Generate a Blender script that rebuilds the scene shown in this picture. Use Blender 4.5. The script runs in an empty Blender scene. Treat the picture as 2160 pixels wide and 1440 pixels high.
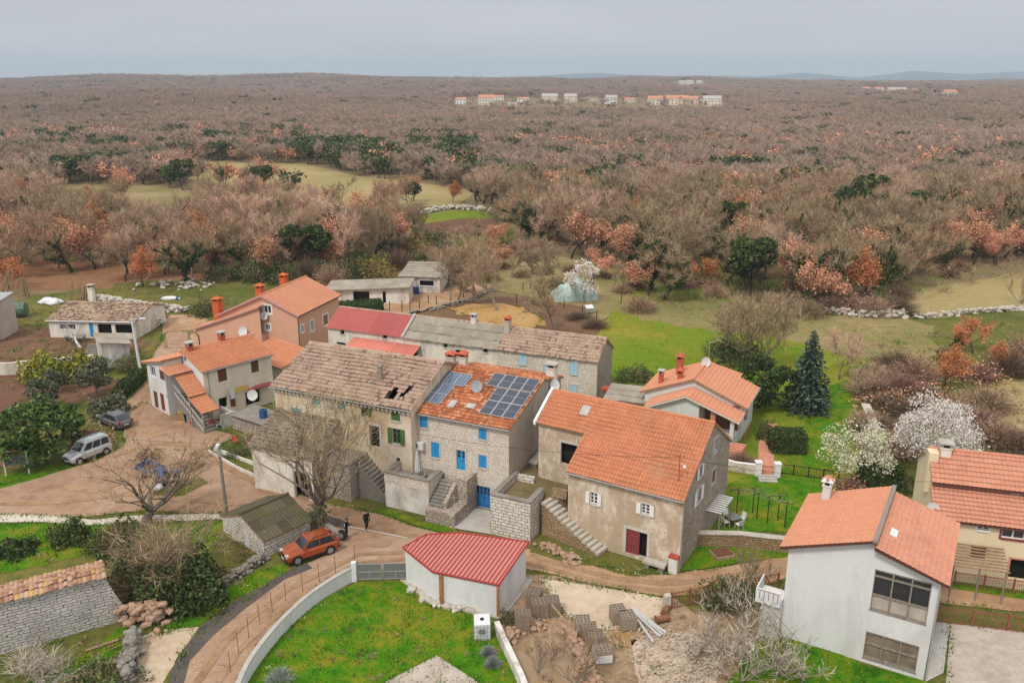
import bpy, bmesh, math, random
import numpy as np
from mathutils import Vector, Matrix, noise as mnoise
from mathutils.geometry import delaunay_2d_cdt
R = math.radians
sc = bpy.context.scene
COL = sc.collection

# ------------------------------------------------------------------ camera
CAM_H, FPX, HORIZ = 34.0, 1800.0, 165.0            # metres, focal length and horizon in the 2160 px photo
PITCH = math.atan((720 - HORIZ) / FPX)
cam = bpy.data.cameras.new('camera'); cam.sensor_width = 36; cam.lens = 36 * FPX / 2160
cam.clip_start = 0.5; cam.clip_end = 60000
camo = bpy.data.objects.new('camera', cam); COL.objects.link(camo)
camo.location = (0, 0, CAM_H); camo.rotation_euler = (math.pi / 2 - PITCH, 0, 0)
sc.camera = camo

# ------------------------------------------------------------------ sky, sun, exposure
SUN_EL, SUN_AZ = 52, 215                            # degrees; azimuth is where the sun stands, clockwise from +Y
w = bpy.data.worlds.new('World'); sc.world = w; w.use_nodes = True
nt = w.node_tree; N = nt.nodes; L = nt.links; N.clear()
out = N.new('ShaderNodeOutputWorld'); bg = N.new('ShaderNodeBackground'); L.new(bg.outputs[0], out.inputs[0])
sky = N.new('ShaderNodeTexSky'); sky.sky_type = 'NISHITA'; sky.sun_disc = False
sky.sun_elevation = R(SUN_EL); sky.sun_rotation = R(SUN_AZ); sky.air_density = 1; sky.dust_density = 1.5
tc = N.new('ShaderNodeTexCoord'); sep = N.new('ShaderNodeSeparateXYZ'); L.new(tc.outputs['Generated'], sep.inputs[0])
rp = N.new('ShaderNodeValToRGB'); L.new(sep.outputs['Z'], rp.inputs[0])
el = rp.color_ramp.elements
el[0].position = 0.0; el[0].color = (5.25, 5.25, 5.3, 1)
el[1].position = 1.0; el[1].color = (10.6, 10.4, 10.2, 1)
e = el.new(0.035); e.color = (5.15, 5.15, 5.25, 1)
e = el.new(0.11); e.color = (4.25, 4.4, 4.75, 1)
e = el.new(0.3); e.color = (7.0, 7.05, 7.2, 1)
mp = N.new('ShaderNodeMapping'); mp.inputs['Scale'].default_value = (2.0, 2.0, 16.0); L.new(tc.outputs['Generated'], mp.inputs[0])
nz = N.new('ShaderNodeTexNoise'); nz.inputs['Scale'].default_value = 1.6; nz.inputs['Detail'].default_value = 5; L.new(mp.outputs[0], nz.inputs['Vector'])
cl = N.new('ShaderNodeMapRange'); cl.inputs[1].default_value = 0.3; cl.inputs[2].default_value = 0.7; cl.inputs[3].default_value = 0.93; cl.inputs[4].default_value = 1.06
L.new(nz.outputs[0], cl.inputs[0])
mul = N.new('ShaderNodeVectorMath'); mul.operation = 'SCALE'; L.new(rp.outputs[0], mul.inputs[0]); L.new(cl.outputs[0], mul.inputs['Scale'])
mx = N.new('ShaderNodeMix'); mx.data_type = 'RGBA'; mx.inputs[0].default_value = 0.93     # overcast: cloud sheet over the clear sky
L.new(sky.outputs[0], mx.inputs[6]); L.new(mul.outputs[0], mx.inputs[7]); L.new(mx.outputs[2], bg.inputs[0])
bg.inputs[1].default_value = 0.085
sun = bpy.data.lights.new('sun', 'SUN'); sun.energy = 1.5; sun.angle = R(11); sun.color = (1.0, 0.92, 0.82)
suno = bpy.data.objects.new('sun', sun); COL.objects.link(suno)
sd = Vector((math.sin(R(SUN_AZ)) * math.cos(R(SUN_EL)), math.cos(R(SUN_AZ)) * math.cos(R(SUN_EL)), math.sin(R(SUN_EL))))
suno.rotation_euler = sd.to_track_quat('Z', 'Y').to_euler(); suno.location = (-30, -30, 120)
sc.view_settings.view_transform = 'Standard'; sc.view_settings.look = 'None'
sc.view_settings.exposure = 0.58; sc.view_settings.gamma = 1.0
sc.render.engine = 'CYCLES'
sc.cycles.max_bounces = 5; sc.cycles.diffuse_bounces = 3; sc.cycles.transparent_max_bounces = 4; sc.cycles.use_denoising = True
sc.cycles.volume_bounces = 0

# ------------------------------------------------------------------ photo pixel -> place
CP, SP = math.cos(PITCH), math.sin(PITCH)
def ray(px, py):
    a = (px - 1080) / FPX; b = (720 - py) / FPX
    return Vector((a, CP + b * SP, -SP + b * CP))
def G(px, py, z=0.0):                               # where the ray through a photo pixel meets the level z
    d = ray(px, py); t = (z - CAM_H) / d.z
    return Vector((d.x * t, d.y * t, z))

# ------------------------------------------------------------------ materials
MATS = {}
class NT:
    def __init__(s, name, rough=0.85, spec=0.25, metal=0.0):
        s.m = bpy.data.materials.new(name); s.m.use_nodes = True
        s.t = s.m.node_tree; s.b = s.t.nodes['Principled BSDF']
        s.b.inputs['Roughness'].default_value = rough; s.b.inputs['Metallic'].default_value = metal
        s.b.inputs['Specular IOR Level'].default_value = spec
        MATS[name] = s.m
    def n(s, typ, **kw):
        x = s.t.nodes.new(typ)
        for k, v in kw.items(): setattr(x, k, v)
        return x
    def l(s, a, b): s.t.links.new(a, b)
    def coord(s, which): return s.n('ShaderNodeTexCoord').outputs[which]
    def noise(s, vec, scale, detail=4, rough=0.55, dist=0.0):
        x = s.n('ShaderNodeTexNoise'); x.inputs['Scale'].default_value = scale; x.inputs['Detail'].default_value = detail
        x.inputs['Roughness'].default_value = rough; x.inputs['Distortion'].default_value = dist
        if vec is not None: s.l(vec, x.inputs['Vector'])
        return x.outputs[0]
    def ramp(s, fac, stops):
        x = s.n('ShaderNodeValToRGB'); el = x.color_ramp.elements
        while len(el) < len(stops): el.new(0.5)
        for e, (p, c) in zip(el, stops): e.position = p; e.color = (*c, 1)
        s.l(fac, x.inputs[0]); return x.outputs[0]
    def mix(s, fac, a, b, mode='MIX'):
        x = s.n('ShaderNodeMix', data_type='RGBA', blend_type=mode)
        for i, v in ((0, fac), (6, a), (7, b)):
            if isinstance(v, (int, float)): x.inputs[i].default_value = v
            elif isinstance(v, tuple): x.inputs[i].default_value = (*v, 1)
            else: s.l(v, x.inputs[i])
        return x.outputs[2]
    def rng(s, fac, a, b, c=0.0, d=1.0):
        x = s.n('ShaderNodeMapRange'); 
        for i, v in enumerate((a, b, c, d)): x.inputs[i + 1].default_value = v
        s.l(fac, x.inputs[0]); return x.outputs[0]
    def math(s, op, a, b=None):
        x = s.n('ShaderNodeMath', operation=op)
        for i, v in enumerate((a, b)):
            if v is None: continue
            if isinstance(v, (int, float)): x.inputs[i].default_value = v
            else: s.l(v, x.inputs[i])
        return x.outputs[0]
    def bump(s, h, strength, dist=0.05):
        x = s.n('ShaderNodeBump'); x.inputs['Strength'].default_value = strength; x.inputs['Distance'].default_value = dist
        s.l(h, x.inputs['Height']); s.l(x.outputs[0], s.b.inputs['Normal'])
    def col(s, c):
        if isinstance(c, tuple): s.b.inputs['Base Color'].default_value = (*c, 1)
        else: s.l(c, s.b.inputs['Base Color'])
        return s.m
def plain(name, c, rough=0.6, metal=0.0, var=0.12, scale=6.0, spec=0.3):
    k = NT(name, rough, spec, metal); v = k.coord('Object')
    f = k.noise(v, scale, 5, 0.65)
    d = tuple(x * (1 - 2 * var) for x in c); b = tuple(min(1, x * (1 + var)) for x in c)
    return k.col(k.ramp(f, [(0.25, d), (0.75, b)]))
def ground(name, stops, s1=0.12, s2=2.5, amt=0.5, fine=(0.75, 1.2), rough=0.95, bump=0.3, s3=9.0):
    k = NT(name, rough, 0.1); v = k.coord('Object')
    f = k.math('ADD', k.math('MULTIPLY', k.noise(v, s1, 5, 0.6, 0.6), 1 - amt), k.math('MULTIPLY', k.noise(v, s2, 6, 0.7), amt))
    c = k.ramp(f, stops); f3 = k.noise(v, s3, 6, 0.75)
    g = k.rng(f3, 0.25, 0.75, fine[0], fine[1])
    x = k.n('ShaderNodeVectorMath', operation='SCALE'); k.l(c, x.inputs[0]); k.l(g, x.inputs['Scale'])
    k.bump(f3, bump, 0.08)
    return k.col(x.outputs[0])
def stone(name, c1, c2, mortar, bw=0.42, bh=0.2, msize=0.02, stain=(0.2, 0.15, 0.1), stain_at=0.62, bump=0.5, warp=0.12):
    k = NT(name, 0.92, 0.15); uv = k.coord('UV'); ob = k.coord('Object')
    nv = k.n('ShaderNodeTexNoise'); nv.inputs['Scale'].default_value = 2.3; nv.inputs['Detail'].default_value = 3; k.l(uv, nv.inputs['Vector'])
    a = k.n('ShaderNodeVectorMath', operation='MULTIPLY_ADD'); k.l(nv.outputs['Color'], a.inputs[0]); a.inputs[1].default_value = (warp * 2, warp * 1.6, 0); k.l(uv, a.inputs[2])
    br = k.n('ShaderNodeTexBrick'); k.l(a.outputs[0], br.inputs['Vector']); br.inputs['Scale'].default_value = 1
    br.offset = 0.43; br.squash = 1.35; br.squash_frequency = 3
    br.inputs['Brick Width'].default_value = bw; br.inputs['Row Height'].default_value = bh
    br.inputs['Mortar Size'].default_value = msize; br.inputs['Mortar Smooth'].default_value = 0.4; br.inputs['Bias'].default_value = 0.1
    br.inputs['Color1'].default_value = (*c1, 1); br.inputs['Color2'].default_value = (*c2, 1); br.inputs['Mortar'].default_value = (*mortar, 1)
    big = k.noise(ob, 0.55, 5, 0.65); fine = k.noise(ob, 7, 5, 0.7)
    c = k.mix(k.rng(big, stain_at - 0.12, stain_at + 0.1, 0, 0.75), br.outputs[0], k.mix(0.5, br.outputs[0], stain))
    x = k.n('ShaderNodeVectorMath', operation='SCALE'); k.l(c, x.inputs[0]); k.l(k.rng(fine, 0.25, 0.75, 0.72, 1.22), x.inputs['Scale'])
    h = k.math('SUBTRACT', k.math('MULTIPLY', fine, 0.6), br.outputs['Fac'])
    k.bump(h, bump, 0.04)
    return k.col(x.outputs[0])
def plaster(name, base, stain=(0.25, 0.2, 0.14), amt=0.6, at=0.55, scale=0.6, bare=None, bare_at=0.62, rough=0.9):
    k = NT(name, rough, 0.15); ob = k.coord('Object')
    mpn = k.n('ShaderNodeMapping'); mpn.inputs['Scale'].default_value = (1, 1, 0.45); k.l(ob, mpn.inputs[0])
    big = k.noise(mpn.outputs[0], scale, 6, 0.68, 0.5); mid = k.noise(ob, 2.4, 5, 0.7); fine = k.noise(ob, 14, 4, 0.7)
    c = k.mix(k.rng(big, at - 0.1, at + 0.16, 0, amt), base, stain)
    ms = k.n('ShaderNodeMapping'); ms.inputs['Scale'].default_value = (2.6, 2.6, 0.16); k.l(ob, ms.inputs[0])
    c = k.mix(k.rng(k.noise(ms.outputs[0], 1.0, 4, 0.7), 0.55, 0.75, 0, amt * 0.32), c, stain)
    if bare:
        f = k.math('ADD', k.math('MULTIPLY', big, 0.5), k.math('MULTIPLY', mid, 0.5))
        c = k.mix(k.rng(f, bare_at - 0.02, bare_at + 0.02, 0, 0.9), c, bare)
    c = k.mix(k.rng(mid, 0.35, 0.8, 0, amt * 0.35), c, stain)
    x = k.n('ShaderNodeVectorMath', operation='SCALE'); k.l(c, x.inputs[0]); k.l(k.rng(fine, 0.2, 0.8, 0.9, 1.08), x.inputs['Scale'])
    k.bump(fine, 0.15, 0.02)
    return k.col(x.outputs[0])
def tiles(name, stops, grime=(0.16, 0.12, 0.09), at=0.6, amt=0.6, pu=0.25, pv=0.4):
    k = NT(name, 0.85, 0.2); uv = k.coord('UV'); ob = k.coord('Object')
    dv = k.n('ShaderNodeVectorMath', operation='DIVIDE'); k.l(uv, dv.inputs[0]); dv.inputs[1].default_value = (pu, pv, 1)
    fl = k.n('ShaderNodeVectorMath', operation='FLOOR'); k.l(dv.outputs[0], fl.inputs[0])
    wn = k.n('ShaderNodeTexWhiteNoise', noise_dimensions='2D'); k.l(fl.outputs[0], wn.inputs['Vector'])
    c = k.ramp(wn.outputs['Value'], stops)
    big = k.noise(ob, 0.5, 6, 0.7, 0.4); fine = k.noise(ob, 9, 4, 0.7)
    c = k.mix(k.rng(big, at - 0.1, at + 0.12, 0, amt), c, grime)
    c = k.mix(k.rng(k.noise(ob, 2.2, 6, 0.75), 0.53, 0.66, 0, amt * 0.7), c, grime); c = k.mix(k.rng(k.noise(ob, 3.7, 5, 0.8), 0.6, 0.72, 0, 0.35), c, (.42, .36, .26))
    x = k.n('ShaderNodeVectorMath', operation='SCALE'); k.l(c, x.inputs[0]); k.l(k.rng(fine, 0.2, 0.8, 0.8, 1.15), x.inputs['Scale'])
    return k.col(x.outputs[0])
def leafm(name, stops, rough=0.8, hue=0.08, sheen=0.2, patch=None, val=None):
    k = NT(name, rough, sheen); g = k.n('ShaderNodeNewGeometry'); oi = k.n('ShaderNodeObjectInfo')
    c = k.ramp(g.outputs['Random Per Island'], stops)
    hs = k.n('ShaderNodeHueSaturation'); k.l(c, hs.inputs['Color'])
    k.l(k.rng(oi.outputs['Random'], 0, 1, 0.5 - hue * 0.35, 0.5 + hue * 0.35), hs.inputs['Hue'])
    k.l(k.rng(oi.outputs['Random'], 0, 1, 1 + (val or hue * 3), 1 - (val or hue * 3)), hs.inputs['Value'])
    c = hs.outputs[0]
    if patch:                                       # broad stands of another tint, by where each tree grows
        f = k.noise(oi.outputs['Location'], patch[0], 3, 0.6)
        c = k.mix(k.rng(f, 0.4, 0.62, 0, patch[2]), c, patch[1])
    return k.col(c)

# ------------------------------------------------------------------ mesh building
def cset(o, label=None, cat=None, group=None, kind=None):
    if label: o['label'] = label
    if cat: o['category'] = cat
    if group: o['group'] = group
    if kind or cat: o['kind'] = kind or 'thing'
    return o
def M(m): return MATS[m] if isinstance(m, str) else m
class MB:
    def __init__(s): s.v = []; s.f = []; s.mi = []; s.uv = []
    def add(s, vs, fs, mi=0, uvs=None):
        o = len(s.v); s.v += [tuple(p) for p in vs]
        for i, f in enumerate(fs):
            s.f.append([o + j for j in f]); s.mi.append(mi); s.uv.append(uvs[i] if uvs else None)
        return s
    def quad(s, a, b, c, d, mi=0): return s.add([a, b, c, d], [(0, 1, 2, 3)], mi)
    def box(s, x0, y0, z0, x1, y1, z1, mi=0):
        return s.hexa([(x0, y0, z0), (x1, y0, z0), (x1, y1, z0), (x0, y1, z0)], [(x0, y0, z1), (x1, y0, z1), (x1, y1, z1), (x0, y1, z1)], mi)
    def hexa(s, lo, hi, mi=0):
        n = len(lo)
        fs = [tuple(range(n))[::-1], tuple(range(n, 2 * n))] + [(i, (i + 1) % n, n + (i + 1) % n, n + i) for i in range(n)]
        return s.add(list(lo) + list(hi), fs, mi)
    def prism(s, poly, z0, z1, mi=0): return s.hexa([(p[0], p[1], z0) for p in poly], [(p[0], p[1], z1) for p in poly], mi)
    def slab(s, poly3, th, mi=0):                   # polygon in space given a thickness downwards
        return s.hexa([(p[0], p[1], p[2] - th) for p in poly3], poly3, mi)
    def tube(s, pts, rad, n=6, mi=0, cap=True):
        pts = [Vector(p) for p in pts]; rad = rad if isinstance(rad, (list, tuple)) else [rad] * len(pts)
        vs = []; fs = []
        for i, p in enumerate(pts):
            d = (pts[min(i + 1, len(pts) - 1)] - pts[max(i - 1, 0)]).normalized()
            a = d.cross(Vector((0, 0, 1)) if abs(d.z) < 0.9 else Vector((1, 0, 0))).normalized(); b = d.cross(a)
            for k in range(n):
                t = 2 * math.pi * k / n; vs.append(p + (a * math.cos(t) + b * math.sin(t)) * rad[i])
        for i in range(len(pts) - 1):
            for k in range(n): fs.append((i * n + k, i * n + (k + 1) % n, (i + 1) * n + (k + 1) % n, (i + 1) * n + k))
        if cap: fs += [tuple(range(n))[::-1], tuple((len(pts) - 1) * n + k for k in range(n))]
        return s.add(vs, fs, mi)
    def lathe(s, prof, c=(0, 0, 0), n=12, mi=0):
        vs = []; fs = []
        for r, z in prof:
            for k in range(n): t = 2 * math.pi * k / n; vs.append((c[0] + r * math.cos(t), c[1] + r * math.sin(t), c[2] + z))
        for i in range(len(prof) - 1):
            for k in range(n): fs.append((i * n + k, i * n + (k + 1) % n, (i + 1) * n + (k + 1) % n, (i + 1) * n + k))
        fs += [tuple(range(n))[::-1], tuple((len(prof) - 1) * n + k for k in range(n))]
        return s.add(vs, fs, mi)
    def rock(s, c, r, rng, mi=0, sq=0.7):
        ph = [(0, 0, 1), (.89, 0, .45), (.28, .85, .45), (-.72, .53, .45), (-.72, -.53, .45), (.28, -.85, .45), (.72, .53, -.45), (-.28, .85, -.45), (-.89, 0, -.45), (-.28, -.85, -.45), (.72, -.53, -.45), (0, 0, -1)]
        fs = [(0, 1, 2), (0, 2, 3), (0, 3, 4), (0, 4, 5), (0, 5, 1), (1, 6, 2), (2, 7, 3), (3, 8, 4), (4, 9, 5), (5, 10, 1), (6, 7, 2), (7, 8, 3), (8, 9, 4), (9, 10, 5), (10, 6, 1), (11, 7, 6), (11, 8, 7), (11, 9, 8), (11, 10, 9), (11, 6, 10)]
        sx, sy, sz = r * rng.uniform(.7, 1.3), r * rng.uniform(.7, 1.3), r * sq * rng.uniform(.7, 1.2); a = rng.uniform(0, 6.3)
        vs = []
        for x, y, z in ph:
            q = rng.uniform(.8, 1.2); x *= sx * q; y *= sy * q; z *= sz * q
            vs.append((c[0] + x * math.cos(a) - y * math.sin(a), c[1] + x * math.sin(a) + y * math.cos(a), c[2] + z))
        return s.add(vs, fs, mi)
    def build(s, name, mats, parent=None, smooth=False, uv=True):
        if not isinstance(mats, (list, tuple)): mats = [mats]
        me = bpy.data.meshes.new(name); me.from_pydata(s.v, [], s.f)
        for m in mats: me.materials.append(M(m))
        if len(mats) > 1: me.polygons.foreach_set('material_index', s.mi)
        if uv:
            ly = me.uv_layers.new(name='UVMap'); data = np.zeros(len(me.loops) * 2)
            Z = Vector((0, 0, 1)); k = 0
            for p, u in zip(me.polygons, s.uv):
                if u is not None:
                    for q in u: data[2 * k] = q[0]; data[2 * k + 1] = q[1]; k += 1
                    continue
                n = p.normal
                t = Z.cross(n)
                t = Vector((1, 0, 0)) if t.length < 0.15 else t.normalized()
                b = n.cross(t)
                for vi in p.vertices:
                    c = me.vertices[vi].co; data[2 * k] = c.dot(t); data[2 * k + 1] = c.dot(b); k += 1
            ly.data.foreach_set('uv', data)
        if smooth: me.polygons.foreach_set('use_smooth', [True] * len(me.polygons))
        me.update()
        o = bpy.data.objects.new(name, me); COL.objects.link(o)
        if parent: o.parent = parent
        return o
def np_mesh(name, v, f, mats, mi=None, parent=None, link=True):   # v (n,3), f (m,k) all the same k
    me = bpy.data.meshes.new(name); v = np.asarray(v, np.float32); f = np.asarray(f, np.int32); m, k = f.shape
    me.vertices.add(len(v)); me.vertices.foreach_set('co', v.ravel())
    me.loops.add(m * k); me.loops.foreach_set('vertex_index', f.ravel())
    me.polygons.add(m); me.polygons.foreach_set('loop_start', np.arange(0, m * k, k, dtype=np.int32)); 
    try: me.polygons.foreach_set('loop_total', np.full(m, k, np.int32))
    except Exception: pass
    for x in (mats if isinstance(mats, (list, tuple)) else [mats]): me.materials.append(M(x))
    if mi is not None: me.polygons.foreach_set('material_index', np.asarray(mi, np.int32))
    me.update(calc_edges=True)
    if not link: return me
    o = bpy.data.objects.new(name, me); COL.objects.link(o)
    if parent: o.parent = parent
    return o
def empty(name, loc=(0, 0, 0), rz=0.0):
    o = bpy.data.objects.new(name, None); COL.objects.link(o); o.location = loc; o.rotation_euler = (0, 0, rz); o.empty_display_size = 0.3
    return o
def thing(name, label, cat, loc=(0, 0, 0), rz=0.0, group=None): return cset(empty(name, loc, rz), label, cat, group)
def copy_thing(o, loc, rz, scale=None, label=None, parent=None):
    c = o.copy(); COL.objects.link(c)
    if parent: c.parent = parent
    else: c.location = loc; c.rotation_euler = (0, 0, rz)
    if scale: c.scale = scale if isinstance(scale, tuple) else (scale,) * 3
    if label: c['label'] = label
    for ch in list(o.children): copy_thing(ch, None, None, None, None, c)
    return c
def in_poly(x, y, poly):
    r = np.zeros(len(x), bool); j = len(poly) - 1
    for i in range(len(poly)):
        xi, yi = poly[i][0], poly[i][1]; xj, yj = poly[j][0], poly[j][1]
        c = ((yi > y) != (yj > y)) & (x < (xj - xi) * (y - yi) / (yj - yi + 1e-12) + xi); r ^= c; j = i
    return r
def G2(pts, z=0): return [(*G(*p, z).xy,) for p in pts]
# ------------------------------------------------------------------ the material palette
ground('soil', [(0.32, (0.150, 0.094, 0.062)), (0.45, (0.237, 0.150, 0.100)), (0.55, (0.175, 0.150, 0.062)), (0.68, (0.300, 0.213, 0.138))], 0.05, 1.2)
ground('rough_grass', [(0.36, (0.047, 0.064, 0.013)), (0.45, (0.089, 0.105, 0.021)), (0.53, (0.137, 0.132, 0.032)), (0.62, (0.200, 0.154, 0.052))], 0.12, 1.4, 0.55, (0.6, 1.35))
ground('lawn', [(0.36, (0.022, 0.084, 0.002)), (0.45, (0.050, 0.168, 0.003)), (0.51, (0.100, 0.174, 0.006)), (0.58, (0.185, 0.185, 0.014))], 0.2, 1.1, 0.5, (0.55, 1.4))
ground('meadow', [(0.36, (0.079, 0.149, 0.005)), (0.46, (0.126, 0.198, 0.009)), (0.53, (0.179, 0.198, 0.018)), (0.62, (0.263, 0.220, 0.032))], 0.05, 0.8, 0.4, (0.7, 1.25))
ground('dry_meadow', [(0.36, (.13, .15, .035)), (0.46, (.20, .18, .065)), (0.54, (.26, .20, .09)), (0.62, (.33, .25, .14))], 0.05, 0.8, 0.45, (0.7, 1.25))
ground('dry_field', [(0.3, (.20, .18, .06)), (0.48, (.30, .24, .10)), (0.6, (.36, .28, .14)), (0.75, (.42, .32, .17))], 0.035, 0.7, 0.45, (0.8, 1.15))
ground('road_wet', [(0.36, (.25, .155, .10)), (0.5, (.31, .20, .135)), (0.64, (.36, .25, .18))], 0.5, 2.2)
ground('track', [(0.36, (.23, .135, .075)), (0.46, (.30, .185, .105)), (0.55, (.345, .22, .13)), (0.64, (.39, .27, .175))], 0.5, 2.2, 0.5, (0.8, 1.12))
ground('road', [(0.36, (.24, .145, .09)), (0.46, (.34, .215, .14)), (0.54, (.38, .255, .175)), (0.63, (.44, .325, .24))], 0.11, 0.9, 0.45, (0.82, 1.14), 0.95, 0.3)
ground('dirt_road', [(0.35, (.23, .14, .075)), (0.46, (.36, .22, .125)), (0.55, (.43, .28, .17)), (0.66, (.5, .36, .24))], 0.13, 0.9, 0.5, (0.85, 1.1), 0.95, 0.2)
ground('tarmac', [(0.3, (.07, .06, .055)), (0.6, (.12, .10, .09)), (0.75, (.16, .13, .11))], 0.4, 2.0)
ground('gravel', [(0.3, (.45, .40, .33)), (0.5, (.58, .52, .44)), (0.7, (.66, .61, .54))], 0.3, 3.0, 0.6, (0.75, 1.15))
ground('pale_yard', [(0.3, (.34, .25, .16)), (0.44, (.48, .37, .26)), (0.6, (.58, .48, .37)), (0.75, (.64, .55, .45))], 0.22, 1.2, 0.5, (0.85, 1.1))
ground('clay_yard', [(0.28, (.09, .085, .03)), (0.42, (.22, .15, .085)), (0.56, (.33, .235, .15)), (0.72, (.47, .37, .27))], 0.25, 1.4, 0.55, (0.75, 1.2))
ground('garden_soil', [(0.3, (.095, .05, .032)), (0.5, (.15, .078, .048)), (0.68, (.20, .115, .07)), (0.8, (.3, .2, .14))], 0.2, 2.0, 0.55)
ground('paddock_soil', [(0.3, (.09, .05, .03)), (0.5, (.16, .09, .05)), (0.66, (.22, .14, .09)), (0.8, (.3, .22, .15))], 0.2, 1.6, 0.55)
ground('straw', [(0.36, (.22, .12, .045)), (0.46, (.38, .225, .075)), (0.55, (.45, .29, .12)), (0.64, (.26, .16, .08))], 0.2, 1.4, 0.5)
ground('leaf_litter', [(0.3, (.15, .072, .036)), (0.5, (.24, .12, .062)), (0.66, (.28, .165, .095)), (0.8, (.13, .115, .04))], 0.12, 1.4, 0.5)
ground('mossy_floor', [(0.3, (.10, .10, .025)), (0.48, (.16, .13, .06)), (0.62, (.22, .16, .09)), (0.8, (.3, .23, .14))], 0.5, 2.5, 0.5)
ground('concrete', [(0.3, (.27, .215, .17)), (0.48, (.41, .35, .29)), (0.62, (.49, .43, .37)), (0.78, (.35, .26, .2))], 0.35, 2.0, 0.5, (0.9, 1.08), 0.9, 0.1)
ground('grey_concrete', [(0.3, (.30, .28, .25)), (0.5, (.42, .40, .37)), (0.75, (.5, .48, .45))], 0.5, 2.6, 0.5, (0.88, 1.08), 0.9, 0.1)
ground('rubble', [(0.36, (.26, .19, .13)), (0.5, (.44, .35, .265)), (0.62, (.56, .47, .38))], 1.2, 5.0, 0.6, (0.65, 1.3), 0.95, 0.6)
ground('limestone', [(0.3, (.30, .26, .21)), (0.5, (.48, .44, .38)), (0.75, (.60, .56, .50))], 1.2, 5.0, 0.6, (0.75, 1.2))
ground('grey_stone', [(0.3, (.13, .125, .105)), (0.5, (.24, .22, .19)), (0.75, (.36, .33, .29))], 0.8, 4.0, 0.6, (0.75, 1.2))
ground('warm_rock', [(0.3, (.22, .11, .06)), (0.5, (.38, .25, .17)), (0.75, (.52, .41, .32))], 1.5, 5.0, 0.6, (0.75, 1.2))
ground('hill_wood', [(0.3, (.03, .06, .06)), (0.6, (.05, .085, .085))], 0.002, 0.01)
plain('muddy_water', (.30, .20, .11), 0.08, 0, 0.1, 0.6, 0.5)
plain('orange_puddle', (.33, .20, .09), 0.1, 0, 0.1, 0.6, 0.5)

stone('pale_masonry', (.76, .70, .615), (.65, .58, .495), (.40, .33, .26), 0.38, 0.18, 0.018, (.34, .26, .18), 0.64, 0.6, 0.2)
stone('white_masonry', (.74, .70, .65), (.62, .57, .51), (.13, .10, .08), 0.5, 0.26, 0.024, (.3, .26, .2), 0.66, 0.6)
stone('grey_masonry', (.60, .53, .45), (.46, .39, .32), (.15, .115, .09), 0.42, 0.19, 0.03, (.16, .12, .09), 0.55, 0.7, 0.2)
stone('barn_masonry', (.64, .61, .575), (.52, .49, .455), (.14, .12, .11), 0.5, 0.2, 0.022, (.2, .17, .15), 0.6, 0.7, 0.2)
stone('warm_masonry', (.52, .38, .24), (.36, .25, .15), (.15, .09, .05), 0.4, 0.16, 0.028, (.2, .12, .06), 0.56, 0.7, 0.18)
stone('row_masonry', (.74, .69, .61), (.64, .58, .50), (.38, .32, .26), 0.5, 0.24, 0.025, (.3, .25, .2), 0.6, 0.5)
plaster('white_plaster', (.68, .685, .69), (.40, .38, .35), 0.5, 0.58, 0.4)
plaster('cream_plaster', (.78, .72, .61), (.50, .42, .31), 0.6, 0.52, 0.5)
plaster('yellow_plaster', (.72, .61, .42), (.5, .36, .2), 0.35, 0.58, 0.5)
plaster('salmon_plaster', (.68, .38, .265), (.54, .30, .21), 0.35, 0.58, 0.4)
plaster('old_plaster', (.74, .66, .54), (.45, .31, .17), 0.85, 0.47, 0.42, (.38, .30, .23), 0.57)
plaster('worn_plaster', (.70, .62, .51), (.38, .27, .175), 1.0, 0.46, 0.8, (.46, .36, .26), 0.505)
plaster('grey_render', (.50, .44, .37), (.33, .27, .21), 0.7, 0.52, 0.5)
plaster('row_plaster', (.76, .71, .62), (.26, .24, .21), 0.75, 0.55, 0.5, (.42, .34, .28), 0.62)
plaster('lime_wash', (.76, .73, .67), (.38, .29, .2), 0.7, 0.55, 0.7, (.45, .4, .33), 0.6)
plaster('mould_wall', (.80, .77, .72), (.2, .17, .14), 0.75, 0.5, 0.6)
O1, O2, O3 = (.53, .21, .105), (.56, .225, .115), (.50, .19, .095)
tiles('orange_tiles', [(0, O3), (0.35, O1), (0.7, O2), (1, (.55, .23, .125))], (.36, .15, .085), 0.58, 0.5)
tiles('rust_tiles', [(0, (0.342, 0.112, 0.049)), (0.35, (0.479, 0.157, 0.065)), (0.7, (0.593, 0.224, 0.097)), (1, (0.661, 0.336, 0.194))], (.2, .08, .045), 0.55, 0.75)
tiles('smooth_tiles', [(0, (.55, .24, .14)), (1, (.585, .26, .155))], (.42, .17, .1), 0.6, 0.4)
tiles('pink_tiles', [(0, (.54, .24, .155)), (1, (.58, .265, .175))], (.36, .16, .11), 0.58, 0.5)
tiles('old_tiles', [(0, (.20, .13, .095)), (0.05, (.30, .205, .15)), (0.09, (.40, .285, .21)), (0.5, (.455, .33, .25)), (0.9, (.50, .37, .285)), (1, (.49, .32, .225))], (.24, .16, .115), 0.56, 0.6, .24, .45)
tiles('tan_tiles', [(0, (0.190, 0.112, 0.073)), (0.3, (0.381, 0.258, 0.179)), (0.7, (0.504, 0.370, 0.269)), (1, (0.560, 0.448, 0.347))], (.22, .15, .1), 0.55, 0.5)
tiles('coping_tiles', [(0, (0.241, 0.118, 0.072)), (0.4, (0.396, 0.235, 0.162)), (0.8, (0.499, 0.344, 0.255)), (1, (0.516, 0.319, 0.102))], (.3, .17, .1), 0.55, 0.5)
tiles('fibre_sheet', [(0, (.31, .275, .225)), (0.5, (.34, .305, .25)), (1, (.38, .34, .285))], (.20, .165, .11), 0.52, 0.6, .9, 1.5)
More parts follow.
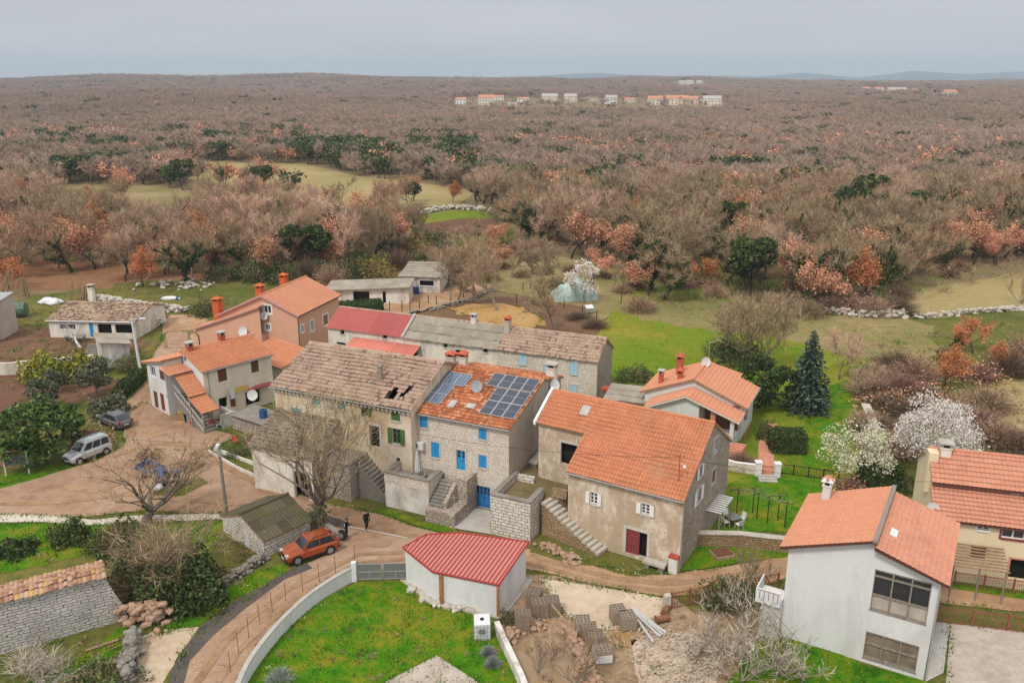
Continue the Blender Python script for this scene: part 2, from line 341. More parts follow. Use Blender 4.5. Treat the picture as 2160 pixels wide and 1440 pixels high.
tiles('mossy_sheet', [(0, (.06, .05, .036)), (0.5, (.085, .07, .05)), (1, (.12, .10, .07))], (.10, .10, .03), 0.52, 0.7, 0.9, 1.1)
tiles('brown_sheet', [(0, (.19, .15, .11)), (0.5, (.26, .21, .16)), (1, (.33, .27, .21))], (.12, .10, .06), 0.52, 0.6, 0.9, 1.1)
tiles('red_sheet', [(0, (0.365, 0.095, 0.089)), (1, (0.410, 0.112, 0.103))], (.33, .075, .075), 0.6, 0.4, 3, 12)
tiles('red_sheet_pale', [(0, (.47, .185, .15)), (1, (.51, .205, .17))], (.40, .15, .13), 0.6, 0.4, 3, 12)
tiles('faded_red_sheet', [(0, (0.524, 0.168, 0.124)), (1, (0.616, 0.213, 0.157))], (.34, .12, .09), 0.55, 0.5, 3, 12)
plain('red_edge', (.34, .035, .035), 0.5)
plain('white_paint', (.76, .76, .75), 0.6, 0, 0.05)
plain('dark_room', (.012, .011, .010), 0.95)  # near-black colour stands in for the shade inside rooms and openings
plain('glass', (.03, .036, .042), 0.06, 0, 0.2, 1.0, 0.6)
plain('net_curtain', (.46, .42, .36), 0.25, 0, 0.15, 1.5, 0.5)
plain('hazy_glass', (.26, .20, .15), 0.2, 0, 0.3, 0.8, 0.5)
plain('stone_frame', (.55, .52, .47), 0.85, 0, 0.12, 4)
plain('blue_paint', (.025, .30, .62), 0.55, 0, 0.1, 3)
plain('deep_blue_paint', (.022, .18, .46), 0.55, 0, 0.1, 3)
plain('pale_blue_paint', (.38, .60, .73), 0.6, 0, 0.06, 3)
plain('teal_paint', (.045, .33, .29), 0.65, 0, 0.12, 3)
plain('green_paint', (.085, .17, .045), 0.65, 0, 0.25, 4)
plain('brown_wood', (.16, .065, .04), 0.65, 0, 0.2, 5)
plain('red_door_paint', (.24, .05, .05), 0.55, 0, 0.12, 3)
plain('raw_wood', (.36, .24, .14), 0.8, 0, 0.25, 5)
plain('orange_wood', (.42, .17, .06), 0.7, 0, 0.3, 5)
plain('grey_wood', (.27, .235, .20), 0.85, 0, 0.25, 6)
plain('black_metal', (.02, .02, .022), 0.45, 0.3)
plain('gutter_brown', (.13, .055, .045), 0.45, 0.2)
plain('gutter_grey', (.34, .33, .32), 0.5, 0.2)
plain('zinc', (.42, .43, .43), 0.45, 0.3)
plain('gate_grey', (.19, .195, .19), 0.6, 0.1, 0.1, 2)
plain('rust', (.27, .115, .065), 0.8, 0.1, 0.25, 8)
plain('red_iron', (.30, .10, .075), 0.6, 0.1, 0.2, 6)
plain('dish_white', (.68, .68, .68), 0.45, 0, 0.05)
plain('dish_grey', (.33, .37, .40), 0.45, 0, 0.08)
plain('panel_blue', (.085, .13, .22), 0.18, 0.1, 0.15, 2, 0.5)
plain('panel_dark', (.05, .062, .09), 0.16, 0.1, 0.15, 2, 0.5)
plain('aluminium', (.62, .62, .62), 0.4, 0.5, 0.05)
plain('chimney_orange', (.56, .12, .035), 0.8, 0, 0.15, 4)
plain('chimney_red', (.50, .11, .06), 0.8, 0, 0.15, 4)
plain('blue_plastic', (.022, .085, .26), 0.4, 0, 0.08)
plain('yellow_plastic', (.62, .33, .02), 0.45)
plain('red_plastic', (.42, .07, .045), 0.45)
plain('white_plastic', (.66, .68, .70), 0.45, 0, 0.06)
plain('black_plastic', (.018, .018, .018), 0.5)
plain('tarpaulin', (.38, .50, .46), 0.5, 0, 0.25, 1.2)
plain('green_film', (.10, .17, .12), 0.4, 0, 0.4, 3)
plain('block_grey', (.25, .185, .135), 0.95, 0, 0.15, 6)
plain('block_hole_shade', (.09, .075, .06), 0.98)  # dark colour painted for the shade in the block holes
plain('block_pale', (.31, .245, .19), 0.95, 0, 0.12, 6)
plain('car_orange', (.40, .085, .02), 0.2, 0.4, 0.08, 1, 0.6)
plain('car_silver', (.52, .55, .57), 0.2, 0.35, 0.04, 1, 0.6)
plain('car_grey', (.14, .13, .14), 0.28, 0.35, 0.06, 1, 0.6)
plain('tyre', (.02, .02, .02), 0.85)
plain('wheel_alloy', (.42, .42, .43), 0.35, 0.6)
plain('lamp_clear', (.4, .42, .44), 0.15, 0, 0.05, 1, 0.6)
plain('lamp_red', (.4, .02, .02), 0.2, 0, 0.05, 1, 0.6)
plain('skin', (.44, .25, .18), 0.6); plain('hair', (.02, .016, .014), 0.7)
plain('black_cloth', (.014, .014, .017), 0.9); plain('white_cloth', (.62, .62, .62), 0.85)
plain('yellow_cloth', (.62, .42, .07), 0.9); plain('pink_cloth', (.5, .3, .3), 0.9)
plain('bark', (.19, .15, .115), 0.95, 0, 0.35, 5); plain('pale_bark', (.30, .25, .19), 0.95, 0, 0.3, 5)
plain('dark_bark', (.04, .032, .026), 0.95, 0, 0.3, 4)
PT = (.006, (.26, .21, .115), 0.5)
leafm('bare_twigs', [(0, (0.237, 0.150, 0.095)), (0.4, (0.348, 0.231, 0.141)), (0.75, (0.474, 0.326, 0.209)), (1, (0.587, 0.422, 0.282))], 0.9, 0.03, 0.1, PT, .25)
leafm('purple_twigs', [(0, (0.310, 0.198, 0.151)), (0.4, (0.516, 0.338, 0.239)), (0.75, (0.706, 0.478, 0.349)), (1, (0.784, 0.594, 0.445))], 0.9, 0.04, 0.1, PT, .22)
leafm('olive_twigs', [(0, (0.175, 0.131, 0.075)), (0.4, (0.284, 0.211, 0.118)), (0.75, (0.419, 0.310, 0.186)), (1, (0.541, 0.410, 0.274))], 0.9, 0.03, 0.1, None, .15)
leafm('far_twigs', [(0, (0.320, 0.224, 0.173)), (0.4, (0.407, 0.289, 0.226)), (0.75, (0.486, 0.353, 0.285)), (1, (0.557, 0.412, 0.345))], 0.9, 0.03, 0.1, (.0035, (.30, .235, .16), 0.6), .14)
leafm('fig_twigs', [(0, (.26, .22, .17)), (0.5, (.44, .38, .31)), (1, (.58, .52, .44))], 0.9, 0.02)
leafm('russet_leaves', [(0, (0.281, 0.102, 0.054)), (0.35, (0.519, 0.246, 0.141)), (0.7, (0.645, 0.342, 0.215)), (1, (0.758, 0.451, 0.309))], 0.85, 0.015, .2, None, .18)
leafm('orange_leaves', [(0, (0.293, 0.079, 0.024)), (0.4, (0.488, 0.189, 0.073)), (0.75, (0.586, 0.250, 0.110)), (1, (0.647, 0.329, 0.171))], 0.85, 0.015, .2, None, .15)
leafm('ivy_leaves', [(0, (0.018, 0.032, 0.009)), (0.45, (0.046, 0.071, 0.020)), (0.8, (0.086, 0.121, 0.034)), (1, (0.161, 0.190, 0.065))], 0.7, 0.04, .15, None, .2)
leafm('bright_leaves', [(0, (.02, .045, .008)), (0.4, (.05, .10, .016)), (0.8, (.10, .17, .03)), (1, (.17, .24, .06))], 0.55, 0.05)
leafm('yellow_leaves', [(0, (.08, .09, .01)), (0.4, (.19, .20, .02)), (0.8, (.33, .33, .04)), (1, (.42, .40, .08))], 0.6, 0.05)
leafm('mustard_leaves', [(0, (.10, .08, .02)), (0.4, (.20, .15, .035)), (0.8, (.31, .23, .05)), (1, (.38, .3, .09))], 0.8, 0.05)
leafm('olive_leaves', [(0, (.045, .05, .03)), (0.4, (.09, .10, .06)), (0.8, (.15, .16, .10)), (1, (.22, .23, .16))], 0.7, 0.04)
leafm('spruce_needles', [(0, (.018, .034, .02)), (0.4, (.042, .07, .045)), (0.8, (.085, .125, .085)), (1, (.17, .22, .16))], 0.7, 0.02)
leafm('hedge_leaves', [(0, (.012, .026, .006)), (0.45, (.03, .055, .012)), (0.85, (.06, .095, .022)), (1, (.09, .13, .035))], 0.65, 0.04)
leafm('blossom', [(0, (0.483, 0.430, 0.389)), (0.3, (0.672, 0.609, 0.557)), (0.7, (0.714, 0.672, 0.640)), (1, (0.798, 0.777, 0.756))], 0.85, 0.02)
leafm('cream_blossom', [(0, (0.273, 0.284, 0.147)), (0.3, (0.441, 0.441, 0.284)), (0.7, (0.609, 0.598, 0.452)), (1, (0.714, 0.714, 0.598))], 0.85, 0.02)
leafm('brown_brush', [(0, (0.089, 0.051, 0.036)), (0.4, (0.164, 0.100, 0.071)), (0.8, (0.264, 0.171, 0.119)), (1, (0.378, 0.256, 0.182))], 0.9, 0.08)
leafm('grass_blades', [(0, (.025, .085, .004)), (0.35, (.055, .165, .006)), (0.7, (.12, .22, .012)), (1, (.25, .26, .05))], 0.8, 0.0)
leafm('lavender', [(0, (.12, .14, .12)), (0.5, (.24, .27, .25)), (1, (.36, .40, .38))], 0.8, 0.02)

# ------------------------------------------------------------------ terrain
def sstep(a, b, x):
    t = np.clip((x - a) / (b - a), 0, 1); return t * t * (3 - 2 * t)
def terrain(x, y):
    x = np.asarray(x, float); y = np.asarray(y, float)
    far = sstep(340, 900, y)
    h = far * (4 * np.sin(x / 210 + 1.3) * np.cos(y / 330) + 3 * np.sin(x / 97 + y / 190) + 2.2 * np.sin(x / 61 - y / 83))
    h += 17 * sstep(1100, 2700, y) + 5 * sstep(700, 1000, y) * np.exp(-((y - 1250) / 420) ** 2)
    h += 17 * np.exp(-((x + 830) / 820) ** 2 - ((y - 2700) / 620) ** 2)
    h += 9 * np.exp(-((x - 480) / 260) ** 2 - ((y - 2950) / 350) ** 2)
    h -= 6 * np.exp(-((x - 1500) / 500) ** 2 - ((y - 3000) / 700) ** 2)
    return h
rad = np.concatenate([np.arange(16, 340, 6.0), 340 * 1.035 ** np.arange(0, 118)]); ang = np.radians(np.linspace(-62, 62, 131))
RR, AA = np.meshgrid(rad, ang, indexing='ij'); gx, gy = RR * np.sin(AA), RR * np.cos(AA); gz = terrain(gx, gy) - 0.03
n0, n1 = RR.shape; idx = np.arange(n0 * n1).reshape(n0, n1)
gf = np.stack([idx[:-1, :-1], idx[:-1, 1:], idx[1:, 1:], idx[1:, :-1]], -1).reshape(-1, 4)[:, ::-1]
gr = np_mesh('ground', np.stack([gx, gy, gz], -1).reshape(-1, 3), gf, 'soil'); cset(gr, kind='structure')
# distant mountain range
mtn = [(-400, 172), (300, 170), (720, 167.5), (900, 166), (1080, 164), (1180, 158), (1240, 155), (1330, 160), (1420, 164), (1500, 160), (1560, 162), (1640, 154.5), (1700, 160), (1745, 165), (1800, 158), (1850, 151), (1900, 154), (1960, 157), (2040, 153), (2160, 149), (2400, 152), (2800, 150)]
mx_ = np.array([m[0] for m in mtn]); my_ = np.array([m[1] for m in mtn]); Y0 = 9500
xs = np.linspace(-400, 2800, 260); crest = CAM_H + (HORIZ - np.interp(xs, mx_, my_)) / FPX * Y0 + np.array([1.8 * mnoise.noise(Vector((x * 0.06, 1, 0))) + mnoise.noise(Vector((x * .17, 5, 0))) for x in xs])
wx = (xs - 1080) / FPX * Y0 / CP * 1.0; rows = []
for dy, fz in ((-1400, 0.0), (-900, .45), (-450, .8), (0, 1), (500, .75), (1200, 0.0)): rows.append(np.stack([wx, np.full_like(wx, Y0 + dy), -40 + (crest + 40) * fz], -1))
mv = np.concatenate(rows); q = len(xs); mf = [(r * q + i, r * q + i + 1, (r + 1) * q + i + 1, (r + 1) * q + i) for r in range(5) for i in range(q - 1)]
cset(np_mesh('mountains', mv, mf, 'hill_wood'), kind='structure')

# ------------------------------------------------------------------ ground patches
PATCH = {}
def patch(name, px, mat, z, jit=0.35, step=0.7, kind='structure', label=None, cat=None, world=None):
    P = world or [G(*p, 0.0).xy for p in px]
    pts = []
    for i in range(len(P)):
        a, b = Vector(P[i]), Vector(P[(i + 1) % len(P)]); d = (b - a).length; n = max(1, int(d / (step * max(1, min(6, a.length / 70)))))
        for k in range(n):
            p = a.lerp(b, k / n); s = jit * max(0.6, min(5, p.length / 70))
            j = mnoise.noise_vector(Vector((p.x * .35, p.y * .35, z * 31))) * s + mnoise.noise_vector(Vector((p.x * 1.3, p.y * 1.3, z * 77))) * s * .5
            pts.append((p.x + j.x, p.y + j.y))
    PATCH[name] = [tuple(p) for p in P]
    mb = MB(); mb.add([(x, y, z) for x, y in pts], [tuple(range(len(pts)))])
    o = mb.build(name.split('.')[0], mat, uv=False)
    if o.data.polygons[0].normal.z < 0: o.data.flip_normals()
    return cset(o, label, cat, None, kind)
LOOKALL = [(-700, 1900), (-700, 700), (0, 560), (430, 610), (700, 560), (1040, 530), (1300, 560), (1560, 560), (1900, 590), (2700, 560), (2900, 1900)]
patch('field.verge', [(-300, 1500), (-300, 640), (0, 640), (210, 600), (450, 600), (660, 640), (1000, 640), (1240, 640), (1290, 560), (1540, 560), (1960, 640), (2500, 640), (2500, 1500)], 'rough_grass', 0.0, 0.8)
patch('field.litter_wood', [(-250, 610), (-200, 530), (0, 540), (300, 560), (520, 590), (690, 580), (700, 610), (430, 620), (250, 610), (100, 610)], 'leaf_litter', 0.012, 0.8)
patch('field.clearing', [(205, 640), (240, 598), (330, 590), (440, 596), (520, 590), (640, 600), (560, 660), (440, 690), (380, 700), (310, 660)], 'rough_grass', 0.024, 0.6)
patch('meadow', [(1245, 720), (1290, 650), (1330, 610), (1390, 640), (1540, 630), (1690, 670), (1850, 660), (1960, 690), (1990, 745), (1870, 780), (1800, 850), (1830, 940), (1790, 1010), (1770, 1100), (1670, 1120), (1560, 1120), (1500, 1060), (1500, 900), (1370, 800), (1300, 800)], 'meadow', 0.024, 0.5)
patch('meadow.upper', [(1040, 610), (1050, 560), (1120, 530), (1200, 545), (1290, 560), (1330, 620), (1270, 680), (1240, 650), (1130, 630)], 'dry_meadow', 0.036, 0.6)
patch('field.dry_meadow', [(1285, 655), (1335, 625), (1395, 640), (1540, 632), (1700, 668), (1860, 660), (1965, 688), (1990, 745), (1880, 770), (1760, 745), (1600, 705), (1430, 690)], 'dry_meadow', 0.03, 0.8)
patch('field.farm_yard', [(-60, 700), (60, 690), (300, 702), (312, 728), (250, 765), (200, 772), (90, 782), (-60, 790)], 'paddock_soil', 0.02, 0.5)
patch('field.tan', [(1915, 655), (1900, 622), (1990, 600), (2160, 575), (2600, 540), (2700, 640), (2160, 645), (1960, 672)], 'dry_field', 0.036, 0.5)
patch('field.slope', [(2000, 920), (2040, 830), (2120, 800), (2600, 780), (2700, 960), (2160, 960)], 'dry_field', 0.036, 0.6)
patch('field.far_green', [(95, 430), (120, 388), (240, 392), (330, 392), (440, 405), (430, 425), (330, 440), (240, 450)], 'dry_meadow', 0.036, 0.4)
patch('field.far_dry', [(380, 375), (420, 340), (560, 345), (640, 346), (760, 372), (900, 388), (1010, 405), (965, 432), (800, 442), (690, 435), (610, 405), (500, 398)], 'dry_field', 0.048, 0.4)
patch('field.small_green', [(865, 458), (960, 443), (1030, 447), (1080, 460), (1000, 478), (890, 478)], 'meadow', 0.048, 0.3)
patch('field.ploughed', [(885, 474), (960, 462), (1060, 458), (1075, 470), (1010, 490), (900, 495)], 'garden_soil', 0.06, 0.3)
patch('field.dip', [(930, 520), (1010, 490), (1070, 470), (1090, 500), (1000, 560), (930, 570)], 'rough_grass', 0.048, 0.3)
patch('field.paddock', [(870, 690), (860, 660), (950, 640), (1050, 626), (1150, 634), (1240, 650), (1265, 700), (1200, 740), (1050, 740)], 'paddock_soil', 0.05, 0.4)
patch('field.straw', [(948, 652), (990, 641), (1050, 636), (1110, 650), (1145, 672), (1120, 700), (1040, 700), (990, 668)], 'straw', 0.065, 1.1)
patch('field.fowl_yard', [(680, 650), (690, 622), (790, 620), (930, 610), (1010, 596), (1042, 606), (1000, 632), (870, 662), (780, 665)], 'dirt_road', 0.05, 0.4)
patch('field.garden_plot', [(-40, 880), (-40, 790), (110, 780), (200, 790), (262, 800), (240, 830), (150, 856), (40, 876)], 'garden_soil', 0.024, 0.4)
patch('field.left_litter', [(-60, 960), (-60, 890), (30, 870), (60, 940), (20, 990)], 'leaf_litter', 0.03, 0.4)
patch('path', [(405, 735), (350, 735), (340, 690), (355, 664), (395, 664), (440, 670), (440, 720)], 'dirt_road', 0.036, 0.3)
patch('road.lane', [(245, 880), (262, 850), (300, 815), (318, 760), (352, 700), (400, 700), (400, 800), (380, 880), (470, 915), (440, 950), (300, 950)], 'road', 0.045, 0.25)
ROADPX = [(340, 1500), (392, 1375), (440, 1325), (520, 1268), (600, 1212), (640, 1192), (700, 1165), (706, 1130), (650, 1080), (470, 1084), (300, 1078), (150, 1092), (-80, 1086), (-80, 1040), (60, 1012), (140, 988), (200, 975), (262, 940), (262, 880), (300, 850), (372, 868), (440, 905), (500, 920), (440, 948), (450, 966), (520, 990), (580, 1020), (700, 1066), (800, 1085), (860, 1106), (950, 1130), (1040, 1150), (1080, 1200), (900, 1230), (752, 1186), (690, 1226), (620, 1285), (562, 1340), (520, 1400), (480, 1500)]
patch('road', ROADPX, 'road', 0.055, 0.18)
patch('road.east', [(900, 1125), (1040, 1146), (1130, 1160), (1235, 1188), (1330, 1216), (1420, 1212), (1505, 1200), (1660, 1172), (1760, 1160), (1990, 1236), (2160, 1256), (2500, 1290), (2500, 1350), (2160, 1292), (1985, 1272), (1760, 1230), (1660, 1222), (1590, 1238), (1480, 1254), (1400, 1258), (1250, 1232), (1110, 1200), (960, 1180)], 'dirt_road', 0.066, 0.2)
patch('road_shoulder', [(338, 1500), (372, 1390), (420, 1325), (500, 1268), (600, 1207), (645, 1188), (660, 1200), (600, 1222), (520, 1282), (450, 1340), (400, 1395), (372, 1500)], 'tarmac', 0.072, 0.12)
def strip(name, px, wd, mat, z, jit=.12):
    P = [G(*p).xy for p in px]; a, b = [], []
    for i, p in enumerate(P):
        d = (P[min(i + 1, len(P) - 1)] - P[max(i - 1, 0)]).normalized(); n = Vector((-d.y, d.x)) * wd / 2; a.append(p + n); b.append(p - n)
    patch(name, None, mat, z, jit, .4, world=a + b[::-1])
strip('road.track', [(415, 1440), (470, 1360), (540, 1296), (610, 1244), (690, 1205), (760, 1170), (850, 1165)], .5, 'track', .085)
strip('road.track', [(460, 1440), (505, 1372), (560, 1318), (630, 1262), (700, 1222), (770, 1186), (860, 1180)], .45, 'track', .085)
strip('road.track', [(1118, 1172), (1200, 1196), (1300, 1222), (1400, 1232), (1500, 1224), (1600, 1204), (1660, 1192)], .55, 'track', .085)
strip('road.track', [(1110, 1188), (1200, 1212), (1300, 1238), (1400, 1247), (1500, 1240), (1600, 1218), (1660, 1206)], .5, 'track', .085)
strip('road.track', [(0, 1062), (120, 1060), (260, 1045), (360, 1052), (470, 1062), (600, 1072), (720, 1096), (860, 1128), (1000, 1152), (1110, 1180)], .6, 'track', .085, .3)
strip('road.track', [(275, 925), (285, 880), (300, 850), (312, 815), (320, 780)], .7, 'track', .085, .25)
strip('road.track', [(230, 965), (330, 935), (420, 945), (500, 1000), (600, 1052)], .8, 'track', .085, .35)
strip('road.tarmac_patch', [(655, 1082), (700, 1100), (735, 1112)], 1.0, 'tarmac', .09, .1)
strip('road.line', [(735, 1112), (800, 1124), (860, 1136)], .14, 'gravel', .09, .03)
for i_, (p_, s_) in enumerate([((330, 915), 14), ((420, 975), 12), ((160, 1030), 16), ((60, 1050), 12), ((560, 1050), 12), ((800, 1150), 12), ((1250, 1205), 14), ((1420, 1225), 14), ((560, 1280), 9), ((470, 1400), 9), ((380, 895), 16)]):
    patch('road.stain', [(p_[0] + s_ * 1.7 * math.cos(k * .5236), p_[1] + s_ * .4 * math.sin(k * .5236)) for k in range(12)], ['dirt_road', 'road_wet'][i_ % 2], .08 + .0006 * i_, .22, .4)
patch('gravel', [(-80, 1084), (90, 1088), (200, 1096), (300, 1088), (470, 1084), (474, 1096), (300, 1102), (190, 1108), (90, 1102), (-80, 1102)], 'gravel', 0.075, 0.12)
patch('gravel.drive', [(270, 1350), (330, 1330), (430, 1320), (400, 1350), (345, 1440), (290, 1500), (270, 1420)], 'pale_yard', 0.03, 0.2)
patch('lawn.west', [(-100, 1104), (80, 1104), (300, 1104), (470, 1098), (480, 1130), (430, 1185), (300, 1180), (200, 1165), (-100, 1230)], 'lawn', 0.02, 0.25)
patch('lawn.verge', [(300, 1350), (440, 1270), (540, 1205), (600, 1190), (610, 1205), (500, 1262), (400, 1330)], 'lawn', 0.02, 0.2)
patch('lawn.barn', [(150, 1400), (270, 1310), (300, 1330), (290, 1360), (160, 1440), (60, 1440)], 'lawn', 0.02, 0.2)
patch('lawn.sign', [(-100, 1060), (-100, 1000), (20, 1000), (130, 975), (160, 985), (60, 1015)], 'lawn', 0.06, 0.2)
LAWNPX = [(755, 1228), (862, 1226), (905, 1272), (1040, 1298), (1048, 1335), (1100, 1440), (1130, 1500), (470, 1500), (502, 1440), (545, 1380), (620, 1310), (690, 1258)]
patch('lawn.garden', LAWNPX, 'lawn', 0.03, 0.1)
patch('lawn.plaza', [(330, 1022), (420, 1005), (440, 1018), (390, 1045), (320, 1050)], 'rough_grass', 0.068, 0.2)
patch('lawn.strip', [(795, 1080), (820, 1074), (905, 1104), (960, 1112), (955, 1128), (880, 1108)], 'lawn', 0.07, 0.15)
patch('lawn.corner', [(1428, 1205), (1470, 1148), (1560, 1150), (1660, 1160), (1660, 1176), (1560, 1186), (1480, 1202)], 'lawn', 0.075, 0.15)
patch('lawn.stair', [(1118, 1165), (1130, 1140), (1230, 1170), (1280, 1180), (1300, 1196), (1200, 1190)], 'rough_grass', 0.08, 0.25)
patch('lawn.orchard', [(1625, 1000), (1622, 950), (1690, 900), (1735, 820), (1790, 800), (1815, 880), (1790, 960), (1750, 1010), (1740, 1100), (1680, 1122), (1500, 1120), (1500, 1040), (1560, 1010)], 'lawn', 0.045, 0.3)
patch('lawn.house', [(1600, 1340), (1660, 1330), (1830, 1405), (1960, 1440), (1990, 1500), (1500, 1500), (1560, 1400)], 'lawn', 0.045, 0.3)
patch('lawn.wayside', [(1985, 1238), (2060, 1250), (2160, 1266), (2400, 1300), (2400, 1280), (2160, 1246), (2020, 1226)], 'lawn', 0.08, 0.1)
patch('construction_yard', [(1046, 1340), (1108, 1210), (1170, 1214), (1300, 1245), (1420, 1262), (1460, 1290), (1600, 1290), (1640, 1360), (1560, 1500), (1130, 1500)], 'clay_yard', 0.02, 0.25)
patch('gravel.yard', [(1140, 1222), (1200, 1228), (1300, 1246), (1400, 1262), (1408, 1300), (1350, 1322), (1290, 1330), (1240, 1322), (1200, 1300), (1165, 1262)], 'pale_yard', 0.04, 0.25)
patch('water', [(1080, 1372), (1130, 1340), (1180, 1335), (1206, 1380), (1250, 1460), (1120, 1470)], 'muddy_water', 0.045, 0.12)
patch('water.puddle', [(1290, 1330), (1330, 1328), (1345, 1345), (1330, 1366), (1298, 1360)], 'orange_puddle', 0.05, 0.12)
patch('gravel.rubble', [(1330, 1350), (1390, 1330), (1470, 1340), (1520, 1400), (1500, 1500), (1380, 1500), (1340, 1420)], 'rubble', 0.05, 0.25)
patch('concrete_pad', [(800, 1446), (921, 1383), (1010, 1440), (1010, 1560), (800, 1560)], 'concrete', 0.06, 0.0, 3)
patch('driveway', [(2005, 1316), (2160, 1332), (2400, 1356), (2400, 1560), (1990, 1500)], 'concrete', 0.06, 0.0, 3)
patch('path.striped', [(1975, 1312), (2004, 1316), (1990, 1420), (1950, 1440)], 'grey_concrete', 0.066, 0.0, 3)
patch('path.garden', [(1598, 1000), (1634, 1004), (1632, 956), (1622, 930), (1640, 895), (1622, 893), (1600, 935)], 'pink_tiles', 0.07, 0.0, 3)
patch('path.court', [(948, 1112), (1004, 1072), (1034, 1078), (1036, 1128), (1000, 1122)], 'grey_concrete', 0.075, 0.12)
# ------------------------------------------------------------------ building kit
class Wall:
    """A vertical wall plane in a thing's own space: origin, unit direction along it (outward is direction x up)."""
    def __init__(s, root, o, u):
        s.root = root; s.o = Vector((o[0], o[1], 0)); s.u = Vector((u[0], u[1], 0)).normalized(); s.n = s.u.cross(Vector((0, 0, 1)))
    def p(s, a, t, d=0.0): return s.o + s.u * a + s.n * d + Vector((0, 0, t))
    def px(s, x, y):
        m = Matrix.Rotation(-s.root.rotation_euler.z, 3, 'Z'); c = m @ (Vector((0, 0, CAM_H)) - s.root.location); d = m @ ray(x, y)
        t = (s.o - c).dot(s.n) / d.dot(s.n); q = c + d * t - s.o
        return q.dot(s.u), q.z
    def rect(s, x0, y0, x1, y1):
        xm, ym = (x0 + x1) / 2, (y0 + y1) / 2
        a0, a1 = s.px(x0, ym)[0], s.px(x1, ym)[0]; t1, t0 = s.px(xm, y0)[1], s.px(xm, y1)[1]
        return min(a0, a1), max(t0, 0.02), max(a0, a1), t1
    def box(s, mb, a0, t0, a1, t1, d0, d1, mi=0):
        lo = [s.p(a0, t0, d0), s.p(a0, t0, d1), s.p(a1, t0, d1), s.p(a1, t0, d0)]
        return mb.hexa(lo, [v + Vector((0, 0, t1 - t0)) for v in lo], mi)
    def face(s, mb, outline, holes, mi=0, rev=0.24):
        vs = [Vector(v) for v in outline]; n = len(vs); edges = [(i, (i + 1) % n) for i in range(n)]
        for h in holes:
            k = len(vs); vs += [Vector((h[0], h[1])), Vector((h[2], h[1])), Vector((h[2], h[3])), Vector((h[0], h[3]))]
            edges += [(k, k + 1), (k + 1, k + 2), (k + 2, k + 3), (k + 3, k)]
        co, _, fs, _, _, _ = delaunay_2d_cdt(vs, edges, [], 1, 1e-5)
        ox = [tuple(v) for v in outline]
        keep = []
        for f in fs:
            c = sum((co[i] for i in f), Vector((0, 0))) / len(f)
            if not in_poly(np.array([c.x]), np.array([c.y]), ox)[0]: continue
            if any(h[0] < c.x < h[2] and h[1] < c.y < h[3] for h in holes): continue
            keep.append(f)
        mb.add([s.p(c.x, c.y) for c in co], keep, mi, [[(co[i].x, co[i].y) for i in f] for f in keep])
        for h in holes:
            r = [(h[0], h[1]), (h[2], h[1]), (h[2], h[3]), (h[0], h[3])]
            for i in range(4):
                a, b = r[i], r[(i + 1) % 4]
                mb.quad(s.p(*a), s.p(*b), s.p(*b, -rev), s.p(*a, -rev), mi)
def wall_part(root, mat, specs, name='wall'):
    mb = MB()
    for wl, outline, holes in specs: wl.face(mb, outline, holes)
    return mb.build(name, mat, root)
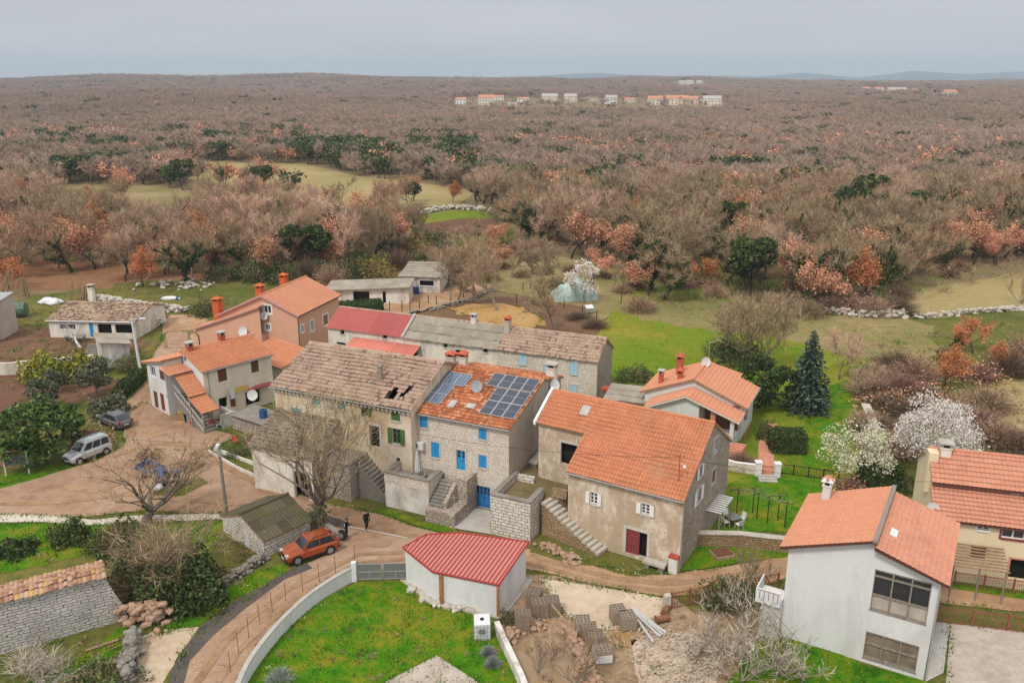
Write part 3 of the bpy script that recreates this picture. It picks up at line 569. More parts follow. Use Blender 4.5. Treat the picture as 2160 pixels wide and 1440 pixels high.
def opening(wl, r, kind, col='blue_paint', frame='stone_frame', root=None, label=None, fw=0.13, name=None):
    """Fills the hole r of a wall: frame, panes, shutters, door leaves or a near-black slab painted as room shade behind."""
    root = root or wl.root; a0, t0, a1, t1 = r; W_, H_ = a1 - a0, t1 - t0; nm = name or ('door' if kind in ('door', 'dark_door', 'half_door') else 'window')
    mb = MB()
    if frame:
        q = 0.035
        wl.box(mb, a0 - fw, t0 if nm == 'door' else t0 - fw, a0, t1 + fw, -.02, q); wl.box(mb, a1, t0 if nm == 'door' else t0 - fw, a1 + fw, t1 + fw, -.02, q)
        wl.box(mb, a0, t1, a1, t1 + fw, -.02, q)
        if nm != 'door': wl.box(mb, a0, t0 - fw, a1, t0, -.02, q + .05)
    else: wl.box(mb, a0, t1 - .04, a1, t1, -.2, -.02)
    o = mb.build(nm, frame or 'grey_wood', root)
    if label: o['label'] = label
    def child(n, f, m):
        b = MB(); f(b); return b.build(n, m, o)
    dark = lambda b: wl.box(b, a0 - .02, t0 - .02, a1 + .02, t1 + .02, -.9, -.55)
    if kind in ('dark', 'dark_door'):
        child('room_shade', dark, 'dark_room')
    elif kind in ('shutter', 'shutters'):
        am = (a0 + a1) / 2
        for x0, x1 in ((a0 + .01, am - .012), (am + .012, a1 - .01)):
            def f(b):
                wl.box(b, x0, t0 + .01, x1, t1 - .01, -.12, -.02)
                for k in range(1, 7):
                    z = t0 + H_ * k / 7; wl.box(b, x0 + .06, z - .02, x1 - .06, z + .02, -.02, 0.0)
                for z in (t0 + .12, t1 - .18): wl.box(b, x0, z, x1, z + .07, -.02, .012)
            child('shutter', f, col)
    elif kind in ('glass', 'open_shutters', 'hung_shutters'):
        child('pane', lambda b: wl.box(b, a0, t0, a1, t1, -.2, -.16), 'glass')
        def f(b):
            g = .06
            wl.box(b, a0, t0, a0 + g, t1, -.15, -.08); wl.box(b, a1 - g, t0, a1, t1, -.15, -.08)
            wl.box(b, a0 + g, t1 - g, a1 - g, t1, -.15, -.08); wl.box(b, a0 + g, t0, a1 - g, t0 + g, -.15, -.08)
            if W_ > .6: wl.box(b, (a0 + a1) / 2 - .05, t0 + g, (a0 + a1) / 2 + .05, t1 - g, -.15, -.07)
            if kind != 'glass':
                for k in (1, 2):
                    z = t0 + H_ * k / 3; wl.box(b, a0 + g, z - .02, (a0 + a1) / 2 - .05, z + .02, -.15, -.09); wl.box(b, (a0 + a1) / 2 + .05, z - .02, a1 - g, z + .02, -.15, -.09)
        child('sash', f, 'white_paint' if col != 'green_paint' else col)
        if kind != 'glass':
            for sgn, e in ((-1, a0), (1, a1)):
                def f(b):
                    if kind == 'open_shutters':
                        x0, x1 = sorted((e + sgn * .02, e + sgn * (W_ / 2 + .02)))
                        wl.box(b, x0, t0 - .03, x1, t1 + .03, .05, .1)
                        for k in range(1, 6):
                            z = t0 + H_ * k / 6; wl.box(b, x0 + .06, z - .02, x1 - .06, z + .02, .1, .115)
                    else:
                        x0, x1 = sorted((e, e + sgn * .06)); wl.box(b, x0, t0, x1, t1, 0.04, W_ / 2 + .04)
                child('shutter', f, col)
    elif kind == 'door':
        def f(b):
            wl.box(b, a0, t0, a1, t1, -.16, -.08); am = (a0 + a1) / 2
            for x in ([am] if W_ > 1.2 else []): wl.box(b, x - .02, t0, x + .02, t1, -.08, -.06)
            for z in (t0 + .15 * H_, t0 + .5 * H_): wl.box(b, a0 + .05, z, a1 - .05, z + .09, -.08, -.06)
        d = child('leaf', f, col)
        b = MB()
        for k in range(4 if W_ > 1.2 else 2):
            n = 4 if W_ > 1.2 else 2; x = a0 + W_ * (k + .5) / n
            for z0, z1 in ((.62, .76), (.79, .93)): wl.box(b, x - W_ / n * .3, t0 + H_ * z0, x + W_ / n * .3, t0 + H_ * z1, -.08, -.07)
        b.build('pane', 'glass', o); b = MB(); wl.box(b, (a0 + a1) / 2 + .06, t0 + H_ * .45, (a0 + a1) / 2 + .16, t0 + H_ * .47, -.08, -.01); b.build('handle', 'black_metal', o)
    elif kind == 'half_door':
        child('room_shade', dark, 'dark_room')
        def f(b):
            wl.box(b, a0, t0, a0 + W_ * .62, t1, -.16, -.08)
            for k in range(1, 6): wl.box(b, a0 + W_ * .62 * k / 6 - .01, t0, a0 + W_ * .62 * k / 6 + .01, t1, -.08, -.07)
        child('leaf', f, col)
    return o
def tile_panel(mb, O, U, V, Lu, Lv, pu=.25, amp=.105, row=.4, step=.035, clip=None, mi=0, ns=4, jit=0.0, rng=None, prof='round', wave=0.0):
    """Corrugated covering: O a corner at the eave, U along the eave, V up the slope."""
    O, U, V = Vector(O), Vector(U).normalized(), Vector(V).normalized(); Nn = U.cross(V).normalized()
    nc = max(1, round(Lu / pu)); p = Lu / nc; nr = max(1, round(Lv / row)) if row else 1; rr = Lv / nr; rng = rng or random.Random(5)
    if prof == 'round': h = [amp * abs(math.sin(math.pi * k / ns)) for k in range(ns)]; xs = [k / ns for k in range(ns)]
    else: xs = [0, .7, .76, .94]; h = [0, 0, amp, amp]
    m = len(xs); U0 = [(c + xs[k]) * p for c in range(nc) for k in range(m)] + [nc * p]; H0 = [h[k] for c in range(nc) for k in range(m)] + [h[0]]
    for r in range(nr):
        v0, v1 = r * rr, (r + 1) * rr + (.02 if r < nr - 1 else 0); vs = []; fs = []; uvs = []
        jj = [rng.uniform(-jit, jit) for c in range(nc + 1)]
        for i, u in enumerate(U0):
            c = min(i // m, nc - 1); b = wave * mnoise.noise(Vector((u * .5, v0 * .5, 3.7)))
            vs.append(O + U * u + V * (v0 + jj[c]) + Nn * (H0[i] + step + b)); vs.append(O + U * u + V * v1 + Nn * (H0[i] * .8 + b))
        for i in range(len(U0) - 1):
            um, vm = (U0[i] + U0[i + 1]) / 2, (v0 + v1) / 2
            if clip and not clip(um, vm): continue
            fs.append((2 * i, 2 * i + 2, 2 * i + 3, 2 * i + 1)); uc = (min(i // m, nc - 1) + .5) * pu if prof == 'round' else um
            uvs.append([(uc, (r + .5) * row if row else v0)] * 4)
        mb.add(vs, fs, mi, uvs)
    return mb
def chimney(parent, c, z0, h, w=.55, mat='chimney_orange', cap='tiles', d=None, name='chimney'):
    d = d or w; x, y = c; mb = MB(); mb.box(x - w / 2, y - d / 2, z0, x + w / 2, y + d / 2, z0 + h)
    mb.box(x - w / 2 - .06, y - d / 2 - .06, z0 + h, x + w / 2 + .06, y + d / 2 + .06, z0 + h + .08)
    o = mb.build(name, mat, parent); k = MB(); z = z0 + h + .08
    for sx in (-1, 1):
        for sy in (-1, 1): k.box(x + sx * w * .42 - .06, y + sy * d * .42 - .06, z, x + sx * w * .42 + .06, y + sy * d * .42 + .06, z + .3)
    k.box(x - w * .3, y - d * .3, z, x + w * .3, y + d * .3, z + .28, 1)
    W2, D2 = w / 2 + .14, d / 2 + .14; lo = [(x - W2, y - D2, z + .3), (x + W2, y - D2, z + .3), (x + W2, y + D2, z + .3), (x - W2, y + D2, z + .3)]
    if cap == 'tiles': k.hexa(lo, [(x - .05, y - .05, z + .62), (x + .05, y - .05, z + .62), (x + .05, y + .05, z + .62), (x - .05, y + .05, z + .62)])
    else: k.hexa(lo, [(p[0], p[1], z + .4) for p in lo])
    k.build('cap', [('chimney_red' if mat in ('lime_wash', 'grey_render') else mat) if cap == 'tiles' else 'grey_concrete', 'dark_room'], o); return o
def gable(name, label, cat, q, W, rf, he2, wallm, roofm, holes, eo=.3, vo=.2, roof_kw={}, deck='raw_wood', wm=None, clipF=None, back=True, gut='gutter_grey', ridge=True, zb=0.0):
    """House of one gabled volume. q = x, y, angle, length, -, eave, ridge; ridge at the fraction rf of the depth W."""
    x0, y0, th, Ln, _, he, hr = q; root = thing(name, label, cat, (x0, y0, 0), th)
    wl = dict(F=Wall(root, (0, 0), (1, 0)), R=Wall(root, (Ln, 0), (0, 1)), B=Wall(root, (Ln, W), (-1, 0)), L=Wall(root, (0, W), (0, -1)))
    out = dict(F=[(0, zb), (Ln, zb), (Ln, he), (0, he)], R=[(0, zb), (W, zb), (W, he2), (rf * W, hr), (0, he)], B=[(0, zb), (Ln, zb), (Ln, he2), (0, he2)], L=[(0, zb), (W, zb), (W, he), (W - rf * W, hr), (0, he2)])
    hl = {k: [] for k in 'FRBL'}; todo = []
    for h in holes:
        k, kind, rc = h[0], h[1], h[2]; kw = h[3] if len(h) > 3 else {}
        r = wl[k].rect(*rc) if not kw.pop('local', False) else rc
        r = (max(r[0], .15), r[1], min(r[2], (Ln if k in 'FB' else W) - .15), r[3]); hl[k].append(r); todo.append((wl[k], r, kind, kw))
    wm = wm or {}
    groups = {}
    for k in 'FRBL': groups.setdefault(wm.get(k, wallm), []).append((wl[k], out[k], hl[k]))
    for m, s in groups.items(): wall_part(root, m, s)
    for a, r, kind, kw in todo: opening(a, r, kind, **kw)
    mb = MB(); yr = rf * W; s1 = (hr - he) / yr; s2 = (hr - he2) / (W - yr); lift = .06
    A = Vector((-vo, -eo, he - eo * s1 + lift)); V1 = Vector((0, 1, s1)).normalized(); L1 = math.hypot(yr + eo, (yr + eo) * s1)
    tile_panel(mb, A, (1, 0, 0), V1, Ln + 2 * vo, L1, clip=clipF, **roof_kw)
    Bp = Vector((Ln + vo, W + eo, he2 - eo * s2 + lift)); V2 = Vector((0, -1, s2)).normalized(); L2 = math.hypot(W - yr + eo, (W - yr + eo) * s2)
    if back: tile_panel(mb, Bp, (-1, 0, 0), V2, Ln + 2 * vo, L2, **roof_kw)
    if ridge: mb.tube([(-vo, yr, hr + lift + .03), (Ln + vo, yr, hr + lift + .03)], .13, 6)
    roof = mb.build('roof', roofm, root)
    dk = MB(); e = .03
    if not clipF: dk.hexa([(-vo + e, -eo + e, he - eo * s1 - .1), (Ln + vo - e, -eo + e, he - eo * s1 - .1), (Ln + vo - e, yr, hr - .1), (-vo + e, yr, hr - .1)], [(-vo + e, -eo + e, he - eo * s1 + lift - .01), (Ln + vo - e, -eo + e, he - eo * s1 + lift - .01), (Ln + vo - e, yr, hr + lift - .01), (-vo + e, yr, hr + lift - .01)])
    dk.hexa([(-vo + e, yr, hr - .1), (Ln + vo - e, yr, hr - .1), (Ln + vo - e, W + eo - e, he2 - eo * s2 - .1), (-vo + e, W + eo - e, he2 - eo * s2 - .1)], [(-vo + e, yr, hr + lift - .01), (Ln + vo - e, yr, hr + lift - .01), (Ln + vo - e, W + eo - e, he2 - eo * s2 + lift - .01), (-vo + e, W + eo - e, he2 - eo * s2 + lift - .01)])
    dk.build('deck', deck, roof)
    if gut:
        g = MB(); g.tube([(-vo, -eo - .05, he - eo * s1 + .02), (Ln + vo, -eo - .05, he - eo * s1 + .02)], .065, 6)
        g.build('gutter', gut, root)
    root_d = dict(root=root, wl=wl, roof=roof, he=he, s1=s1, hr=hr, yr=yr, he2=he2, s2=s2, L=Ln, W=W)
    return root_d
def roof_at(h, px, py):                             # point of the front roof slope under a photo pixel, in the house's own space
    root = h['root']; m = Matrix.Rotation(-root.rotation_euler.z, 3, 'Z'); c = m @ (Vector((0, 0, CAM_H)) - root.location); d = m @ ray(px, py)
    n = Vector((0, -h['s1'], 1)); p0 = Vector((0, 0, h['he'] + .1)); t = (p0 - c).dot(n) / d.dot(n); return c + d * t
def to_world(root, p): return root.matrix_basis @ Vector(p) if False else (Matrix.Translation(root.location) @ Matrix.Rotation(root.rotation_euler.z, 4, 'Z')) @ Vector(p)
def dish(label, loc, yaw, r=.45, mat='dish_white', el=25, mast=.5, group=None):
    t = thing('satellite_dish', label, 'satellite dish', loc, yaw, group)
    mb = MB(); mb.tube([(0, .0, 0), (0, 0, mast)], .03, 6); mb.build('mast', 'zinc', t)
    ce, se = math.cos(R(el)), math.sin(R(el)); c = Vector((0, -.1, mast)); d = Vector((0, -ce, se)); u = Vector((1, 0, 0)); v = u.cross(d) * -1
    mb = MB(); vs = []; fs = []; n = 16
    for side in (0, 1):
        for k, q in enumerate((0.02, .4, .75, 1.0)):
            for i in range(n):
                a = 2 * math.pi * i / n; vs.append(c + (u * math.cos(a) + v * math.sin(a) * 1.08) * r * q + d * (.22 * r * q * q - side * .02))
    for side in (0, 1):
        o = side * 4 * n
        for k in range(3):
            for i in range(n): f = (o + k * n + i, o + k * n + (i + 1) % n, o + (k + 1) * n + (i + 1) % n, o + (k + 1) * n + i); fs.append(f if side else f[::-1])
        fs.append(tuple(o + i for i in range(n)))
    for i in range(n): fs.append((3 * n + i, 3 * n + (i + 1) % n, 7 * n + (i + 1) % n, 7 * n + i))
    mb.add(vs, fs); mb.build('bowl', mat, t, smooth=False)
    mb = MB(); f = c + d * r * .95; mb.tube([c - v * r * .95, f], .015, 4); mb.tube([f, f - d * .14], .04, 6); mb.build('arm', 'zinc', t)
    return t

# ------------------------------------------------------------------ the houses in the middle
rs = random.Random(11)
# stone house with the solar roof
S = gable('stone_house', 'stone house with bright blue shutters under a rust tiled roof with solar arrays', 'house', (-8.1, 66.2, -.44, 8.67, 0, 7.52, 9.44), 11, 6.72 / 11, 8.3, 'pale_masonry', 'rust_tiles', [
    ('F', 'shutters', (885.8, 878.5, 902.5, 900.7)), ('F', 'shutters', (1010, 903.3, 1026.7, 926)), ('F', 'shutters', (910, 932.5, 927, 964)), ('F', 'shutters', (1010, 959.6, 1026.7, 985.9)),
    ('F', 'door', (963.4, 949.4, 981.5, 991)), ('F', 'door', (1004, 1025, 1034, 1072), dict(col='deep_blue_paint', label='wide blue double garage door')), ('F', 'dark', (984.4, 1021, 996, 1033.4), dict(fw=.06)),
    ('F', 'shutter', (1042, 1031, 1051, 1042), dict(fw=.04))], roof_kw=dict(jit=.04, rng=rs, wave=.05), wm=dict(R='grey_render'))
chimney(S['roof'], (-.25, 6.72), 9.2, 1.0, .75, 'lime_wash', 'tiles', .6); chimney(S['roof'], (.75, 7.2), 9.1, 1.1, .7, 'lime_wash', 'tiles', .6); chimney(S['roof'], (8.5, 9.2), 8.5, 1.2, .8, 'lime_wash', 'flat', .7)
SV = Vector((0, 1, S['s1'])).normalized(); SN = Vector((1, 0, 0)).cross(SV)
def on_slope(h, a, b, d=0.0):
    v = Vector((0, 1, h['s1'])).normalized(); n = Vector((1, 0, 0)).cross(v); return Vector((a, b, h['he'] + b * h['s1'] + .1)) + n * d
def slope_box(mb, h, a0, b0, a1, b1, d0, d1, mi=0):
    lo = [on_slope(h, a0, b0, d0), on_slope(h, a1, b0, d0), on_slope(h, a1, b1, d0), on_slope(h, a0, b1, d0)]; hi = [on_slope(h, a0, b0, d1), on_slope(h, a1, b0, d1), on_slope(h, a1, b1, d1), on_slope(h, a0, b1, d1)]
    return mb.hexa(lo, hi, mi)
def solar(label, blocks, mat, cells):
    t = thing('solar_array', label, 'solar panels', S['root'].location, S['root'].rotation_euler.z)
    rl = MB()
    for (a0, b0, a1, b1, nx, ny) in blocks:
        for b in (b0 + .3, b1 - .3): slope_box(rl, S, a0 - .3, b - .03, a1 + .1, b + .03, .06, .11)
        for i in range(nx):
            for j in range(ny):
                x0, x1 = a0 + (a1 - a0) * i / nx, a0 + (a1 - a0) * (i + 1) / nx; y0, y1 = b0 + (b1 - b0) * j / ny, b0 + (b1 - b0) * (j + 1) / ny; g = .018
                mb = MB(); slope_box(mb, S, x0 + g, y0 + g, x1 - g, y1 - g, .11, .15); p = mb.build('panel', 'aluminium', t)
                c = MB(); kx, ky = cells
                for u in range(kx):
                    for v in range(ky):
                        e = .025; wx, wy = (x1 - x0 - .08) / kx, (y1 - y0 - .08) / ky
                        slope_box(c, S, x0 + .04 + wx * u + e * .5, y0 + .04 + wy * v + e * .5, x0 + .04 + wx * (u + 1) - e * .5, y0 + .04 + wy * (v + 1) - e * .5, .15, .155)
                c.build('glass', mat, p)
    rl.build('rail', 'aluminium', t); return t
solar('blue gridded solar array on the left side of the rust tiled roof', [(-.55, 3.82, 2.6, 5.55, 3, 1), (-.35, 1.1, 1.8, 3.76, 2, 2)], 'panel_blue', (3, 5))
solar('dark solar array on the right side of the rust tiled roof', [(4.35, 4.52, 8.68, 6.35, 4, 1), (5.5, .9, 8.68, 4.46, 3, 2)], 'panel_dark', (1, 2))
for (px, py, ww, hh) in ((954.7, 853, .62, .95), (993.8, 857.5, .8, .62)):
    c = roof_at(S, px, py); mb = MB(); slope_box(mb, S, c.x - ww / 2, c.y - hh / 2, c.x + ww / 2, c.y + hh / 2, .02, .13); sk = mb.build('skylight', 'zinc', S['roof'])
    mb = MB(); slope_box(mb, S, c.x - ww / 2 + .09, c.y - hh / 2 + .09, c.x + ww / 2 - .09, c.y + hh / 2 - .09, .13, .14); mb.build('pane', 'net_curtain', sk)
dish('grey satellite dish standing between the two solar arrays', to_world(S['root'], roof_at(S, 1004, 825)), R(15), .5, 'dish_grey', 20, .5)
dish('white satellite dish on a mast between the solar house and the orange tiled barn', to_world(S['root'], (8.9, 8.6, 7.6)), R(35), .5, 'dish_white', 20, .8)
def wall_thing(name, label, cat, h, k, px, py, build, group=None):
    wl = h['wl'][k]; a, t = wl.px(px, py); o = wl.p(a, t); rz = h['root'].rotation_euler.z + math.atan2(wl.u.y, wl.u.x)
    r = thing(name, label, cat, to_world(h['root'], o), rz, group); build(r); return r
def aircon(r):
    mb = MB(); mb.box(-.5, -.42, -.3, .5, -.1, .35); mb.box(-.4, -.1, -.25, -.34, 0, .1); mb.box(.34, -.1, -.25, .4, 0, .1); mb.build('case', 'white_plastic', r)
    mb = MB(); mb.lathe([(.24, 0), (.24, .01)], (0, 0, 0), 14); o = mb.build('fan_grille', 'gate_grey', r); o.location = (-.15, -.43, .02); o.rotation_euler = (R(90), 0, 0)
wall_thing('air_conditioner', 'white air conditioner unit on the stone house above the terrace', 'air conditioner', S, 'F', 886, 937, aircon)
def tvant(r):
    mb = MB(); mb.tube([(0, -.05, -.3), (0, -.45, -.2), (0, -.45, 1.3)], .025, 5)
    for z, l in ((1.25, .3), (1.05, .35), (.85, .4), (.65, .45)): mb.tube([(-l, -.45, z), (l, -.45, z)], .012, 4)
    mb.build('mast', 'zinc', r)
wall_thing('tv_antenna', 'tv antenna on the grey side wall beside the dark solar array', 'antenna', S, 'R', 1118, 880, tvant)

# the long old house with the broken roof
hole = []
O_ = dict(q=(-21.01, 70.76, -.42, 13.9, 0, 8.19, 10.41))
_cl = [(17.0 / 17, 0)]
def holeclip(u, v):                                 # the fallen-in tiles at the right hand end of the roof
    x, y = u - .2, v
    d1 = ((x - 11.55) / .5) ** 2 + ((y - 1.55) / .55) ** 2; d2 = ((x - 12.6 - (y - 2.0) * .25) / .2) ** 2 + ((y - 2.05) / .95) ** 2
    n = mnoise.noise(Vector((x * 2.2, y * 2.2, 0))) * .55
    return not (d1 + n < 1 or d2 + n < 1)
O = gable('old_house', 'long weathered old house with a holed tan tile roof and teal shutters', 'house', O_['q'], 11.4, .5, 8.19, 'old_plaster', 'old_tiles', [
    ('F', 'shutters', (658.6, 835.6, 675.8, 853), dict(col='teal_paint')), ('F', 'shutters', (713, 846.4, 730, 863.4), dict(col='teal_paint')), ('F', 'shutters', (618, 861, 635, 878), dict(col='teal_paint')),
    ('F', 'hung_shutters', (768, 859, 782, 877), dict(col='green_paint', frame=None, label='window with hanging broken green shutters')), ('F', 'shutters', (825, 867, 844, 886.7), dict(col='green_paint')),
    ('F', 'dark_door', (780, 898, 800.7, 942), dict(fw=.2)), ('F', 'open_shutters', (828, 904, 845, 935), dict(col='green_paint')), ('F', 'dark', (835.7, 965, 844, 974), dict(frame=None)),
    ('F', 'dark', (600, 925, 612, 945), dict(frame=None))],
    roof_kw=dict(jit=.05, rng=rs, wave=.12, step=.04, amp=.13, pu=.24, row=.45), clipF=holeclip, eo=.35)
mb = MB()
for k in range(34): mb.box(.2 + k * .41, -.28, 7.72, .36 + k * .41, -.012, 8.04)
mb.build('eave_brackets', 'stone_frame', O['root'])
mb = MB(); c = roof_at(O, 803, 800); mb.lathe([(.26, 0), (.24, 1.35), (.3, 1.36), (.3, 1.5), (.12, 1.62)], (c.x, c.y, c.z - .2), 10); mb.build('chimney', 'pale_bark', O['roof'])
# beams showing through the hole
mb = MB()
for x in (10.9, 11.7, 12.5, 13.2): mb.hexa([(x, .2, 7.9), (x + .12, .2, 7.9), (x + .12, 5.6, 10.05), (x, 5.6, 10.05)], [(x, .2, 8.04), (x + .12, .2, 8.04), (x + .12, 5.6, 10.19), (x, 5.6, 10.19)])
mb.box(.3, .3, 6.6, 13.6, 11.1, 6.7, 1); mb.build('rafters', ['grey_wood', 'dark_room'], O['roof'])  # near-black sheet below the rafters paints the shade of the attic
# its front annex under a lean-to roof
AX = [(.4, 6.6)]; rt = O['root']
wa, wb, wc = Wall(rt, (.35, -3.9), (1, 0)), Wall(rt, (6.6, -3.9), (0, 1)), Wall(rt, (.35, -.01), (0, -1))
ah = wa.rect(728, 1000, 758, 1046)
mb = MB(); wa.face(mb, [(0, 0), (6.25, 0), (6.25, 4.2), (0, 4.2)], [(4.3, .02, 5.7, 2.5)]); mb.build('wall', 'lime_wash', rt)
mb = MB(); wb.face(mb, [(0, 0), (3.88, 0), (3.88, 6.0), (0, 4.2)], []); wc.face(mb, [(0, 0), (3.88, 0), (3.88, 4.2), (0, 6.0)], []); mb.build('wall', 'grey_masonry', rt)
opening(wa, (4.3, .02, 5.7, 2.5), 'dark_door')
mb = MB(); V = Vector((0, 4.2, 1.94)).normalized(); tile_panel(mb, (.1, -4.2, 4.12), (1, 0, 0), V, 6.8, 4.55, jit=.1, rng=rs, wave=.1, step=.045); mb.build('annex_roof', 'brown_sheet', rt)
mb = MB(); mb.hexa([(.15, -4.15, 3.95), (6.85, -4.15, 3.95), (6.85, -.02, 5.87), (.15, -.02, 5.87)], [(.15, -4.15, 4.1), (6.85, -4.15, 4.1), (6.85, -.02, 6.02), (.15, -.02, 6.02)]); mb.build('annex_deck', 'grey_wood', rt)
mb = MB(); mb.box(6.62, -2.6, 0, 9.4, -.02, 3.3); mb.build('landing', 'grey_masonry', rt); mb = MB(); mb.box(6.6, -2.75, 3.3, 9.5, -.02, 3.46); mb.build('landing_slab', 'grey_stone', rt)
mb = MB()
for k in range(12): mb.box(9.42 + .27 * k, -1.6, 0, 9.42 + .27 * (k + 1), -.02, 3.2 - .265 * k)
mb.build('stairs', 'grey_stone', rt)

# stone terrace in front, with closed parasol
rt = S['root']
tm = thing('stone_terrace', 'walled stone terrace with a parasol in front of the blue shuttered house', 'terrace', rt.location, rt.rotation_euler.z)
mb = MB()
for wlx, ln in ((Wall(tm, (-1.15, -3.15), (1, 0)), 4.15), (Wall(tm, (3.0, -3.15), (0, 1)), 3.1), (Wall(tm, (-1.15, -.05), (0, -1)), 3.1)): wlx.face(mb, [(0, 0), (ln, 0), (ln, 2.25), (0, 2.25)], [])
mb.build('wall', 'mould_wall', tm)
mb = MB()
for (x0, y0, x1, y1) in ((-1.19, -3.19, 3.04, -2.85), (2.7, -2.85, 3.04, -1.1), (-1.19, -2.85, -.85, -.05)): mb.box(x0, y0, 2.25, x1, y1, 3.1)
mb.build('parapet', 'pale_masonry', tm)
mb = MB()
for (x0, y0, x1, y1) in ((-1.26, -3.26, 3.11, -2.78), (2.64, -2.78, 3.11, -1.02), (-1.26, -2.78, -.78, -.05)): mb.box(x0, y0, 3.1, x1, y1, 3.2)
mb.build('coping', 'grey_stone', tm); mb = MB(); mb.box(-.85, -2.85, 2.2, 2.7, -.03, 2.5); mb.build('floor', 'grey_stone', tm)
pz = thing('parasol', 'closed white parasol standing in a round dark planter on the terrace', 'parasol', to_world(tm, (1.25, -1.9, 2.5)), 0)
mb = MB(); mb.lathe([(.55, 0), (.7, .3), (.72, .34), (.6, .34), (.5, .2)], n=14); mb.build('base', 'grey_wood', pz); mb = MB(); mb.tube([(0, 0, .2), (0, 0, 2.7)], .035, 6); mb.build('pole', 'zinc', pz)
mb = MB(); n = 16; prof = [(.1, .5), (.24, .62), (.2, 1.2), (.13, 1.9), (.07, 2.4), (.02, 2.62)]
mb.add([((r * (1 if k % 2 else .62)) * math.cos(2 * math.pi * k / n), (r * (1 if k % 2 else .62)) * math.sin(2 * math.pi * k / n), z) for r, z in prof for k in range(n)], [(i * n + k, i * n + (k + 1) % n, (i + 1) * n + (k + 1) % n, (i + 1) * n + k) for i in range(5) for k in range(n)]); mb.build('canopy', 'white_cloth', pz)
# stairs to the blue front door
st = thing('stone_stairs', 'grey stone stairs climbing to the blue front door of the solar house', 'stairs', rt.location, rt.rotation_euler.z)
mb = MB(); mb.box(3.14, -4.0, 0, 5.75, -1.7, 1.15); mb.box(4.45, -1.7, 0, 5.75, -.02, 2.5); mb.box(3.14, -1.7, 0, 4.45, -.02, 2.4); mb.build('base', 'grey_masonry', st)
mb = MB()
for k in range(8): mb.box(3.2, -3.45 + .28 * k, 1.15 + .17 * k, 4.4, -3.45 + .28 * (k + 1) + (.3 if k == 7 else 0), 1.15 + .17 * (k + 1)); 
for k in range(8): mb.box(3.17, -3.49 + .28 * k, 1.15 + .17 * (k + 1), 4.43, -3.45 + .28 * (k + 1) - .012, 1.19 + .17 * (k + 1))
mb.build('steps', 'grey_stone', st)
mb = MB(); mb.hexa([(4.47, -3.4, 1.15), (4.8, -3.4, 1.15), (4.8, -1.2, 1.15), (4.47, -1.2, 1.15)], [(4.47, -3.4, 1.7), (4.8, -3.4, 1.7), (4.8, -1.2, 3.05), (4.47, -1.2, 3.05)]); mb.box(5.45, -1.7, 2.5, 5.75, -.02, 3.1); mb.box(4.47, -1.72, 2.5, 5.44, -1.42, 3.1); mb.build('parapet', 'grey_masonry', st)
mb = MB(); mb.tube([(4.43, -3.3, 1.3), (4.43, -3.3, 2.2), (4.43, -1.1, 3.5), (4.43, -1.1, 2.6)], .022, 5); mb.build('handrail', 'zinc', st)
# white stone block terrace
wbk = thing('stone_bastion', 'tall block of white squared stone with a mossy walled terrace on top', 'terrace', rt.location, rt.rotation_euler.z)
mb = MB(); mb.box(8.75, -3.45, 0, 12.1, -.9, 2.75); mb.build('wall', 'white_masonry', wbk)
mb = MB()
for b in ((8.75, -3.45, 9.1, -.9), (9.1, -3.45, 12.1, -3.1), (11.75, -3.1, 12.1, -.9), (8.75, -.9, 9.1, .9), (9.1, .55, 10.6, .9)): mb.box(b[0], b[1], 2.75, b[2], b[3], 3.35)
mb.build('parapet', 'white_masonry', wbk)
mb = MB()
for b in ((8.69, -3.51, 9.16, .96), (9.16, -3.51, 12.16, -3.04), (11.69, -3.04, 12.16, -.84)): mb.box(b[0], b[1], 3.35, b[2], b[3], 3.45)
mb.build('coping', 'grey_stone', wbk); mb = MB(); mb.box(9.1, -3.1, 2.7, 11.75, -.9, 2.86); mb.build('floor', 'mossy_floor', wbk)
# raised court between the solar house and the barn
ct = thing('raised_court', 'raised mossy court between the grey side wall and the orange roofed barn', 'terrace', rt.location, rt.rotation_euler.z)
mb = MB(); mb.prism([(8.72, -.88), (13.3, -.88), (15.0, 1.2), (14.2, 6.6), (8.72, 6.6)], 0, 2.78); mb.build('wall', 'warm_masonry', ct)
mb = MB(); mb.prism([(8.72, -.85), (13.25, -.85), (14.95, 1.2), (14.15, 6.55), (8.72, 6.55)], 2.78, 2.86); mb.build('floor', 'mossy_floor', ct)
mb = MB(); mb.box(12.75, -.86, 2.86, 14.0, -.5, 3.55); mb.build('parapet', 'warm_masonry', ct)
b = thing('stone_bench', 'rough stone slab bench on the court by the grey side wall', 'bench', to_world(rt, (9.3, 4.4, 2.86)), rt.rotation_euler.z)
mb = MB(); mb.box(-.4, -1.1, .3, .4, 1.1, .48); mb.build('seat', 'limestone', b)
for y in (-.8, .8): mb = MB(); mb.box(-.3, y - .2, 0, .3, y + .2, .3); mb.build('leg', 'grey_stone', b)

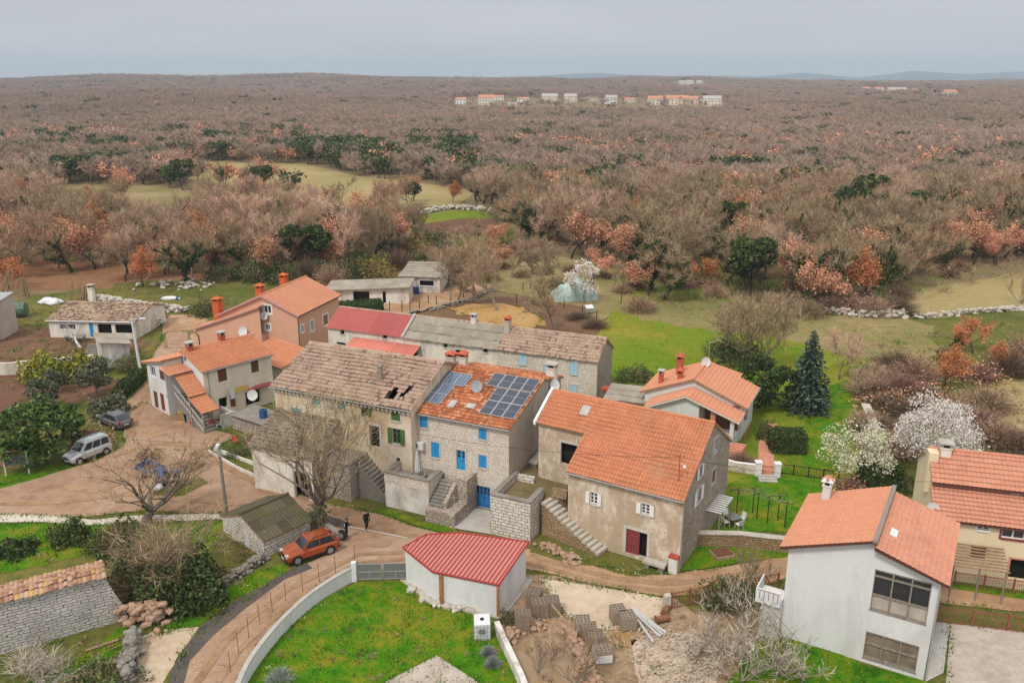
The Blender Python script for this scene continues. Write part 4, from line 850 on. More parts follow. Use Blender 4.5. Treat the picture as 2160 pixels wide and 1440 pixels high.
# barn with the big orange roof
def barnclip(u, v):
    b = v * math.cos(math.atan(.639)) - .3
    return u - 4.65 > -.25 or b > 2.95
Bq = (4.27, 58.6, -.54, 9.06, 0, 5.87, 9.49)
Bh = [('F', 'open_shutters', (1244.4, 1039, 1260.4, 1062.5), dict(col='white_paint')), ('F', 'open_shutters', (1352.3, 1062.5, 1370.7, 1084.4), dict(col='white_paint')),
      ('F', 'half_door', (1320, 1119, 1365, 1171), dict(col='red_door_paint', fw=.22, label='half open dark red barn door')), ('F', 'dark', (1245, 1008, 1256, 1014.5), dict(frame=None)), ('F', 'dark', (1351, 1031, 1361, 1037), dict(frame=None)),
      ('R', 'glass', (1505, 925, 1513.6, 951.7)), ('R', 'shutters', (1502, 991, 1508, 1016), dict(col='red_door_paint')), ('R', 'open_shutters', (1473, 984, 1479, 1005), dict(col='white_paint')), ('R', 'open_shutters', (1468.5, 1032, 1477, 1058), dict(col='white_paint'))]
B = gable('stone_barn', 'stone and plaster farmhouse under a big bright orange tiled roof', 'house', Bq, 10.6, 5.665 / 10.6, 6.3, 'worn_plaster', 'orange_tiles', Bh, roof_kw=dict(jit=.015, wave=.12), eo=.3, vo=.15, wm=dict(R='grey_masonry'))
rt = B['root']
mb = MB(); ro = dict(jit=.01, wave=.04); s1 = B['s1']; V = Vector((0, 1, s1)).normalized(); b0 = 2.75
tile_panel(mb, (-4.4, b0, 5.87 + b0 * s1 + .06), (1, 0, 0), V, 4.25, (5.665 - b0) / math.cos(math.atan(s1)), **ro)
V2 = Vector((0, -1, s1)).normalized(); tile_panel(mb, (-.15, 5.665 + 2.9, 9.49 - 2.9 * s1 + .06), (-1, 0, 0), V2, 4.25, 2.9 / math.cos(math.atan(s1)), **ro); mb.tube([(-4.4, 5.665, 9.58), (-.16, 5.665, 9.58)], .13, 6)
wr = mb.build('wing_roof', 'orange_tiles', rt)
mb = MB(); mb.hexa([(-4.35, 2.8, 7.6), (-.22, 2.8, 7.6), (-.22, 5.6, 9.39), (-4.35, 5.6, 9.39)], [(-4.35, 2.8, 7.7), (-.22, 2.8, 7.7), (-.22, 5.6, 9.49), (-4.35, 5.6, 9.49)]); mb.build('deck', 'raw_wood', wr)
ww = Wall(rt, (-4.3, 3.05), (1, 0)); dr = ww.rect(1183, 935.6, 1217.5, 980.8)
wall_part(rt, 'worn_plaster', [(ww, [(0, 0), (4.29, 0), (4.29, 7.75), (0, 7.75)], [dr]), (Wall(rt, (-4.3, 8.4), (0, -1)), [(0, 0), (5.35, 0), (5.35, 7.75), (2.73, 9.45), (0, 7.7)], []), (Wall(rt, (-.01, 8.4), (-1, 0)), [(0, 0), (4.29, 0), (4.29, 7.7), (0, 7.7)], [])])
opening(ww, dr, 'dark_door', fw=.16)
mb = MB(); mb.hexa([(-4.62, 2.7, 7.55), (-4.4, 2.7, 7.55), (-4.4, 5.7, 9.5), (-4.62, 5.7, 9.5)], [(-4.62, 2.7, 7.85), (-4.4, 2.7, 7.85), (-4.4, 5.7, 9.8), (-4.62, 5.7, 9.8)]); mb.build('verge', 'white_paint', rt)
c = roof_at(B, 1235, 867); mb = MB(); slope_box(mb, B, c.x - .35, c.y - .4, c.x + .35, c.y + .4, .02, .14); sk = mb.build('skylight', 'zinc', wr); mb = MB(); slope_box(mb, B, c.x - .26, c.y - .31, c.x + .26, c.y + .31, .14, .15); mb.build('pane', 'net_curtain', sk)
mb = MB(); mb.tube([(9.1, -.3, 5.7), (9.12, -.08, 5.4), (9.12, -.08, .1)], .05, 6); mb.build('downpipe', 'zinc', rt)
mt = roof_at(B, 1448, 1040); pm = thing('roof_mast', 'thin cable mast with a white lamp at the corner of the orange roof', 'cable mast', to_world(rt, (8.3, .9, B['he'] + .9 * s1 + .1)), 0)
mb = MB(); mb.tube([(0, 0, -.3), (0, 0, 2.2)], .035, 6); mb.tube([(-.35, 0, 2.0), (.35, 0, 2.0)], .025, 5); mb.build('pole', 'rust', pm); mb = MB(); mb.lathe([(.03, -.12), (.14, 0), (.1, .12), (.02, .16)], (.35, -.1, 1.2), 8); mb.tube([(0, 0, 1.5), (.35, -.1, 1.34)], .015, 4); mb.build('lamp', 'dish_white', pm)
# outside stairs of the barn
st = thing('stone_stairs', 'long flight of pale stone steps beside the barn wall', 'stairs', B['root'].location, B['root'].rotation_euler.z)
lb = lambda px, py, z: Matrix.Rotation(.54, 3, 'Z') @ (G(px, py, z) - Vector((4.27, 58.6, 0)))
top, bot = lb(1152, 1052, 2.8), lb(1272, 1166, .1); n = 14; mb = MB(); ms = MB()
for k in range(n):
    f0, f1 = k / n, (k + 1) / n; p0, p1 = top.lerp(bot, f0), top.lerp(bot, f1); j = rs.uniform(-.05, .05); dz = rs.uniform(-.02, .02)
    d = Vector((p1.x - p0.x, p1.y - p0.y)).normalized(); nn = Vector((-d.y, d.x)); q = lambda p, s: (p.x + nn.x * s, p.y + nn.y * s)
    e = p0.lerp(p1, .93); a = [q(p0, -.62 + j), q(e, -.62 + j), q(e, .62 + j), q(p0, .62 + j)]
    mb.hexa([(x, y, p0.z - .2 + dz) for x, y in a], [(x, y, p0.z + dz) for x, y in a])
    a = [q(p0, -.55), q(p1, -.55), q(p1, .55), q(p0, .55)]; ms.hexa([(x, y, -.05) for x, y in a], [(x, y, p0.z - .19) for x, y in a])
mb.build('steps', 'limestone', st); ms.build('base', 'warm_masonry', st)
mc = thing('meter_cabinet', 'white meter cabinet with a red cap at the barn corner', 'cabinet', to_world(rt, (8.75, -.35, 0)), -.54)
mb = MB(); mb.box(-.32, -.2, 0, .32, .2, 1.25); mb.build('box', 'lime_wash', mc); mb = MB(); mb.box(-.36, -.24, 1.25, .36, .24, 1.4); mb.build('cap', 'red_plastic', mc); mb = MB(); mb.box(-.2, -.22, .5, .2, -.201, 1.05); mb.build('door', 'white_plastic', mc)
b = thing('stone_bench', 'white stone slab bench against the front of the barn', 'bench', to_world(rt, (7.4, -.5, 0)), -.54)
mb = MB(); mb.box(-.85, -.35, .38, .85, .35, .56); mb.build('seat', 'limestone', b)
for x in (-.55, .55): mb = MB(); mb.box(x - .18, -.28, 0, x + .18, .28, .38); mb.build('leg', 'grey_stone', b)
# ------------------------------------------------------------------ salmon house
KW = dict(amp=.035, pu=.3, row=.42, step=.035)
P = gable('salmon_house', 'tall salmon pink house with offset smooth orange roofs', 'house', (-26.83, 102.87, 1.28, 10.8, 0, 5.78, 7.92), 11.4, .43, 4.9, 'salmon_plaster', 'smooth_tiles', [
    ('L', 'glass', (557.5, 644.5, 571.5, 660.5), dict(frame='white_paint', fw=.22)), ('L', 'glass', (560, 684, 569.5, 695), dict(frame='white_paint', fw=.2)), ('L', 'dark', (533, 691, 542, 702), dict(frame=None)),
    ('F', 'glass', (634.5, 686, 640, 700), dict(frame='white_paint', fw=.2)), ('F', 'glass', (655, 676, 661, 698), dict(frame='white_paint', fw=.2)), ('F', 'shutters', (681.5, 663, 691.5, 684.5), dict(frame='white_paint', fw=.2, col='orange_wood'))], eo=.35, vo=.3, roof_kw=KW, gut='gutter_brown')
rt = P['root']; chimney(P['roof'], (2.6, 6.8), 6.6, 1.5, .85); chimney(P['roof'], (8.6, 6.9), 6.6, 1.6, .85)
mb = MB(); mb.tube([(-.12, -.38, 5.6), (-.06, -.06, 5.2), (-.06, -.06, .1)], .06, 6); mb.build('downpipe', 'gutter_brown', rt)
mb = MB(); mb.hexa([(-.36, -.36, 5.5), (-.3, -.36, 5.5), (-.3, 4.9, 7.75), (-.36, 4.9, 7.75)], [(-.36, -.36, 5.72), (-.3, -.36, 5.72), (-.3, 4.9, 7.97), (-.36, 4.9, 7.97)])
mb.hexa([(-.36, 4.9, 7.75), (-.3, 4.9, 7.75), (-.3, 11.75, 4.65), (-.36, 11.75, 4.65)], [(-.36, 4.9, 7.97), (-.3, 4.9, 7.97), (-.3, 11.75, 4.87), (-.36, 11.75, 4.87)]); mb.build('verge', 'pink_cloth', rt)
WX = -1.1; LW = Wall(rt, (WX, 15.2), (0, -1)); e0 = LW.px(412, 692); e1 = LW.px(490, 667); e2 = LW.px(545, 648)
s0, s1_, s2_ = e0[0], e1[0], e2[0]; z0, z1, z2 = max(3.0, e0[1]), e1[1], e2[1]; sr = s2_ + .1
wall_part(rt, 'salmon_plaster', [(LW, [(s0, 0), (sr, 0), (sr, z2), (s1_, z1), (s0, z0)], [])])
for nm, a, b, za, zb in (('wing_roof', s0 - .5, s1_, z0 - .2, z1), ('wing_roof', s1_, sr, z1, z2 + .05)):
    mb = MB(); ya, yb = 15.2 - a, 15.2 - b; V = Vector((0, yb - ya, zb - za)); 
    tile_panel(mb, (2.5, ya, za + .04), (-1, 0, 0), V, 2.8 - WX, V.length, **KW); r_ = mb.build(nm, 'smooth_tiles', rt)
    mb = MB(); mb.hexa([(WX - .3, ya, za - .12), (2.5, ya, za - .12), (2.5, yb, zb - .12), (WX - .3, yb, zb - .12)], [(WX - .3, ya, za + .03), (2.5, ya, za + .03), (2.5, yb, zb + .03), (WX - .3, yb, zb + .03)]); mb.build('soffit', 'pink_cloth', r_)
mb = MB(); mb.prism([(WX + .02, 15.2 - sr + .02), (2.4, 15.2 - sr + .02), (2.4, 15.2 - s0 - .02), (WX + .02, 15.2 - s0 - .02)], 0, z0 - .2); mb.build('wing_wall', 'salmon_plaster', rt)
mb = MB(); mb.tube([(WX - .32, 15.2 - s0 + .5, z0 - .2), (WX - .07, 15.2 - s0 - .4, z0 - .9), (WX - .07, 15.2 - s0 - .4, .1)], .06, 6); mb.build('downpipe', 'gutter_brown', rt)
chimney(r_, (1.2, 12.4), 3.4, 2.9, .95)
dish('white satellite dish on the salmon gable between its two windows', to_world(rt, (-.15, 4.6, 5.0)), R(-8), .5, 'dish_white', 15, .35)
dish('large white satellite dish low on the salmon wall above the terracotta ridge', to_world(rt, (-1.3, 7.1, 3.1)), R(-8), .6, 'dish_white', 15, .3)
# low terracotta roof between the two houses on the left
lt = thing('lean_to', 'low terracotta lean to roof tucked between the salmon and cream houses', 'outbuilding', (-27.4, 96.2, 0), -.73)
mb = MB(); V = Vector((0, 4.6, 1.05)); tile_panel(mb, (-4.6, -2.6, 2.45), (1, 0, 0), V, 8.4, V.length, **KW); r_ = mb.build('roof', 'orange_tiles', lt)
mb = MB(); mb.hexa([(-4.55, -2.55, 2.3), (3.75, -2.55, 2.3), (3.75, 1.95, 3.33), (-4.55, 1.95, 3.33)], [(-4.55, -2.55, 2.44), (3.75, -2.55, 2.44), (3.75, 1.95, 3.46), (-4.55, 1.95, 3.46)]); mb.build('deck', 'raw_wood', r_)
mb = MB(); mb.hexa([(-4.3, -2.2, 0), (3.5, -2.2, 0), (3.5, 1.8, 0), (-4.3, 1.8, 0)], [(-4.3, -2.2, 2.38), (3.5, -2.2, 2.38), (3.5, 1.8, 3.3), (-4.3, 1.8, 3.3)]); mb.build('wall', 'cream_plaster', lt)

# ------------------------------------------------------------------ cream house with the covered outside stairs
Lh = gable('cream_house', 'cream house with brown shutters and roofed outside stairs beside the lane', 'house', (-31.53, 82.16, .81, 7.87, 0, 5.49, 6.7), 4.1, .93, 6.65, 'cream_plaster', 'orange_tiles', [
    ('F', 'shutters', (459.5, 778, 478.5, 804), dict(col='brown_wood', frame=None)), ('F', 'shutters', (529.5, 761, 545.5, 785), dict(col='brown_wood', frame=None)), ('F', 'dark', (462, 838, 480, 860), dict(frame=None)),
    ('F', 'shutters', (485.4, 831.5, 497, 858), dict(col='brown_wood', frame=None, name='door')), ('F', 'dark', (518, 824, 549, 852), dict(frame='stone_frame')), ('L', 'dark', (387, 752, 393, 763), dict(frame=None))], roof_kw=dict(jit=.01, row=0.4), vo=.2, wm=dict(L='white_plaster'))
rt = Lh['root']
mb = MB(); mb.box(4.6, -.9, 2.35, 7.4, -.02, 2.45); mb.build('door_canopy', 'red_door_paint', rt)
chimney(Lh['roof'], (.7, 3.8), 6.4, .8, .6, 'chimney_red', 'flat'); chimney(Lh['roof'], (4.6, 4.3), 6.4, 1.0, .6, 'chimney_red', 'flat')
mb = MB(); mb.tube([(.5, -.3, 5.3), (.5, -.07, 5.0), (.5, -.07, .1)], .05, 6); mb.build('downpipe', 'gutter_grey', rt)
# whitewashed volume on its left
w1 = Wall(rt, (-2.05, 8.5), (0, -1)); w2 = Wall(rt, (-2.05, 4.3), (1, 0)); w3 = Wall(rt, (8.3, 8.5), (-1, 0))
hs = [(w1.rect(317.8, 773, 328.4, 793.8), 'glass', 'white_paint', None), (w1.rect(337, 780, 349, 801), 'shutters', None, 'brown_wood'), (w1.rect(325.5, 826, 333, 858), 'shutters', None, 'brown_wood'), (w1.rect(339.5, 831, 347, 864), 'shutters', None, 'red_door_paint'), (w1.rect(351, 833, 356, 842), 'dark', None, None)]
hs = [((max(.1, h[0][0]), max(.03, h[0][1]), min(4.1, h[0][2]), min(4.9, h[0][3])),) + h[1:] for h in hs]
wall_part(rt, 'white_plaster', [(w1, [(0, 0), (4.2, 0), (4.2, 6.0), (0, 5.0)], [h[0] for h in hs]), (w2, [(0, 0), (2.04, 0), (2.04, 6.0), (0, 6.0)], []), (w3, [(0, 0), (10.35, 0), (10.35, 5), (0, 5)], [])])
for r, k, fr, c in hs: opening(w1, r, k, c or 'white_paint', fr, name='door' if r[1] < .5 else None)
mb = MB(); V = Vector((0, -4.9, 1.2)); tile_panel(mb, (8.6, 9.1, 4.95), (-1, 0, 0), V, 11.0, V.length, row=.4); wr = mb.build('wing_roof', 'smooth_tiles', rt)
mb = MB(); mb.hexa([(-2.35, 4.2, 5.95), (8.55, 4.2, 5.95), (8.55, 9.0, 4.8), (-2.35, 9.0, 4.8)], [(-2.35, 4.2, 6.12), (8.55, 4.2, 6.12), (8.55, 9.0, 4.95), (-2.35, 9.0, 4.95)]); mb.build('deck', 'raw_wood', wr)
mb = MB(); mb.box(1.5, 4.12, 5.4, 8.4, 4.4, 6.75); mb.build('parapet', 'grey_render', rt); mb = MB(); tile_panel(mb, (1.4, 4.05, 6.78), (1, 0, 0), (0, 1, 0.05), 7.1, .42, row=0); mb.build('parapet_tiles', 'smooth_tiles', rt)
mb = MB(); V = Vector((0, 2.4, .35)); tile_panel(mb, (-2.6, 2.0, 5.1), (1, 0, 0), V, 2.5, V.length, row=.4); cr = mb.build('canopy', 'smooth_tiles', rt)
for (ya, za, yb, zb, n_) in ((-.55, 3.35, 2.35, 5.0, 0), (-3.0, 2.25, -.35, 3.2, 1)):
    mb = MB(); V = Vector((0, yb - ya, zb - za)); tile_panel(mb, (-2.0, ya, za), (1, 0, 0), V, 1.95, V.length, row=.42, amp=.03); cr = mb.build('stair_canopy', 'orange_tiles', rt)
    mb = MB(); mb.hexa([(-1.98, ya + .02, za - .1), (-.1, ya + .02, za - .1), (-.1, yb - .02, zb - .1), (-1.98, yb - .02, zb - .1)], [(-1.98, ya + .02, za - .01), (-.1, ya + .02, za - .01), (-.1, yb - .02, zb - .01), (-1.98, yb - .02, zb - .01)]); mb.build('deck', 'raw_wood', cr)
mb = MB()
for k in range(14): mb.box(-1.75, 3.0 - .42 * (k + 1), 0 if k < 9 else 0, -.04, 3.0 - .42 * k, 2.75 - .19 * k)
mb.build('stairs', 'grey_stone', rt); mb = MB()
mb.hexa([(-1.86, -2.8, .1), (-1.76, -2.8, .1), (-1.76, 3.0, 2.75), (-1.86, 3.0, 2.75)], [(-1.86, -2.8, .32), (-1.76, -2.8, .32), (-1.76, 3.0, 2.97), (-1.86, 3.0, 2.97)])
for k in range(15): y = -2.7 + k * .4; z = .3 + (y + 2.8) * .457; mb.box(-1.84, y, z, -1.78, y + .07, z + .75)
mb.hexa([(-1.87, -2.8, 1.0), (-1.75, -2.8, 1.0), (-1.75, 3.0, 3.65), (-1.87, 3.0, 3.65)], [(-1.87, -2.8, 1.1), (-1.75, -2.8, 1.1), (-1.75, 3.0, 3.75), (-1.87, 3.0, 3.75)])
for y, z in ((-2.9, 2.2), (-.4, 3.2)): mb.box(-1.93, y, 0, -1.83, y + .1, z)
mb.build('balustrade', 'grey_concrete', rt)
mb = MB(); mb.box(-.04, -2.9, 0, 1.6, -2.75, 1.5); mb.box(1.45, -2.75, 0, 1.6, -.02, 1.3); mb.build('yard_wall', 'mould_wall', rt)
wall_thing('air_conditioner', 'white air conditioner unit under the eave at the roofed stairs', 'air conditioner', Lh, 'L', 393, 781, aircon)
dish('white satellite dish on a leaning pole at the yard of the cream house', G(537, 873) + Vector((0, 0, .3)), R(5), .55, 'dish_white', 12, 1.9)

# ------------------------------------------------------------------ long row behind
def rowclip(u, v): return True
Rq = (-22.52, 100.14, -.4, 34.4, 0, 5.02, 6.75); Rw = 5.6
Rr = gable('long_row_house', 'long low row of stone outbuildings under red sheet, grey sheet and old tile roofs', 'house', Rq, Rw, .52, 5.02, 'row_plaster', 'old_tiles', [
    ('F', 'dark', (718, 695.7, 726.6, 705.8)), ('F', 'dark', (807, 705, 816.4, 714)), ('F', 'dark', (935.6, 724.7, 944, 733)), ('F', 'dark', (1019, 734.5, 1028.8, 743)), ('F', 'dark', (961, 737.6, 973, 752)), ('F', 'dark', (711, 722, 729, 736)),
    ], roof_kw=dict(jit=.05, rng=rs, wave=.1, pu=.24, amp=.12, row=.45), clipF=lambda u, v: u > 22.6, back=True, vo=.15, gut=None, wm=dict(R='grey_masonry', F='row_plaster'))
rt = Rr['root']; fs1 = Rr['s1']; V = Vector((0, 1, fs1))
mb = MB(); tile_panel(mb, (-.1, -.3, 5.02 - .3 * fs1 + .12), (1, 0, 0), V, 10.6, 3.2 * V.length, pu=.42, amp=.05, row=0, prof='rib', step=0.0); mb.build('sheet_roof', 'red_sheet', rt)
mb = MB(); mb.box(10.4, -.34, 4.9, 10.75, 2.9, 4.95); mb.hexa([(10.45, -.35, 4.85), (10.75, -.35, 4.85), (10.75, 2.95, 6.85), (10.45, 2.95, 6.85)], [(10.45, -.35, 5.15), (10.75, -.35, 5.15), (10.75, 2.95, 7.1), (10.45, 2.95, 7.1)]); mb.build('party_verge', 'grey_concrete', rt)
mb = MB(); tile_panel(mb, (10.8, -.35, 5.02 - .35 * fs1 + .1), (1, 0, 0), V, 11.9, 3.3 * V.length, pu=.34, amp=.10, row=1.5, step=.03, jit=.06, rng=rs, wave=.07); mb.build('sheet_roof', 'fibre_sheet', rt)
wx = Wall(rt, (22.6, -.03), (1, 0)); hh = [wx.rect(1094, 745.6, 1110, 768), wx.rect(1147, 768, 1160.5, 788), wx.rect(1202, 764, 1217.5, 788.6), wx.rect(1202, 811, 1216, 832)]
hh = [(h[0], max(.3, h[1]), h[2], max(1.4, h[3])) for h in hh]
mb = MB(); wx.face(mb, [(0, 0), (11.78, 0), (11.78, 4.98), (0, 4.98)], hh, rev=.02); mb.build('wall', 'row_masonry', rt)
for h in hh: opening(Wall(rt, (22.6, -.06), (1, 0)), (h[0], h[1], h[2], h[3]), 'shutters', 'pale_blue_paint', 'stone_frame')
chimney(Rr['roof'], (18.4, 2.9), 6.4, 1.0, .55, 'lime_wash', 'flat'); chimney(Rr['roof'], (23.0, 2.2), 6.0, 1.7, .6, 'grey_render', 'tiles')
# red canopy and flat shed on its court
cs = thing('open_shed', 'open shed under a faded red sheet canopy against the long row', 'shed', rt.location, rt.rotation_euler.z)
mb = MB(); V = Vector((0, 2.6, .85)); tile_panel(mb, (3.7, -2.65, 3.3), (1, 0, 0), V, 9.2, V.length, pu=.5, amp=.04, row=0, prof='rib', step=0); mb.build('roof', 'faded_red_sheet', cs)
mb = MB(); mb.box(3.8, -2.5, 0, 4.0, -.1, 3.2); mb.box(12.7, -2.5, 0, 12.85, -.1, 3.2); mb.box(4.0, -2.5, 0, 8.4, -2.35, 3.2); mb.build('wall', 'row_plaster', cs); mb = MB(); mb.box(8.4, -.35, 0, 12.7, -.1, 3.2); mb.build('back_wall', 'dark_room', cs)  # open bay's back wall coloured near-black as the shade under the canopy
fsd = thing('flat_shed', 'low shed with a dark flat mossy roof beside the old chimneys', 'shed', rt.location, rt.rotation_euler.z)
mb = MB(); mb.box(16.6, -3.3, 0, 23.0, -.05, 2.7); mb.build('wall', 'grey_masonry', fsd); mb = MB(); mb.box(16.4, -3.5, 2.7, 23.2, -.05, 2.88); mb.build('roof', 'mossy_floor', fsd)

# ------------------------------------------------------------------ small white house with a gabled porch
W = gable('white_cottage', 'small white cottage with three terracotta chimneys and a gabled porch', 'house', (22.35, 77.13, 1.12, 5.95, 0, 3.72, 5.7), 9.8, .5, 3.72, 'white_plaster', 'smooth_tiles', [('F', 'dark', (1570, 866, 1577, 890), dict(frame=None))], roof_kw=KW, eo=.5, vo=.3)
rt = W['root']
KY = 4.9
for sgn in (1, -1):
    mb = MB(); y0 = -.35 if sgn > 0 else 9.0; V = Vector((0, (KY - y0), 4.95 - 3.1)); O0 = (-3.2, y0, 3.1) if False else None
    if sgn > 0: tile_panel(mb, (-3.2, y0, 3.12), (1, 0, 0), V, 3.05, V.length, **KW)
    else: tile_panel(mb, (-.15, y0, 3.12), (-1, 0, 0), V, 3.05, V.length, **KW)
    pr = mb.build('porch_roof', 'smooth_tiles', rt)
    mb = MB(); a = [(-3.18, y0, 2.98), (-.17, y0, 2.98), (-.17, KY, 4.81), (-3.18, KY, 4.81)]; mb.hexa(a, [(p[0], p[1], p[2] + .13) for p in a]); mb.build('deck', 'white_paint', pr)
pw = Wall(rt, (-2.7, 8.6), (0, -1)); mb = MB(); pw.face(mb, [(0, 0), (5.0, 0), (5.0, 4.5), (3.7, 4.75), (0, 3.2)], []); Wall(rt, (-2.7, 3.6), (1, 0)).face(mb, [(0, 0), (2.68, 0), (2.68, 4.4), (0, 4.4)], []); mb.build('porch_wall', 'white_plaster', rt)
mb = MB(); mb.box(-2.65, .2, 0, -.02, 3.58, 1.15); mb.build('porch_floor', 'white_plaster', rt); mb = MB(); mb.box(-2.75, 2.0, 1.15, -2.35, 2.45, 3.6); mb.build('pillar', 'pink_tiles', rt); mb = MB(); mb.box(-2.75, .2, 0, -2.35, .55, 3.3); mb.build('pillar', 'white_plaster', rt)
mb = MB(); mb.box(-.3, .3, 1.15, -.05, 3.5, 3.6); mb.build('porch_back', 'brown_wood', rt)
chimney(W['roof'], (1.4, 8.6), 3.9, 1.3, .42, 'chimney_red', 'flat'); chimney(W['roof'], (3.6, 7.3), 4.4, 1.9, .6, 'chimney_red'); chimney(W['roof'], (1.2, 6.6), 4.6, 1.0, .45, 'chimney_red')
wv = Wall(rt, (5.9, 9.8), (0, -1)); mb = MB(); mb.box(5.95, 2.6, 0, 8.2, 9.0, 3.3); mb.build('rear_wall', 'white_plaster', rt)
mb = MB(); V = Vector((0, 3.2, .72)); tile_panel(mb, (5.6, 1.7, 4.05), (1, 0, 0), V, 2.9, V.length, **KW); tile_panel(mb, (8.5, 9.4, 3.3), (-1, 0, 0), Vector((0, -4.6, 1.5)), 2.9, 4.84, **KW); mb.build('rear_roof', 'smooth_tiles', rt)
mb = MB()
for k in range(9): mb.box(-3.2 - .32 * (k + 1), -1.2 + .1 * k, 0, -3.2 - .32 * k, .2 + .1 * k, 1.15 - .125 * k)
mb.build('steps', 'pink_tiles', rt); mb = MB(); mb.tube([(-3.0, -.9, 1.2), (-3.0, -.9, 2.1), (-.3, -.9, 2.1)], .03, 5)
for k in range(10): mb.tube([(-3 + .3 * k, -.9, 1.2), (-3 + .3 * k, -.9, 2.1)], .015, 4)
mb.build('railing', 'rust', rt)
dish('white satellite dish on the ridge of the small white cottage', to_world(rt, (4.4, 4.9, 5.7)), R(10), .5, 'dish_white', 10, .45)
t = thing('tv_antenna', 'tall thin tv antenna rising from the white cottage ridge', 'antenna', to_world(rt, (4.6, 4.6, 5.6)), .3)
mb = MB(); mb.tube([(0, 0, 0), (0, 0, 2.6)], .03, 5); mb.tube([(-.1, 0, 2.5), (.9, 0, 2.8)], .02, 4); mb.build('mast', 'zinc', t)
sh = thing('garden_shed', 'low plastered shed with a green door beside the row house', 'shed', (9.7, 82.3, 0), -.33)
wl = Wall(sh, (0, 0), (1, 0)); r = (1.6, .05, 2.7, 1.9); r2 = (2.75, .6, 3.7, 1.9); mb = MB(); wl.face(mb, [(0, 0), (6.2, 0), (6.2, 2.3), (0, 2.5)], [r, r2]); mb.box(0, .25, 0, .2, 3.4, 2.5); mb.box(6.0, .25, 0, 6.2, 3.4, 2.3); mb.build('wall', 'mould_wall', sh)
opening(wl, r, 'shutters', 'green_paint', None, name='door'); opening(wl, r2, 'dark', None, None)
mb = MB(); V = Vector((0, 4.2, .35)); tile_panel(mb, (-.3, -.4, 2.5), (1, 0, 0), V, 6.8, V.length, pu=.4, row=1.4, amp=.04, jit=.1, rng=rs); r_ = mb.build('roof', 'fibre_sheet', sh)
mb = MB(); mb.hexa([(-.25, -.35, 2.4), (6.45, -.35, 2.4), (6.45, 3.7, 2.74), (-.25, 3.7, 2.74)], [(-.25, -.35, 2.49), (6.45, -.35, 2.49), (6.45, 3.7, 2.83), (-.25, 3.7, 2.83)]); mb.build('deck', 'grey_wood', r_)

# ------------------------------------------------------------------ white house at the lower right
Hh = thing('white_house', 'tall plain white house with a split orange roof and glazed sunroom at lower right', 'house', (17.09, 46.54, 0), -.53)
Wl, Wr, D, hl, hr, hR = 4.79, 3.58, 7.35, 6.6, 8.37, 6.95
f = Wall(Hh, (0, 0), (1, 0)); tot = Wl + Wr
lowr = f.rect(1821, 1345, 1938, 1402)
lowr = (max(lowr[0], Wl + .15), lowr[1], min(lowr[2], tot - .3), lowr[3])
sunr = (Wl + .18, 3.75, tot - .35, 6.45)
wall_part(Hh, 'white_plaster', [(f, [(0, -.3), (tot, -.3), (tot, hR - .1), (Wl, 8.0), (Wl, hr - .05), (0, hl - .05)], [lowr, sunr]), (Wall(Hh, (0, D), (0, -1)), [(0, -.3), (D, -.3), (D, hl - .05), (0, hl - .05)], []), (Wall(Hh, (tot, 0), (0, 1)), [(0, -.3), (D, -.3), (D, hR - .1), (0, hR - .1)], []), (Wall(Hh, (tot, D), (-1, 0)), [(0, -.3), (tot, -.3), (tot, hl - .05), (Wr, hr - .05), (Wr, 8.0), (0, hR - .1)], [])])
def big_window(r, nx, ys, panes, label, frame):
    mb = MB(); a0, t0, a1, t1 = r; g = .09
    xs = [a0 + (a1 - a0) * k / nx for k in range(nx + 1)]
    for x in xs: f.box(mb, max(a0, x - g / 2), t0, min(a1, x + g / 2), t1, -.14, .02)
    for k in range(nx):
        for y in [t0 + g / 2] + list(ys) + [t1 - g / 2]: f.box(mb, xs[k] + g / 2, y - g / 2, xs[k + 1] - g / 2, y + g / 2, -.14, .01)
    f.box(mb, a0 - .04, t0 - .07, a1 + .04, t0 - .001, -.02, .06)
    o = mb.build('window', frame, Hh); o['label'] = label
    zz = [t0] + list(ys) + [t1]
    for j in range(len(zz) - 1):
        m = MB(); f.box(m, a0, zz[j], a1, zz[j + 1], -.12, -.1); m.build('pane', panes[j], o)
big_window(lowr, 3, [lowr[1] + (lowr[3] - lowr[1]) * .55], ['hazy_glass', 'hazy_glass'], 'wide ground floor window with nine hazy brown panes', 'grey_wood')
big_window(sunr, 3, [4.75, 6.0], ['net_curtain', 'glass', 'glass'], 'large sunroom window under the sloping roof', 'grey_wood')
kw = dict(amp=.045, pu=.28, row=.3, step=.04)
mb = MB(); V = Vector((Wl + .45, 0, (hr - hl) * (Wl + .45) / Wl)); tile_panel(mb, (-.45, D + .3, hl - (hr - hl) * .45 / Wl + .08), (0, -1, 0), V, D + .75, V.length, **kw); r_ = mb.build('roof', 'smooth_tiles', Hh)
mb = MB(); a = [(-.43, -.43, hl - .28), (Wl, -.43, hr - .1), (Wl, D + .28, hr - .1), (-.43, D + .28, hl - .28)]; mb.hexa(a, [(p[0], p[1], p[2] + .16) for p in a]); mb.build('deck', 'gutter_brown', r_)
mb = MB(); sl = (hR - 8.05) / Wr; V = Vector((-(Wr + .5), 0, -sl * (Wr + .5))); zE = hR + sl * .5 + .06; tile_panel(mb, (tot + .5, -.55, zE), (0, 1, 0), V, D + .85, V.length, **kw); r2 = mb.build('roof', 'pink_tiles', Hh)
mb = MB(); a = [(Wl + .02, -.53, 7.87), (tot + .48, -.53, zE - .18), (tot + .48, D + .28, zE - .18), (Wl + .02, D + .28, 7.87)]; mb.hexa(a, [(p[0], p[1], p[2] + .16) for p in a]); mb.build('deck', 'gutter_brown', r2)
